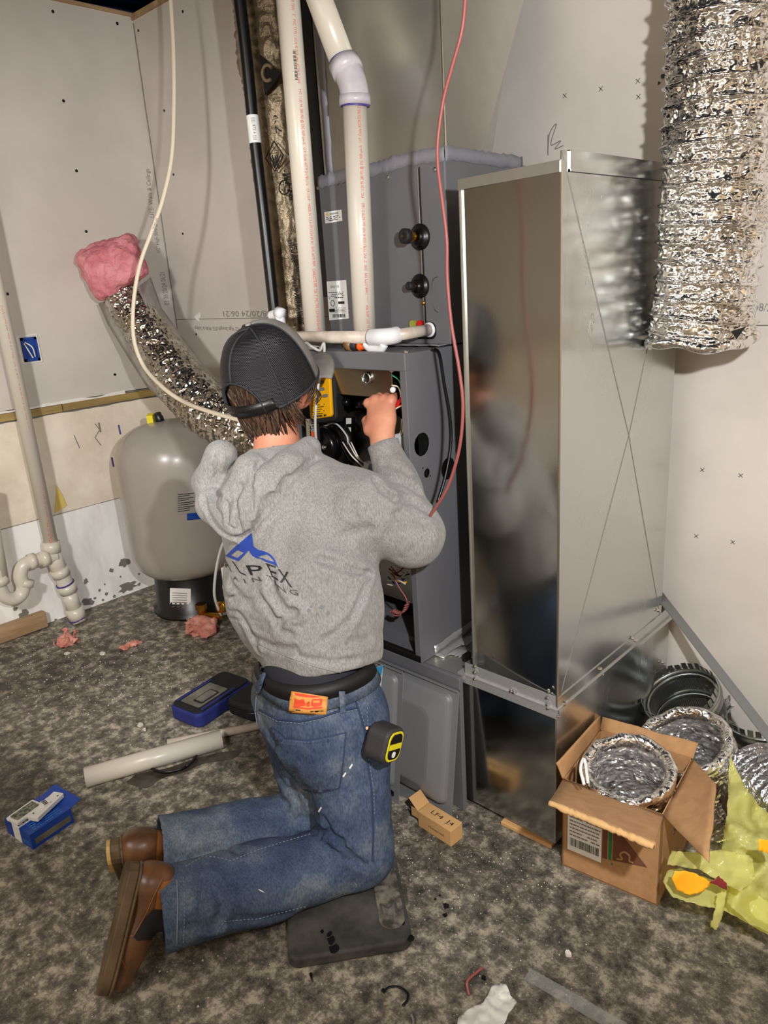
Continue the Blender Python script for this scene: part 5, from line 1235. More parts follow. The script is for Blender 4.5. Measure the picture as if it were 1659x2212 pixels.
for i in range(nB):
    a = math.radians(-58 + 116 * i / (nB - 1)); p0 = cap_pt(a, .02)
    ext = .082 * math.cos(a * 1.25) ** .6 if abs(a * 1.25) < PI / 2 else 0
    for j in range(mB):
        t = j / (mB - 1); V.append(p0 + HF * ext * t + HR * math.sin(a) * .006 * t - HU * (.022 * math.sin(a) ** 2 * (1 - .3 * t) - .0 + .012 * t * t + .02 * t * math.sin(a) ** 2))
for i in range(nB - 1):
    for j in range(mB - 1): F.append([i * mB + j, (i + 1) * mB + j, (i + 1) * mB + j + 1, i * mB + j + 1])
solid(mesh('brim', V, F, 'cap_grey', capo, smooth=True), .003)

# hooded sweatshirt
def px_path(pts, d): return [aD(x, y, d) for x, y in pts]
hem_n = _n(up_t * .9 + np.array([.03, -.02, .1]))
def hood_base(P):
    T = lambda px, py, dd: aD(px, py, dd)
    d = sd_cap(P, J['chest'] + up_t * .0, J['mid'] + up_t * .02, .212, .222, flat=(fwd, 1.32))
    d = smin(d, sd_cap(P, J['mid'], aD(690, 1400, 2.0), .218, .180, flat=(fwd, 1.25)), .06)
    d = smin(d, sd_cap(P, J['neck'] - up_t * .05, J['chest'], .088, .135), .06)
    d = smin(d, sd_cap(P, J['neck'] - up_t * .075, J['shR'] - sidev * .01, .076, .082), .06)
    d = smin(d, sd_cap(P, J['neck'] - up_t * .075, J['shL'], .076, .080), .06)
    d = smin(d, sd_cap(P, J['shR'] - sidev * .02, J['elR'] + np.array([.0, -.01, .0]), .092, .088), .05)
    fr = smin(sd_cap(P, J['elR'], J['elR'] + (J['wrR'] - J['elR']) * .55, .080, .060), sd_cap(P, J['elR'] + (J['wrR'] - J['elR']) * .5, J['wrR'] - (J['wrR'] - J['elR']) * .06, .062, .045), .03)
    d = smin(d, fr, .035)
    d = smin(d, sd_cap(P, J['shL'] + sidev * .01, J['elL'], .076, .066), .04); d = smin(d, sd_cap(P, J['elL'], J['wrL'] - wl_d * .02, .064, .04), .035)
    return d
HC = [((475, 985), (452, 1040), (462, 1090), (505, 1128)), ((668, 968), (622, 1005), (580, 1050), (548, 1100), (520, 1132)), ((545, 1015), (520, 1070), (512, 1120))]
hood_ch = []
for ch in HC:
    q = []
    for p in ch:
        h = trace(hood_base, *p)
        if h is None: h = aD(p[0], p[1], 2.05)
        q.append(h + ray(*p) * .008)
    hood_ch.append(q)
ring_c = J['neck'] + up_t * .005; ring_pts = []
for a in np.linspace(-130, 130, 27):
    r_ = math.radians(a); ring_pts.append(ring_c + (-fwd * math.cos(r_) * .085 + sidev * math.sin(r_) * .088) - up_t * (.012 + .03 * math.cos(r_) + .035 * (abs(a) / 130) ** 2))
def hoodie0(P):
    d = hood_base(P)
    hd = sd_cap(P, hood_ch[0][0], hood_ch[0][1], .034, .040)
    for ch, (ra, rb2) in zip(hood_ch, ((.044, .050), (.036, .052), (.046, .046))):
        n = len(ch) - 1
        for i in range(n): hd = smin(hd, sd_cap(P, ch[i], ch[i + 1], ra + (rb2 - ra) * i / n, ra + (rb2 - ra) * (i + 1) / n), .018)
    d = smin(d, hd, .010)
    rg = np.full(P.shape[:-1], 9.)
    for a, b in zip(ring_pts[:-1], ring_pts[1:]): rg = np.minimum(rg, sd_cap(P, a, b, .021))
    d = smin(d, rg, .012)
    # neck opening, hem and cuff planes
    d = smax(d, -sd_cap(P, J['neck'] - up_t * .035, hc - HU * .09, .069, .078), .008)
    d = smax(d, -((P - (J['wrR'] + (J['wrR'] - J['elR']) * -.02)) @ _n(J['elR'] - J['wrR'])) - 9 * (np.linalg.norm(P - J['wrR'], axis=-1) > .12), .006)
    return d
crs = [(((440, 1075), (452, 1115), (482, 1150), (516, 1164), (548, 1142), (575, 1105), (602, 1068), (640, 1022), (684, 990)), .014, .008), (((470, 985), (470, 1030), (480, 1075)), .010, .007), (((560, 1000), (545, 1040), (530, 1085)), .010, .007), (((690, 1208), (741, 1226), (795, 1240), (850, 1240)), .016, .010), (((795, 1240), (777, 1301), (755, 1344), (716, 1377), (692, 1388)), .016, .009), (((585, 1243), (590, 1283), (605, 1305), (618, 1321), (636, 1323)), .02, .010),
       (((634, 1323), (604, 1344), (602, 1362), (628, 1372)), .016, .009), (((560, 1285), (590, 1330), (604, 1342)), .012, .009), (((520, 1330), (545, 1370), (555, 1400)), .014, .009), (((545, 1375), (590, 1400), (640, 1405)), .012, .010),
       (((455, 1065), (475, 1110), (505, 1140)), .010, .006), (((520, 1050), (512, 1100), (520, 1140)), .014, .007), (((545, 1060), (545, 1110)), .010, .006), (((490, 1085), (495, 1125)), .010, .006), (((620, 1030), (570, 1085), (550, 1130)), .012, .008),
       (((812, 1040), (826, 1060), (850, 1078)), .016, .009), (((850, 1080), (890, 1085), (930, 1110)), .012, .010), (((838, 1035), (870, 1040), (905, 1065)), .010, .009), (((860, 1110), (880, 1140), (925, 1150)), .008, .012), (((830, 1000), (862, 1010), (880, 1025)), .007, .008),
       (((760, 1100), (790, 1150), (800, 1200)), .007, .016), (((720, 1180), (760, 1150), (800, 1145)), .006, .014), (((650, 1420), (710, 1432), (770, 1425)), .010, .008), (((820, 1290), (838, 1330), (825, 1380)), .010, .012), (((760, 1390), (800, 1380), (830, 1350)), .010, .010),
       (((640, 1080), (620, 1180), (600, 1230)), .006, .02), (((700, 1260), (730, 1300), (735, 1340)), .007, .014), (((480, 1190), (500, 1260), (540, 1310)), .010, .010), (((487, 1280), (520, 1300), (560, 1295)), .010, .008)]
for k in range(13): crs.append((((468 + k * 3, 1165 + 17 * k), (492 + k * 3, 1160 + 17 * k + 8)), .008, .0045))
CR = []
for pts, dep, wd_ in crs:
    q = [trace(hoodie0, *p) for p in pts]; q = [a for a in q if a is not None]
    if len(q) > 1: CR.append((q, dep, wd_))
def hoodie_sdf(P):
    d = hoodie0(P); near = np.abs(d) < .05; Q = P[near]
    if len(Q):
        dd = d[near]
        for q, dep, wd_ in CR:
            x = polydist(Q, q); dd = dd + dep * np.exp(-(x / wd_) ** 2) - dep * .35 * np.exp(-((x - wd_ * 2.2) / (wd_ * 1.1)) ** 2)
        dd = dd + .010 * vnoise(Q, 9, 1) + .005 * vnoise(Q, 22, 2)
        d = d.copy(); d[near] = dd
    # gathered hem
    hp = aD(690, 1462, 1.85); ht = (P - hp) @ hem_n
    return smax(d, -ht, .006)
hv, hf = surf(hoodie_sdf, np.minimum.reduce([J[k] for k in ('chest', 'elL', 'elR', 'wrL', 'wrR', 'neck', 'shL', 'shR', 'pel')]) - .24, np.maximum.reduce([J[k] for k in ('chest', 'elL', 'elR', 'wrL', 'wrR', 'neck', 'shL', 'shR', 'pel')]) + .2, .0062)
hood = mesh('hooded_sweatshirt', hv, hf, 'fleece', per, smooth=True)
HB = bvh_of((hv, hf))
def q2(P, n=6):       # smooth closed outline in the photo frame
    return [(float(p[0]), float(p[1])) for p in smoothpath([np.array(a + (0,), float) for a in P], n)]
# zoomed readings of the back print, 1659/280 px per photo px
MT['thin_ink'] = mat('thin_ink', (74, 72, 70), .8)
z = lambda x, y: (440 + x * 280 / 1659., 1120 + y * 230 / 1363.)
L1 = [z(*p) for p in ((288, 482), (430, 345), (560, 240), (620, 188), (632, 250), (645, 330), (600, 400), (575, 400), (455, 548), (370, 510))]
L1b = [z(*p) for p in ((355, 472), (440, 405), (522, 440), (440, 508))]
logo_l = [L1[0], L1[1], L1[2], L1[3], L1[4], L1[5], z(590, 410), L1[8], L1[9]]
# frame of the diamond as four strips so that its window stays open
dia = [z(288, 482), z(445, 330), z(580, 412), z(455, 548)]
for a in range(4):
    b = (a + 1) % 4; decal('print_logo', HB, [dia[a], dia[b], L1b[b], L1b[a]], 'blue_ink', hood, .0022, 4)
decal('print_logo', HB, [z(445, 330), z(560, 240), z(620, 188), z(632, 260), z(640, 335), z(610, 420), z(580, 412)], 'blue_ink', hood, .0024, 4)
decal('print_logo', HB, [z(620, 300), z(645, 355), z(700, 400), z(790, 425), z(860, 460), z(790, 465), z(705, 490), z(760, 515), z(690, 512), z(630, 480), z(590, 420)], 'blue_ink', hood, .0022, 4)
decal('print_logo', HB, [z(790, 425), z(870, 470), z(915, 530), z(955, 635), z(925, 600), z(890, 530), z(850, 485), z(800, 452)], 'blue_ink', hood, .0024, 4)
decal('print_logo', HB, [z(700, 500), z(770, 512), z(840, 545), z(900, 560), z(940, 610), z(880, 585), z(810, 560), z(750, 525)], 'blue_ink', hood, .0026, 4)
for ch, qd in (('A', ((285, 618), (372, 690), (290, 505), (262, 498))), ('L', ((475, 700), (555, 735), (430, 560), (370, 545))), ('P', ((610, 725), (735, 740), (765, 600), (545, 600))), ('E', ((880, 738), (960, 800), (925, 610), (800, 575))), ('X', ((975, 815), (1140, 885), (1095, 690), (945, 645)))):
    decal_text('print_letter', HB, ch, [z(*p) for p in qd], 'black_ink', hood, .0024)
for ch, qd in (('A', ((388, 775), (470, 815), (440, 765), (385, 720))), ('I', ((540, 825), (556, 830), (530, 775), (512, 768))), ('N', ((640, 815), (755, 800), (715, 745), (620, 760))), ('T', ((880, 800), (900, 810), (880, 745), (790, 720))), ('I', ((925, 850), (935, 855), (920, 790), (910, 785))), ('N', ((960, 915), (1060, 955), (1020, 870), (940, 840))), ('G', ((1110, 960), (1220, 990), (1200, 910), (1090, 900)))):
    decal_text('print_letter', HB, ch, [z(*p) for p in qd], MT['thin_ink'], hood, .0026)
for px, py, r in ((667, 1318, 4), (695, 1311, 5), (708, 1324, 4), (672, 1310, 3), (685, 1326, 3)):
    decal('grease_spot', HB, [(px + r * math.cos(a) * (1 + .3 * math.sin(3 * a)), py + r * math.sin(a)) for a in np.linspace(0, 5.6, 9)], mat('grease', (122, 122, 126), .9), hood, .0012, 3)
seam = surf_line(HB, ((795, 1242), (777, 1301), (755, 1344), (716, 1377)), .0)
# ribbed hem band edge and cuff band
hemc = mesh('hem_band', *tube([p for p in [hit(HB, x, 1386 + 70 * math.sin((x - 548) / 270. * PI * .55) , .0) for x in range(560, 812, 8)] if p is not None], .0028, 6), 'fleece', hood, smooth=True)
cw = _n(J['wrR'] - J['elR']); cb = J['wrR'] - cw * .035
mesh('sleeve_cuff', *pipe([cb - cw * .035, cb - cw * .02, cb + cw * .01, cb + cw * .028], .046, .006, 40), 'fleece', hood, smooth=True)
tp_ = []
for a in np.linspace(-120, 120, 25):
    r_ = math.radians(a); tp_.append(J['neck'] + (-fwd * math.cos(r_) + sidev * math.sin(r_)) * .066 - up_t * (.0 + .012 * math.cos(r_)))
mesh('tee_collar', *tube(tp_, .009, 10), 'shirt', per, smooth=True)
waist_n0 = _n(up_t * .6 + np.array([.10, -.06, .9])); wp0 = aD(700, 1487, 1.86)
tail = surf(lambda P: smax(smax(sd_cap(P, J['waist'] + up_t * .05, J['pel'], .136, .150, flat=(fwd, 1.14)), (P - aD(600, 1400, 1.93)) @ hem_n - .02, .004), -((P - wp0) @ waist_n0 + .02), .004), J['pel'] - .3, J['pel'] + .35, .008)
mesh('dark_undershirt', *tail, mat('undershirt', (38, 38, 46), .9), per, smooth=True)

# jeans
shinR = _n(J['ankR'] - J['kneeR']); shinL = _n(J['ankL'] - J['kneeL'])
waist_n = _n(up_t * .6 + np.array([.10, -.06, .9]))
wp = aD(700, 1487, 1.86)
def jeans0(P):
    d = sd_cap(P, J['pel'] + np.array([0, 0, .02]), J['pel'] - np.array([0, 0, .06]), .145, .165, flat=(fwd, 1.08))
    d = smin(d, sd_cap(P, J['hipR'] + sidev * .0, J['kneeR'] + np.array([0, 0, .03]), .118, .102), .06)
    d = smin(d, sd_cap(P, J['hipL'], J['kneeL'] + np.array([0, 0, .02]), .110, .09), .045)
    d = smin(d, sd_cap(P, J['pel'] - fwd * .06 + sidev * .05 - (0, 0, .03), J['pel'] - fwd * .05 + sidev * .05 - (0, 0, .10), .10, .105), .05)
    r = smin(sd_cap(P, J['kneeR'], J['kneeR'] + (J['ankR'] - J['kneeR']) * .55, .090, .094), sd_cap(P, J['kneeR'] + (J['ankR'] - J['kneeR']) * .5, J['ankR'] + shinR * .04, .095, .099), .03)
    l = smin(sd_cap(P, J['kneeL'], J['kneeL'] + (J['ankL'] - J['kneeL']) * .6, .080, .080), sd_cap(P, J['kneeL'] + (J['ankL'] - J['kneeL']) * .5, J['ankL'] + shinL * .04, .080, .083), .03)
    d = smin(d, r, .03); d = smin(d, l, .02)
    return d
jc = [(((690, 1790), (715, 1800), (740, 1815)), .014, .008), (((700, 1770), (735, 1820), (775, 1860)), .010, .008), (((690, 1800), (740, 1850), (790, 1870)), .008, .008), (((640, 1730), (660, 1770), (690, 1800)), .010, .012), (((460, 1905), (480, 1950), (470, 2000)), .014, .011), (((445, 1900), (440, 1960), (460, 2005)), .010, .012), (((420, 1800), (440, 1780), (480, 1775)), .010, .012),
      (((500, 1990), (560, 1985), (620, 1975)), .007, .012), (((405, 2000), (450, 2005), (475, 1990)), .008, .01), (((420, 1850), (470, 1835), (520, 1840)), .008, .010), (((560, 1600), (590, 1660), (640, 1720)), .006, .014), (((770, 1600), (800, 1650), (820, 1700)), .006, .016), (((540, 1500), (560, 1560), (600, 1610)), .006, .014), (((620, 1740), (640, 1700), (636, 1660)), .010, .012), (((540, 1765), (600, 1760), (650, 1770)), .006, .012)]
JC = []
for pts, dep, wd_ in jc:
    q = [trace(jeans0, *p) for p in pts]; q = [a for a in q if a is not None]
    if len(q) > 1: JC.append((q, dep, wd_))
def jeans_sdf(P):
    d = jeans0(P); near = np.abs(d) < .05; Q = P[near]
    if len(Q):
        dd = d[near]
        for q, dep, wd_ in JC:
            x = polydist(Q, q); dd = dd + dep * np.exp(-(x / wd_) ** 2) - dep * .3 * np.exp(-((x - wd_ * 2.2) / wd_) ** 2)
        dd = dd + .010 * vnoise(Q, 8, 4) + .005 * vnoise(Q, 20, 5); d = d.copy(); d[near] = dd
    d = smax(d, (P - wp) @ waist_n, .006)
    # open cuffs
    eR = J['ankR'] + shinR * .028; eL = J['ankL'] + shinL * .02
    inR = np.linalg.norm(P - eR, axis=-1) < .25; inL = np.linalg.norm(P - eL, axis=-1) < .14
    kR = (P - eR) @ shinR; kL = (P - eL) @ shinL
    d = np.where(kR > -.25, smax(d, np.where(inR & (np.linalg.norm(P - (J['ankL']), axis=-1) > .0), kR, -9), .004), d)
    d = np.maximum(d, np.where(inL, kL, -9))
    d = smax(d, -sd_cap(P, J['ankR'] - shinR * .03, J['ankR'] + shinR * .2, .085, .09), .005)
    d = smax(d, -sd_cap(P, J['ankL'] - shinL * .03, J['ankL'] + shinL * .2, .068, .074), .005)
    d = smax(d, .047 - P[..., 2] - 9 * (np.linalg.norm((P - J['kneeR'])[..., :2], axis=-1) > .30), .006)
    return smax(d, .003 - P[..., 2], .004)
JK = [J[k] for k in ('pel', 'kneeR', 'kneeL', 'ankR', 'ankL', 'hipR', 'hipL')]
jv, jf = surf(jeans_sdf, np.minimum.reduce(JK) - .22, np.maximum.reduce(JK) + .22, .0062)
jean = mesh('jeans', jv, jf, 'denim', per, smooth=True)
JB = bvh_of((jv, jf)); G = lambda x, y: (520 + x * 380 / 1659., 1400 + y * 360 / 1572.)
pk = [G(*p) for p in ((300, 745), (420, 850), (640, 870), (840, 830), (985, 795), (960, 1060), (930, 1310), (760, 1350), (600, 1330), (430, 1130), (330, 980), (350, 900))]
decal('back_pocket', JB, pk, 'denim', jean, .003, 7, th=.004)
def stitch_line(pts, m='stitch', r=.0011, off=.004, gap=None):
    P = surf_line(JB, pts, off, 4)
    if len(P) < 3: return
    if gap:
        vf = [tube(P[i:i + 2], r, 5) for i in range(0, len(P) - 1, 2)]; mesh('stitching', *join(*vf), m, jean)
    else: mesh('stitching', *tube(P, r, 5), m, jean, smooth=True)
pkc = pk + [pk[0]]
stitch_line(pkc, 'denim_dark', .0022, .0035); ctr = np.mean(pk, 0)
stitch_line([tuple(ctr + (np.array(p) - ctr) * .955) for p in pkc], gap=1)
stitch_line([G(*p) for p in ((360, 880), (600, 910), (850, 880), (965, 850))], gap=1)
stitch_line([G(*p) for p in ((520, 1110), (640, 1190))], 'denim_dark'); stitch_line([G(*p) for p in ((750, 1130), (860, 1100), (945, 1105))], 'denim_dark')
stitch_line([G(*p) for p in ((180, 580), (350, 670), (560, 690), (760, 650), (930, 590), (1090, 560))], 'denim_dark', .003, .001); stitch_line([G(*p) for p in ((180, 600), (350, 690), (560, 710), (760, 670), (930, 612), (1090, 582))], gap=1, off=.002)
stitch_line([G(*p) for p in ((160, 440), (150, 600), (175, 790), (240, 900))], 'stitch'); stitch_line([G(*p) for p in ((1085, 500), (1130, 640), (1170, 780), (1180, 950), (1205, 1150), (1235, 1350), (1245, 1560))] + [(806, 1800), (804, 1860)], 'denim_dark', .0028, .001)
stitch_line([G(*p) for p in ((1095, 500), (1140, 640), (1182, 780), (1192, 950), (1217, 1150), (1247, 1350), (1257, 1560))], gap=1, off=.002)
stitch_line([G(*p) for p in ((90, 290), (160, 330), (470, 500))], gap=1); stitch_line([G(*p) for p in ((1190, 520), (1185, 600), (1190, 740), (1270, 790))], gap=1)
stitch_line([(382, 1900), (384, 1960), (382, 2040)], 'stitch', .0016, .001); stitch_line([(396, 1895), (399, 1960), (396, 2040)], gap=1, off=.001)
stitch_line([(384, 1770), (388, 1820), (386, 1880)], gap=1, off=.001)
stitch_line([(400, 1872), (440, 1850), (470, 1852), (500, 1860), (560, 1835), (670, 1802)], 'stitch', .0012, .001, gap=1)
stitch_line([(470, 2012), (485, 1990), (530, 1986), (560, 1984), (600, 1972), (660, 1958)], 'stitch', .0011, .001, gap=1)
mesh('rivet', *lathe(hit(JB, *G(1195, 755), 0), _n(CO - hit(JB, *G(1195, 755), 0)), [(0, .005), (.003, .004)], 10), 'copper', jean)
for a, b in (((690, 1617), (694, 1610)), ((742, 1676), (746, 1670)), ((756, 1658), (760, 1652)), ((690, 1752), (694, 1745)), ((768, 1905), (770, 1915)), ((560, 1920), (568, 1928))):
    decal('paint_spot', JB, [(a[0] - 2.5, a[1]), (a[0], a[1] + 3), (b[0] + 2, b[1]), (b[0], b[1] - 3)], 'white', jean, .0012, 3)
# belt, loops and patch
bc_ = J['pel'] + waist_n * 0; 
def waist_ring(h, grow):
    out = []
    c = J['pel'] + waist_n * ((wp - J['pel']) @ waist_n + h); ux = _n(sidev - waist_n * sidev.dot(waist_n)); uy = np.cross(waist_n, ux)
    for k in range(64):
        a = 2 * PI * k / 64; d_ = ux * math.cos(a) + uy * math.sin(a)
        lo_, hi_ = .05, .30
        for _ in range(20):
            md = (lo_ + hi_) / 2
            if jeans0((c + d_ * md - waist_n * .03)[None])[0] < 0: lo_ = md
            else: hi_ = md
        out.append(c + d_ * (lo_ + grow))
    return out
def band(h0, h1, grow, th, name, m, par):
    A0, A1_ = waist_ring(h0, grow), waist_ring(h1, grow); B0, B1_ = waist_ring(h0, grow - th), waist_ring(h1, grow - th); n = 64
    V = A0 + A1_ + B0 + B1_; F = []
    for k in range(n):
        j = (k + 1) % n; F += [[k, j, n + j, n + k], [2 * n + k, 3 * n + k, 3 * n + j, 2 * n + j], [n + k, n + j, 3 * n + j, 3 * n + k], [k, 2 * n + k, 2 * n + j, j]]
    return mesh(name, V, F, m, par, smooth=True)
band(-.032, .008, .004, .008, 'waistband', 'denim', jean)
blt = band(-.008, .026, .007, .005, 'belt', 'belt', per)
WB = bvh_of(join(*[([tuple(np.array(v.co) + np.array(absloc(o_))) for v in o_.data.vertices], [list(p.vertices) for p in o_.data.polygons]) for o_ in (jean, blt, bpy.data.objects['waistband'])]))
decal('belt_loop', WB, [G(*p) for p in ((215, 200), (250, 215), (190, 440), (150, 425))], 'denim', jean, .005, 6, th=.004)
decal('belt_loop', WB, [G(*p) for p in ((920, 410), (975, 410), (985, 605), (930, 610))], 'denim', jean, .005, 6, th=.004)
decal('leather_patch', WB, [G(*p) for p in ((490, 405), (820, 462), (805, 625), (640, 622), (465, 600), (475, 480))], 'patch_tan', jean, .005, 6, th=.003)
for pl_ in (((520, 420), (690, 450), (760, 462), (690, 470), (590, 460), (530, 445)), ((520, 470), (560, 490), (600, 480), (625, 540), (560, 550), (515, 545)), ((680, 480), (770, 480), (765, 540), (700, 555), (665, 540)), ((505, 545), (640, 562), (775, 548), (765, 568), (640, 578), (515, 560)), ((625, 510), (655, 505), (655, 550), (630, 550))):
    decal('patch_print', WB, [G(*p) for p in pl_], 'patch_red', jean, .0078, 4)
decal('patch_print', WB, [G(*p) for p in ((530, 575), (575, 580), (575, 590), (530, 586))], 'black_ink', jean, .0078, 4); decal('patch_print', WB, [G(*p) for p in ((660, 592), (780, 588), (780, 600), (660, 602))], 'black_ink', jean, .0078, 4)

# boots
def boot(name, ank, heel, toe, shin, scale=1., par=per, lab=None, T=None, w=.046):
    T = _n(toe - heel); N = _n(-shin - T * (-shin).dot(T)); S = np.cross(T, N); L = np.linalg.norm(toe - heel)
    b = thing(name, '', '', heel); del b['label'], b['category']; b.parent = par; b.location = Vector([float(x) for x in heel]) - absloc(par)
    def fp(t):                                     # half width of the sole along its length
        return w * (.62 + .38 * math.sin(min(t, .7) / .7 * PI * .5)) * (1 if t < .7 else math.sqrt(max(0, 1 - ((t - .7) / .3) ** 2)) ** .9)
    out = []
    K = 26
    for k in range(K + 1):
        t = k / K; ww_ = fp(t) * (1 if t > .06 else math.sqrt(max(t, .004) / .06)); out.append((t * L, ww_))
    poly = [(a, b_) for a, b_ in out] + [(a, -b_) for a, b_ in out[::-1][1:]]
    bevel(mesh('sole', *prism(poly, heel, T, S, N, .026), 'sole', b), .004)
    pw = [(heel + T * a * 1.0 + S * b_ * 1.03 + N * .029) for a, b_ in poly]; mesh('welt', *tube(pw + [pw[0]], .004, 6), 'sole', b, smooth=True)
    mesh('heel_block', *prism([(a, b_ * .96) for a, b_ in poly if a < L * .3], heel - N * .008, T, S, N, .009), 'sole_edge' if w < .0475 else 'sole', b)
    A_ = ank
    def f(P):
        d = sd_cap(P, heel + T * .035 + N * .055, heel + T * .035 + N * .085, .036, .038)
        d = smin(d, sd_cap(P, heel + T * .04 + N * .06, A_, .042, .048), .03)
        d = smin(d, sd_cap(P, heel + T * .06 + N * .062, heel + T * L * .62 + N * .052, .042, .040, flat=(N, 1.0)), .03)
        d = smin(d, sd_cap(P, heel + T * L * .55 + N * .050, heel + T * (L - .048) + N * .046, .045, .037, flat=(N, 1.12)), .025)
        return smax(d + .003 * vnoise(P, 25, 9), -((P - heel) @ N - .024), .004)
    lo_ = np.minimum(np.minimum(heel, toe), A_) - .09; hi_ = np.maximum(np.maximum(heel, toe), A_) + .09
    v_, f_ = surf(f, lo_, hi_, .005)
    mesh('upper', v_, f_, 'boot', b, smooth=True)
    return b, bvh_of((v_, f_)), T, N, S
heelR, toeR = aZ(280, 1862, .285), aZ(206, 2150, .03)
bR, BB, tT, tN, tS = boot('boot', J['ankR'] + shinR * .02, heelR, toeR, shinR, w=.052)
decal('elastic_gore', BB, [(368, 1968), (330, 1964), (312, 1985), (289, 2025), (296, 2032), (340, 2028), (370, 2020)], 'gore', bR, .002, 5)
decal('tan_panel', BB, [(340, 1925), (352, 1905), (372, 1900), (372, 1965), (335, 1963)], 'boot_tan', bR, .002, 5); decal('tan_panel', BB, [(345, 2028), (372, 2022), (370, 2045), (340, 2040)], 'boot_tan', bR, .002, 5)
P_ = surf_line(BB, ((352, 1895), (330, 1940), (315, 1975), (290, 2020), (245, 2030), (262, 2070), (272, 2090)), .001)
if len(P_) > 2: mesh('stitch_row', *tube(P_, .0012, 5), 'boot_tan', bR)
heelL = aZ(236, 1835, .262)
toeL = heelL + _n(np.array([-.52, .28, -.82])) * .28; toeL[2] = max(toeL[2], .03)
bL, BL, _, _, _ = boot('boot', J['ankL'] + shinL * .02, heelL, toeL, shinL, w=.047)
decal('tan_panel', BL, [(340, 1790), (366, 1788), (370, 1865), (335, 1868)], 'boot_tan', bL, .002, 5)
decal('dark_top', BL, [(344, 1787), (368, 1770), (372, 1800), (352, 1806)], 'boot', bL, .003, 5)

# tape measure clipped at his hip
tmc = hit(JB, 812, 1605, .035); tu = _n(aD(846, 1560, 1.86) - aD(826, 1645, 1.86)); 
if tmc is None: tmc = aD(830, 1603, 1.88)
tmc = aD(830, 1603, 1.84)
tfz = _n(np.array([.95, .18, 0])); tfz = _n(tfz - tu * tfz.dot(tu)); tx_ = np.cross(tu, tfz)
tm = thing('tape_measure', 'black and yellow tape measure clipped to the right hip of the jeans', 'tape measure', tmc - np.array([0, 0, .045]))
cs_ = rrect(.083, .09, .026, 7)
bevel(mesh('case', *prism(cs_, tmc - tfz * .032, tx_, tu, tfz, .062), 'rubber', tm), .008, 3)
mesh('yellow_rim', *prism(rrect(.066, .074, .02, 7), tmc + tfz * .0302, tx_, tu, tfz, .002), 'yellow_tag', tm)
mesh('face_disc', *prism(rrect(.056, .064, .018, 7), tmc + tfz * .0322, tx_, tu, tfz, .0012), 'black', tm)
mesh('face_band', *prism([(-.028, -.006), (.028, -.006), (.028, .008), (-.028, .008)], tmc + tfz * .0335, tx_, tu, tfz, .001), 'yellow_tag', tm)
mesh('face_mark', *join(lathe(tmc + tfz * .0334 - tu * .02, tfz, [(0, .008), (.001, .008)], 14)), 'white', tm)
mesh('belt_clip', *obox(tmc - tfz * .034 + tu * .01, tx_, tu, tfz, .02, .05, .003), 'galv_dark', tm)
# ================================================================== things on the floor
kp = thing('kneeling_pad', 'large worn dark grey foam kneeling pad under the man, with an embossed emblem', 'kneeling pad', aZ(760, 1980))
k0, k1, k2 = aZ(622, 2085, .02), aZ(893, 2040, .02), aZ(858, 1770, .02)
ux_ = _n(np.array([*(k1 - k0)[:2], 0])); uy_ = np.cross((0, 0, 1), ux_); Wp = np.linalg.norm(k1 - k0); Hp = .44
cp_ = k0 + ux_ * Wp / 2 + uy_ * Hp / 2; cp_[2] = 0
bevel(mesh('pad', *prism(rrect(Wp, Hp, .03, 8), cp_, ux_, uy_, (0, 0, 1), .034), 'pad', kp), .009, 4)
ec = aZ(842, 1960, .034)
bevel(mesh('embossed_panel', *prism(rrect(.066, .2, .032, 8), ec + uy_ * .03, ux_, uy_, (0, 0, 1), .003), 'pad_print', kp), .002)
label_text('embossed_mark', 'M', ec + ux_ * -.026 + uy_ * -.022, ux_, uy_, .045, .035, 'pad', kp, .0038)
label_text('embossed_word', 'MILWAUKEE', ec + ux_ * .034 + uy_ * -.03, uy_, -ux_, .16, .02, 'pad_print', kp, .0006)
for k, (px, py) in enumerate(((696, 2012), (712, 2018), (716, 2032), (870, 1995), (888, 2028), (722, 2050))): blot('tar_spot', aZ(px, py, .0345), (1, 0, 0), (0, 1, 0), (0, 0, 1), .005 + .003 * (k % 3), 'black', kp, k + 30, n=9)

# open carton of coiled duct
cb_ = thing('cardboard_box', 'open brown cardboard box holding a coil of foil duct, beside the return duct', 'cardboard box', aZ(1320, 1900))
g0, g1 = aZ(1214, 1868), aZ(1421, 1958); fx = _n(g1 - g0); 
bx = g1 - g0; W = np.linalg.norm(bx); fy_ = np.cross((0, 0, 1), fx); Dp, Hb, tk_ = .265, .285, .005
Z3 = np.array([0, 0, 1.])
mid_f = (g0 + g1) / 2
mesh('front_wall', *obox(mid_f + fy_ * tk_ / 2 + Z3 * Hb / 2, fx, fy_, Z3, W, tk_, Hb), 'card', cb_)
mesh('back_wall', *obox(mid_f + fy_ * (Dp - tk_ / 2) + Z3 * Hb / 2, fx, fy_, Z3, W, tk_, Hb), 'card', cb_)
mesh('left_wall', *obox(g0 + fx * tk_ / 2 + fy_ * Dp / 2 + Z3 * Hb / 2, fx, fy_, Z3, tk_, Dp, Hb), 'card', cb_)
mesh('right_wall', *obox(g1 - fx * tk_ / 2 + fy_ * Dp / 2 + Z3 * Hb / 2, fx, fy_, Z3, tk_, Dp, Hb), 'card', cb_)
mesh('bottom', *obox(mid_f + fy_ * Dp / 2 + Z3 * .003, fx, fy_, Z3, W, Dp, .005), 'card', cb_)
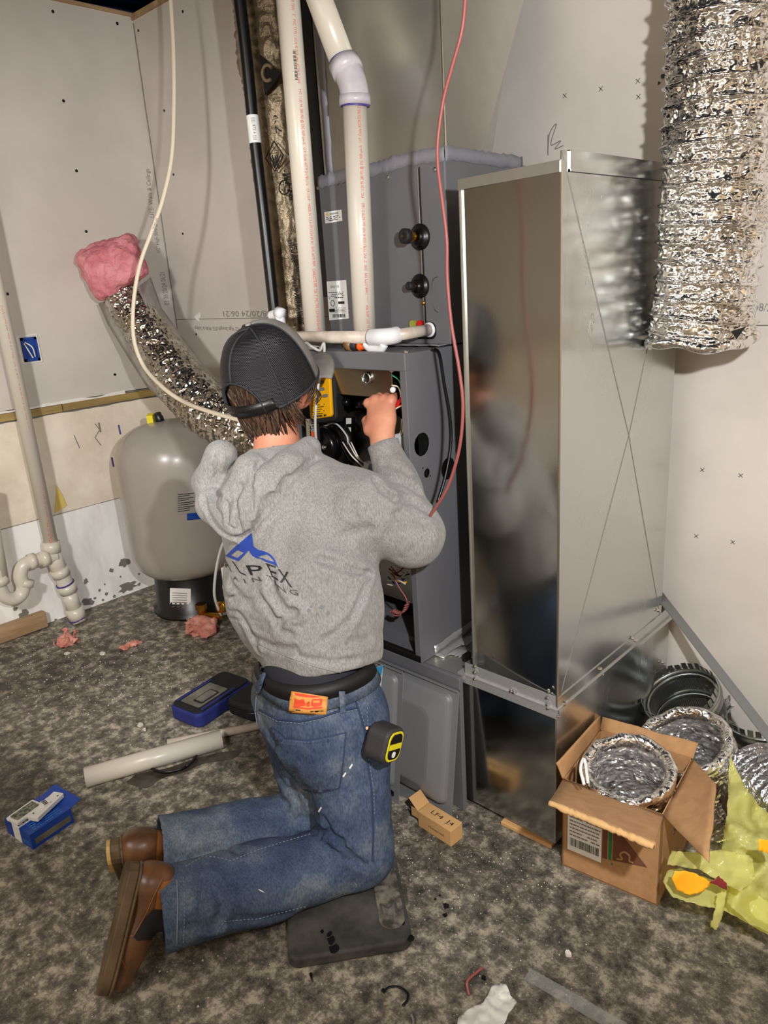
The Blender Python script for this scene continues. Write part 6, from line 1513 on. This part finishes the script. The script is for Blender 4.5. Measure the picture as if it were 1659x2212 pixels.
def quadflap(name, P4, m='card', th=.005, edge=True):
    P4 = [np.array(p, float) for p in P4]; V = []; F = []; n = 8
    for i in range(n + 1):
        for j in range(n + 1):
            u, v = i / n, j / n; p = (P4[0] * (1 - u) + P4[1] * u) * (1 - v) + (P4[3] * (1 - u) + P4[2] * u) * v
            V.append(p + .006 * float(vnoise(p, 18)) * v)
    for i in range(n):
        for j in range(n): F.append([i * (n + 1) + j, (i + 1) * (n + 1) + j, (i + 1) * (n + 1) + j + 1, i * (n + 1) + j + 1])
    o = mesh(name, V, F, m, cb_, smooth=True); solid(o, th); return o
TL, TRt = g0 + Z3 * Hb, g1 + Z3 * Hb; BLk, BRt = TL + fy_ * Dp, TRt + fy_ * Dp
fl = [aD(1187, 1735, 1.70), aD(1412, 1828, 1.56)]
quadflap('front_flap', [TL, TRt, fl[1], fl[0]])
ee = smoothpath([fl[0] + (fl[1] - fl[0]) * t + .003 * Z3 * float(vnoise(fl[0] * 9 + t * 20, 1)) for t in np.linspace(0, 1, 14)], 3)
mesh('torn_edge', *tube(ee, [.006 + .004 * random.random() for _ in ee], 7), 'card_in', cb_, smooth=True)
quadflap('left_flap', [TL, BLk, BLk + Z3 * .05 + fx * .0, TL + Z3 * .045 - fx * .018])
quadflap('back_flap', [BLk, BRt, BRt + Z3 * .03 + fy_ * .03, BLk + Z3 * .03 + fy_ * .03])
rf = [aD(1540, 1690, 1.83), aD(1548, 1745, 1.74), aD(1530, 1862, 1.60)]
quadflap('right_flap', [BRt, TRt, aD(1532, 1862, 1.60), aD(1545, 1690, 1.83)])
nF = -fy_
lo0 = g0 + fx * .014 + Z3 * .105 + nF * .0006
def lf(a, b): return g0 + fx * a + Z3 * b + nF * .0006
lab_w, lab_h = W * .36, .17
mesh('shipping_label', *prism([(0, 0), (lab_w, 0), (lab_w, lab_h), (0, lab_h)], lf(.016, .064), fx, Z3, nF, .0012), 'white', cb_)
mesh('barcode', *barcode(lf(.024, .082) + nF * .0012, fx, Z3, lab_w * .85, .026, 30, .001, 8), 'black_ink', cb_); mesh('barcode', *barcode(lf(.028, .208) + nF * .0012, fx, Z3, lab_w * .8, .012, 28, .001, 9), 'black_ink', cb_)
mesh('small_print', *lines(lf(.022, .114) + nF * .0012, fx, Z3, lab_w * .9, .07, 6, .35, .001, 10), 'grey_ink', cb_)
mesh('green_band', *prism([(0, 0), (.008, 0), (.008, .105), (0, .105)], lf(.016 + lab_w + .019, .085), fx, Z3, nF, .001), 'print_green', cb_)
mesh('brown_band', *prism([(0, 0), (.012, 0), (.012, .115), (0, .115)], lf(.016 + lab_w + .003, .083), fx, Z3, nF, .0009), 'print_brown', cb_)
tri = lf(.016 + lab_w + .031, .088)
mesh('brown_triangle', *prism([(0, 0), (.09, .022), (0, .115)], tri, fx, Z3, nF, .0009), 'print_brown', cb_)
def pl2(a, b): return tri + fx * a + Z3 * b + nF * .0022
mesh('printed_loop', *tube(smoothpath([pl2(.012, .012), pl2(.026, .018), pl2(.02, .03), pl2(.03, .043), pl2(.044, .038), pl2(.045, .022), pl2(.055, .02)], 6), .0028, 6), 'card', cb_)
label_text('registered_mark', 'R', lf(.016 + lab_w + .028, .07), fx, Z3, .006, .008, 'print_green', cb_, .001)

def ring_duct(name, lab, c, axis, r, ln, seed, m_in='foil_in', m_out='foil', turns=26, wall=.012):
    t = thing(name, lab, 'duct', c - np.array([0, 0, .1])); axis = _n(np.array(axis, float))
    P = [c - axis * ln * (1 - k / 80) for k in range(81)]
    mesh('outer_foil', *duct_grid(P, [r * (1 - .02 * math.sin(k / 6.)) for k in range(81)], turns, rib=.006, crinkle=.008, n=120, seed=seed, crs=36), m_out, t, smooth=True)
    v, f = duct_grid(P, r - wall, turns * 1.6, rib=-.006, crinkle=.009, n=200, seed=seed + 1, crs=48); mesh('inner_foil', v, [q[::-1] for q in f], m_in, t, smooth=True)
    u = _n(np.cross(axis, (0, 0, 1.))); w_ = np.cross(axis, u); V = []; F = []; n = 90
    for k in range(n):
        a = 2 * PI * k / n; d = u * math.cos(a) + w_ * math.sin(a); j = .002 * math.sin(5 * a + seed) + .0015 * math.sin(11 * a)
        for q, (rr, h) in enumerate(((r + .002, -.012), (r + .004, .004 + j), (r - wall / 2, .012 + j), (r - wall * 1.2 - .010, .004 + j), (r - wall - .010, -.02))): V.append(c + d * (rr + .006 * float(vnoise(c + d * r, 60, seed))) + axis * (h + .006 * float(vnoise(c + d * r, 45, seed + 2))))
    for k in range(n):
        for q in range(4): F.append([k * 5 + q, ((k + 1) % n) * 5 + q, ((k + 1) % n) * 5 + q + 1, k * 5 + q + 1])
    mesh('folded_rim', V, F, m_out, t, smooth=True)
    return t
bc0 = mid_f + fy_ * Dp * .52
toC = _n(CO - bc0)
bb = bc0 + Z3 * .03 + fy_ * .012 + fx * .002; dr_ = ray(1356, 1660); tq = max(0.1, ((bb[:2] - CO[:2]) @ dr_[:2]) / (dr_[:2] @ dr_[:2])); rc = CO + dr_ * (tq - .07)
ring_duct('coiled_duct', 'foil flexible duct coil standing in the open cardboard box', rc, _n(rc - bb + np.array([-.01, -.01, 0])), .119, np.linalg.norm(rc - bb) * .95, 21)
wm = aD(1262, 1695, 1.80); mesh('liner_edge', *tube(smoothpath([wm, aD(1254, 1660, 1.83), aD(1262, 1640, 1.87), aD(1270, 1690, 1.8)], 5), .004, 6), 'white', bpy.data.objects['cardboard_box'])
rc2 = aD(1475, 1602, 2.13)
ring_duct('coiled_duct', 'second foil duct coil standing on the floor behind the cardboard box', rc2, _n(np.array([-.20, -.34, 1.0])), .132, max(.12, rc2[2] / 0.93 - .03), 31)
# ribbed grey duct leaving the frame on the right
gd = thing('coiled_duct', 'matte grey ribbed duct lying at the right edge behind the yellow plastic', 'duct', aZ(1660, 1800))
gp = smoothpath([aD(1622, 1680, 2.10), aD(1680, 1730, 2.00), aD(1780, 1790, 1.88), aD(1880, 1860, 1.76)], 30)
gp = [np.array([p[0], p[1], max(p[2], .14)]) for p in gp]
mesh('duct_sleeve', *duct_grid(gp, .115, 22, rib=.012, crinkle=.006, n=100, seed=41, crs=50), 'foil_fine', gd, smooth=True)
# start collars
def collar(lab, c, axis, r, teeth, ln=.09, seed=0):
    t = thing('start_collar', lab, 'duct collar', c, 'galvanized start collars by the right wall'); axis = _n(np.array(axis, float))
    u = _n(np.cross(axis, (0, .1, 1.))); w_ = np.cross(axis, u)
    prof = [(0, r), (ln * .2, r), (ln * .24, r + .006), (ln * .3, r), (ln * .4, r), (ln * .43, r + .007), (ln * .48, r)]
    V, F = lathe(c, axis, prof, 72, False)
    solid(mesh('collar_band', V, F, 'galv_dark', t, smooth=True), .0015)
    V = []; F = []; n = 110
    for k in range(2 * n):
        a = 2 * PI * k / (2 * n); rr = r - (.0025 if k % 2 else 0); d = u * math.cos(a) + w_ * math.sin(a); V += [c - axis * .0 + d * rr, c - axis * ln * .45 + d * (rr - .003)]
    for k in range(2 * n): F.append([2 * k, 2 * ((k + 1) % (2 * n)), 2 * ((k + 1) % (2 * n)) + 1, 2 * k + 1])
    solid(mesh('crimped_band', V, F, 'galv_dark', t), .001)
    vf = []
    for k in range(teeth):
        a = 2 * PI * (k + .5) / teeth; d = u * math.cos(a) + w_ * math.sin(a); s = np.cross(axis, d); b = random.uniform(-.12, .2)
        vf.append(obox(c + axis * (ln * .48 + .011) + d * (r + b * .011), s, d, _n(axis + d * b), 2 * PI * r / teeth * .72, .0015, .024))
    mesh('tab_row', *join(*vf), 'galv_dark', t)
    V, F = lathe(c + axis * ln * .3, axis, [(0, r * .985), (.001, r * .9)], 72, False); solid(mesh('inner_flange', V, F, 'galv_dark', t, smooth=True), .001)
    return t
collar('galvanized start collar with bent tabs leaning on the return duct behind the foil coils', aD(1480, 1522, 2.38), (-.32, -.42, 1.), .118, 34)
collar('galvanized start collar lying lower down behind the first, under the strap', aD(1492, 1560, 2.42), (-.25, -.35, 1.), .112, 30, seed=2)
collar('galvanized start collar at the right edge of the picture beyond the metal strap', aD(1648, 1572, 2.34), (-.1, -.1, 1.), .115, 32, seed=3)

# yellow plastic bag
yb = thing('plastic_bag', 'crumpled torn yellow plastic bag heaped right of the cardboard box', 'plastic bag', aZ(1560, 1900))
def crumple(name, poly, dep, amp, m, par, step=7, seed=0, sc_=12, th=.0006, noise2=.4):
    P = [Vector(p) for p in poly]; n = len(P); D = []
    for i in range(n):
        a, b = P[i], P[(i + 1) % n]; k = max(1, int((b - a).length / step))
        for j in range(k):
            q = a + (b - a) * j / k; D.append(q + Vector((random.uniform(-1.5, 1.5), random.uniform(-1.5, 1.5))))
    n = len(D); E_ = [(i, (i + 1) % n) for i in range(n)]; Gp = list(D)
    y = min(p.y for p in D)
    while y < max(p.y for p in D):
        x = min(p.x for p in D)
        while x < max(p.x for p in D): Gp.append(Vector((x + random.uniform(-1, 1), y + random.uniform(-1, 1)))); x += step
        y += step
    Vv, _, Ff, *_ = geometry.delaunay_2d_cdt(Gp, E_, [], 1, 1e-4); out = []
    for v in Vv:
        d0 = dep(v.x, v.y); p = aD(v.x, v.y, d0); q = p * np.array([1, 1, .5])
        r_ = 1 - 2 * abs(float(vnoise(q, sc_, seed))) * 2; r2 = 1 - 2 * abs(float(vnoise(q, sc_ * 2.7, seed + 1))) * 2
        p = aD(v.x, v.y, d0 - amp * (r_ + noise2 * r2)); p[2] = max(p[2], .002); out.append(p)
    o = mesh(name, out, [list(f) for f in Ff], m, par, smooth=True); solid(o, th); return o
crumple('film_sheet', [(1577, 1628), (1585, 1650), (1610, 1700), (1640, 1740), (1675, 1770), (1675, 2020), (1620, 1995), (1570, 1950), (1580, 1890), (1558, 1830), (1570, 1760), (1573, 1690)], lambda x, y: 2.02 - .27 * (y - 1628) / 350 - .0002 * (x - 1577), .05, 'film', yb, seed=1)
crumple('film_sheet', [(1440, 1868), (1452, 1838), (1500, 1842), (1560, 1835), (1625, 1850), (1632, 1900), (1600, 1925), (1555, 1905), (1515, 1880), (1475, 1872)], lambda x, y: 1.80 - .1 * (y - 1838) / 90, .03, 'film', yb, seed=2)
crumple('film_sheet', [(1440, 1880), (1470, 1876), (1540, 1900), (1600, 1900), (1675, 1960), (1675, 2030), (1600, 1985), (1560, 1965), (1510, 1955), (1490, 1950), (1448, 1935), (1432, 1905)], lambda x, y: 1.84 - .1 * (y - 1876) / 120, .02, 'film', yb, seed=3)
crumple('film_strip', [(1548, 1930), (1570, 1925), (1562, 1975), (1548, 2010), (1534, 2002), (1545, 1965)], lambda x, y: 1.76, .01, 'film', yb, seed=4, step=5)
op = crumple('orange_card', [(1450, 1898), (1458, 1882), (1480, 1880), (1505, 1888), (1538, 1906), (1520, 1925), (1490, 1934), (1462, 1922)], lambda x, y: 1.73, .008, 'orange_paper', None, seed=5, th=.001)
tag(op, 'bright orange paper scrap showing through the yellow bag in front', 'paper')
op = crumple('orange_card', [(1640, 1812), (1670, 1816), (1670, 1846), (1638, 1838)], lambda x, y: 1.66, .004, 'orange_paper', None, seed=6, th=.001); tag(op, 'small orange paper corner at the right edge on the yellow bag', 'paper')
op = crumple('dark_red_card', [(1535, 1905), (1552, 1893), (1568, 1905), (1572, 1925), (1560, 1918)], lambda x, y: 1.72, .006, 'dark_red', None, seed=7, th=.001, step=4); tag(op, 'small dark red scrap beside the orange paper in the yellow bag', 'paper')

# small brown carton by the doors
sc2 = thing('small_carton', 'small brown carton with pen marks and an open flap before the grey doors', 'cardboard box', aZ(950, 1800))
zt2 = .055; a0, a1, a2 = aZ(904, 1784), aZ(975, 1830), aZ(999, 1814); ux2 = _n(a1 - a0); uy2 = np.cross(Z3, ux2); Lc = np.linalg.norm(a1 - a0) * 1.0; Wc = .052
bevel(mesh('carton', *prism([(0, 0), (Lc, 0), (Lc, Wc), (0, Wc)], a0, ux2, uy2, Z3, zt2), 'card_lt', sc2), .0015)
fl0 = a0 + Z3 * zt2
mesh('end_flap', *obox(fl0 + uy2 * Wc / 2 - ux2 * .018 + Z3 * .014, _n(-ux2 + Z3 * .8), uy2, _n(ux2 * .8 + Z3), .046, Wc, .0015), 'card_lt', sc2)
mesh('tuck_flap', *obox(fl0 + uy2 * .002 - ux2 * .014 - Z3 * .014, ux2, Z3, uy2, .028, .03, .0015), 'card_lt', sc2)
label_text('pen_mark', 'LF4  J4', fl0 + ux2 * .035 + uy2 * .014, ux2, uy2, .085, .02, 'black_ink', sc2, .0008)
label_text('printed_word', 'Honeywell', a0 + ux2 * .045 + Z3 * .018, ux2, Z3, .06, .012, 'print_brown', sc2, .0008)

# offcuts, pouch and thermostat carton at the left
def floor_tube(name, lab, cat, p0, p1, r, m='pvc', wall=.004):
    a, b = aZ(*p0, r), aZ(*p1, r); o = mesh(name, *pipe([a, b], r, wall, 32), m, smooth=True, base=((a + b) / 2 * np.array([1, 1, 0]))); tag(o, lab, cat); return o
floor_tube('pipe_offcut', 'short thick white PVC pipe offcut lying on the floor left of the man', 'pipe', (184, 1680), (478, 1596), .034)
floor_tube('pipe_offcut', 'thin white PVC pipe lying behind the thick offcut', 'pipe', (362, 1606), (560, 1568), .0155, 'pvc_dirty', .003)
c = aZ(375, 1640, .006); P = [c + .075 * np.array([math.cos(a) * (1 + .05 * i), math.sin(a) * (1 + .05 * i), 0]) + np.array([0, 0, .004 * i]) for i in range(3) for a in np.linspace(0, 2 * PI, 40)]
tag(mesh('cable_coil', *tube(P, .004, 8), 'black', smooth=True), 'small coil of black cable lying under the thick pipe offcut', 'cable')
po = thing('tool_pouch', 'blue and black zip pouch with a clear window, lying on the floor', 'pouch', aZ(450, 1520))
q0, q1, q3 = aZ(368, 1552), aZ(432, 1578), aZ(402, 1478)
pu = _n(q1 - q0); pv = np.cross(Z3, pu); Wq = np.linalg.norm(q1 - q0) * 1.0
Lq = .30; pc0 = q0 + pu * Wq / 2 + pv * Lq / 2
bevel(mesh('pouch_body', *prism(rrect(Wq, Lq, .03, 6), pc0, pu, pv, Z3, .062), 'dkblue', po), .012, 3)
bevel(mesh('pouch_top', *prism(rrect(Wq * .94, Lq * .95, .03, 6), pc0 + Z3 * .058, pu, pv, Z3, .010), 'pouch', po), .004, 2)
mesh('clear_window', *prism(rrect(Wq * .62, Lq * .52, .008, 4), pc0 + Z3 * .0685 - pv * Lq * .12, pu, pv, Z3, .0015), 'window', po)
mesh('window_label', *prism(rrect(Wq * .3, Lq * .32, .008, 4), pc0 + Z3 * .0705 - pv * Lq * .14 + pu * Wq * .1, pu, pv, Z3, .0015), 'pouch', po)
mesh('label_plate', *prism(rrect(Wq * .24, Lq * .27, .006, 4), pc0 + Z3 * .0722 - pv * Lq * .14 + pu * Wq * .1, pu, pv, Z3, .001), 'window', po)
mesh('blue_stripe', *join(*[prism(rrect(Wq * .07, Lq * .6, .003, 3), pc0 + Z3 * .069 - pv * Lq * .1 + pu * Wq * s, pu, pv, Z3, .0012) for s in (-.38, .42)]), 'dkblue', po)
pb3 = thing('tool_case', 'soft black zip case lying behind the blue pouch in shadow', 'pouch', aZ(500, 1500)); cq = pc0 + pu * (Wq * .9) + pv * .1
bevel(mesh('case_body', *prism(rrect(.16, .24, .035, 6), cq + pu * .02, pu, pv, Z3, .07), 'pouch', pb3), .02, 4)
mesh('zip_line', *tube([cq + pu * .02 + pu * a + pv * b + Z3 * .045 for a, b in rrect(.164, .244, .036, 6)], .003, 6), 'black', pb3)

tb_ = thing('thermostat_carton', 'blue and white printed thermostat carton on the floor at the left edge', 'carton', aZ(80, 1800))
r0, r1 = aZ(72, 1836), aZ(160, 1776); cu_ = _n(r1 - r0); cv = np.cross(Z3, cu_); Lb = np.linalg.norm(r1 - r0); Wb, Hb3 = .145, .055
mesh('carton', *prism([(0, 0), (Lb, 0), (Lb, Wb), (0, Wb)], r0, cu_, cv, Z3, Hb3), 'box_blue', tb_)
mesh('open_flap', *obox(r0 + cu_ * (Lb + .018) + cv * Wb / 2 + Z3 * (Hb3 + .004), _n(cu_ + Z3 * .25), cv, _n(Z3 - cu_ * .25), .04, Wb, .0015), 'box_blue', tb_)
nL = -cv
def cf(a, b, h): return r0 + cu_ * a + cv * b + Z3 * h
mesh('bottom_strip', *prism([(0, 0), (Lb - .02, 0), (Lb - .02, .02), (0, .02)], cf(.012, 0, .012), cu_, Z3, -cv, .001), 'window', tb_)
mesh('white_panel', *prism([(0, 0), (.034, 0), (.034, Wb), (0, Wb)], cf(.004, 0, Hb3), cv * 0 + cu_, cv, Z3, .0006) if False else prism([(0, 0), (Lb, 0), (Lb, .045), (0, .045)], cf(0, .06, Hb3), cu_, cv, Z3, .0008), 'white', tb_)
mesh('white_panel', *prism([(0, 0), (.04, 0), (.04, Hb3), (0, Hb3)], cf(0, .1, 0), -cv, Z3, -cu_, .0008), 'white', tb_)
label_text('carton_title', 'PRO', cf(.003, .065, Hb3 + .0008), cu_, cv, .06, .034, 'box_blue', tb_, .0008); label_text('carton_number', 'T701', cf(.0, .108, Hb3), cu_, cv, .045, .014, 'white', tb_, .0008)
label_text('carton_title', 'PRO', cf(Lb - .05, .1, Hb3), cu_, cv, .045, .016, 'white', tb_, .0008)
label_text('side_number', 'T701', cf(-.0005, .09, .028), -cv, Z3, .03, .01, 'white', tb_, .0008)
mesh('small_print', *lines(cf(.02, .008, Hb3), cu_, cv, Lb * .7, .045, 4, .2, .0008, 12), 'sky_ink', tb_)
mesh('side_print', *lines(cf(-.0005, .05, .01), -cv, Z3, .04, .016, 3, .3, .0008, 13), 'sky_ink', tb_)
th = thing('thermostat', 'white thermostat and its open backplate resting on the blue carton', 'thermostat', cf(Lb * .5, Wb * .55, Hb3))
tcn = cf(Lb * .30, Wb * .62, Hb3 + .012); du = _n(cu_ * .97 + cv * .1); dv = np.cross(Z3, du)
bevel(mesh('backplate', *prism(rrect(.095, .055, .004), tcn, du, dv, Z3, .009), 'white_plastic', th), .001); mesh('circuit_board', *prism(rrect(.078, .036, .003), tcn + Z3 * .0095, du, dv, Z3, .002), mat('circuit', (52, 62, 50), .4, col2=(140, 140, 120), ns=90), th)
tcn2 = cf(Lb * .68, Wb * .42, Hb3 + .006); bevel(mesh('thermostat_body', *prism(rrect(.12, .04, .004), tcn2, _n(du + dv * .2), _n(dv - du * .2), Z3, .014), 'white_plastic', th), .001)
bevel(mesh('terminal_block', *prism(rrect(.028, .018, .002), tcn2 + Z3 * .014, du, dv, Z3, .006), 'white_plastic', th), .001); mesh('terminal_slots', *join(*[box(*(tcn2[0] - .012 + .008 * k, tcn2[0] - .008 + .008 * k), tcn2[1] - .006, tcn2[1] + .006, tcn2[2] + .02, tcn2[2] + .0212) for k in range(3)]), 'black', th)
for a in (-.045, .045): mesh('mount_hole', *lathe(tcn2 + du * a + Z3 * .0142, (0, 0, 1), [(0, .003), (.0006, .003)], 8), 'black', th)

# scraps of pink insulation, chips, ties, wire, tissue, strips
def lump(name, c, r, m, lab, cat, seed, sx=1, sy=1, sz=.5, grp=None):
    f = lambda P: (np.linalg.norm((P - c) / np.array([sx, sy, sz]), axis=-1) - r) * .5 + r * .9 * vnoise(P, 1.6 / r, seed) * .5 + r * .3 * vnoise(P, 5 / r, seed + 1)
    ext = r * 1.6 * max(sx, sy); v, fc = surf(lambda P: smax(f(P), .0 - P[..., 2], .001), c - ext, c + ext, r / 9)
    o = mesh(name, v, fc, m, smooth=True); tag(o, lab, cat, grp); return o
lump('insulation_scrap', aZ(145, 1382, .02), .045, 'pink2', 'pink insulation scrap at the end of the lumber by the drain pipe', 'insulation', 1, 1, 1.2, .9)
lump('insulation_scrap', aZ(283, 1392, .008), .03, 'pink2', 'thin pink insulation scrap lying in the open on the floor', 'insulation', 2, .8, 1.6, .4)
lump('insulation_scrap', aZ(437, 1352, .02), .07, 'pink2', 'largest pink insulation scrap on the floor beside the pressure tank', 'insulation', 3, 1.4, 1.1, .6)
def chip(px, py, r, lab=None, seed=0, m='plaster', th=.005):
    rr = random.Random(seed); P = [(r * (.6 + .6 * rr.random()) * math.cos(a), r * (.5 + .5 * rr.random()) * math.sin(a)) for a in np.linspace(0, 5.5, 7)]
    o = mesh('plaster_chip', *prism(P, aZ(px, py, .0), (1, 0, 0), (0, 1, 0), (0, 0, 1), th), m)
    tag(o, lab or 'flat white plaster chip on the concrete', 'debris'); return o
chip(303, 1567, .016, 'white plaster chip above the thick pipe offcut, larger of a pair', 1); chip(312, 1577, .010, 'white plaster chip above the thick pipe offcut, smaller of a pair', 2)
chip(145, 1412, .018, 'white plaster chip in front of the drain pipe', 3); chip(222, 1413, .02, 'long white plaster chip between drain pipe and tank', 4)
chip(396, 1326, .022, 'white plaster chip in front of the tank stand label', 5); chip(1227, 2062, .009, 'small white chip alone on the floor below the cardboard box', 6, th=.008)
vf = []; rr = random.Random(5)
for k in range(2200):
    if k % 3 == 0: px, py = rr.gauss(230, 150), rr.gauss(1460, 60)
    elif k % 3 == 1: px, py = rr.uniform(0, 1300), rr.uniform(1380, 2200)
    else: px, py = rr.gauss(1000, 160), rr.gauss(1830, 120)
    p = aZ(px, max(py, 1385), 0)
    if p[0] < XL + .05 or p[1] > 2.2 or (p[0] > -1.93 and p[1] > 1.48 and p[0] < -.86): continue
    s = rr.choice((.0008, .001, .0013, .002)) * (1.5 if px < 500 else 1); a = rr.uniform(0, PI)
    vf.append(prism([(s * math.cos(a), s * math.sin(a)), (s * math.cos(a + 2), s * math.sin(a + 2)), (s * math.cos(a + 4), s * math.sin(a + 4))], p, (1, 0, 0), (0, 1, 0), (0, 0, 1), s * .8))
cr_ = mesh('drywall_crumbs', *join(*vf), 'plaster', base=(0, 0, 0)); tag(cr_, 'countless tiny pale crumbs of drywall scattered over the concrete', 'debris'); cr_['kind'] = 'stuff'
def puddle(poly, m, lab, name, cat, h=.0012):
    P = smoothpath([aZ(*p) for p in poly] + [aZ(*poly[0])], 5); n = len(P); V = [p + (0, 0, h) for p in P] + [p for p in P]
    o = mesh(name, V, [list(range(n)), list(range(n, 2 * n))[::-1]] + [[i, (i + 1) % n, (i + 1) % n + n, i + n] for i in range(n)], m); tag(o, lab, cat); return o
wet = mat('damp_patch', (58, 54, 46), .25, col2=(76, 70, 60), ns=30)
puddle(((272, 1690), (300, 1672), (360, 1660), (420, 1640), (480, 1625), (520, 1622), (500, 1640), (440, 1650), (400, 1668), (350, 1682), (320, 1702), (290, 1698)), wet, 'dark damp patch on the concrete below the thick pipe offcut', 'damp_patch', 'stain')
zt_ = thing('cable_tie', 'cut black cable tie curled on the floor in front of the kneeling pad', 'cable tie', aZ(855, 2150))
mesh('tie_strap', *tube(smoothpath([aZ(*p, .006) for p in ((830, 2140), (842, 2132), (862, 2132), (880, 2145), (880, 2160), (870, 2172))], 6), .0032, 6, flat=.5), 'black', zt_, smooth=True)
mesh('tie_head', *obox(aZ(829, 2140, .006), (1, 0, 0), (0, 1, 0), (0, 0, 1), .009, .007, .006), 'black', zt_)
z2 = mesh('cable_tie', *tube(smoothpath([aZ(*p, .005) for p in ((888, 2190), (893, 2205), (890, 2225))], 6), .003, 6, flat=.5), 'grey_ink', smooth=True); tag(z2, 'pale curled cable tie end at the bottom edge below the black one', 'cable tie')
z3 = mesh('wood_splinter', *tube([aZ(671, 2103, .004), aZ(675, 2122, .004)], [.004, .001], 6), 'black', smooth=True); tag(z3, 'small dark pointed splinter just below the kneeling pad', 'debris')
rw2 = mesh('wire_offcut', *tube(smoothpath([aZ(*p, .02) for p in ((1042, 2090), (1030, 2100), (1010, 2118))] + [aZ(1010, 2135, .012), aZ(1014, 2150, .005)], 6), .0035, 8), 'red_wire', smooth=True); tag(rw2, 'short bent red wire offcut behind the crumpled tissue', 'wire')
ts_ = crumple('crumpled_tissue', [(1063, 2128), (1092, 2125), (1102, 2150), (1118, 2165), (1098, 2190), (1085, 2225), (985, 2240), (990, 2200), (1010, 2180), (1045, 2165)], lambda x, y: aZcam(x, y), .022, 'tissue', None, seed=9, th=.001, sc_=16) if False else None
def zdep(x, y, z): p = aZ(x, y, z); return float(CM[:, 2] @ (p - CO))
ts_ = crumple('crumpled_tissue', [(1063, 2128), (1092, 2125), (1102, 2150), (1118, 2165), (1098, 2190), (1085, 2225), (985, 2240), (990, 2200), (1010, 2180), (1045, 2165)], lambda x, y: zdep(x, y, .03), .02, 'tissue', None, seed=9, th=.001, sc_=16, noise2=.6); tag(ts_, 'crumpled white tissue lying at the bottom edge of the floor', 'tissue')
s0, s1 = aZ(1150, 2105, .003), aZ(1340, 2215, .003); sd_ = _n(s1 - s0); sw_ = np.cross(Z3, sd_)
cs2 = mesh('plastic_strip', *obox((s0 + s1) / 2 + sw_ * -.005, sd_, sw_, Z3, np.linalg.norm(s1 - s0) * 1.1, .034, .003), 'clear'); tag(cs2, 'clear plastic strip lying diagonally at the bottom right of the tissue', 'plastic strip')
for i, (px, py, r) in enumerate(((964, 1958, .009), (962, 1977, .006), (950, 1935, .003), (940, 1943, .003), (1045, 2113, .006))):
    o = blot('tar_spot', aZ(px, py, .0), (1, 0, 0), (0, 1, 0), (0, 0, 1), r, 'black', None, 50 + i, n=10); tag(o, ['black tar spot right of the pad, uppermost and largest', 'black tar spot just below the largest one', 'tiny black spot left of the two larger tar spots, higher one', 'tiny black spot left of the two larger tar spots, lower one', 'black drip spot beside the red wire offcut'][i], 'stain')
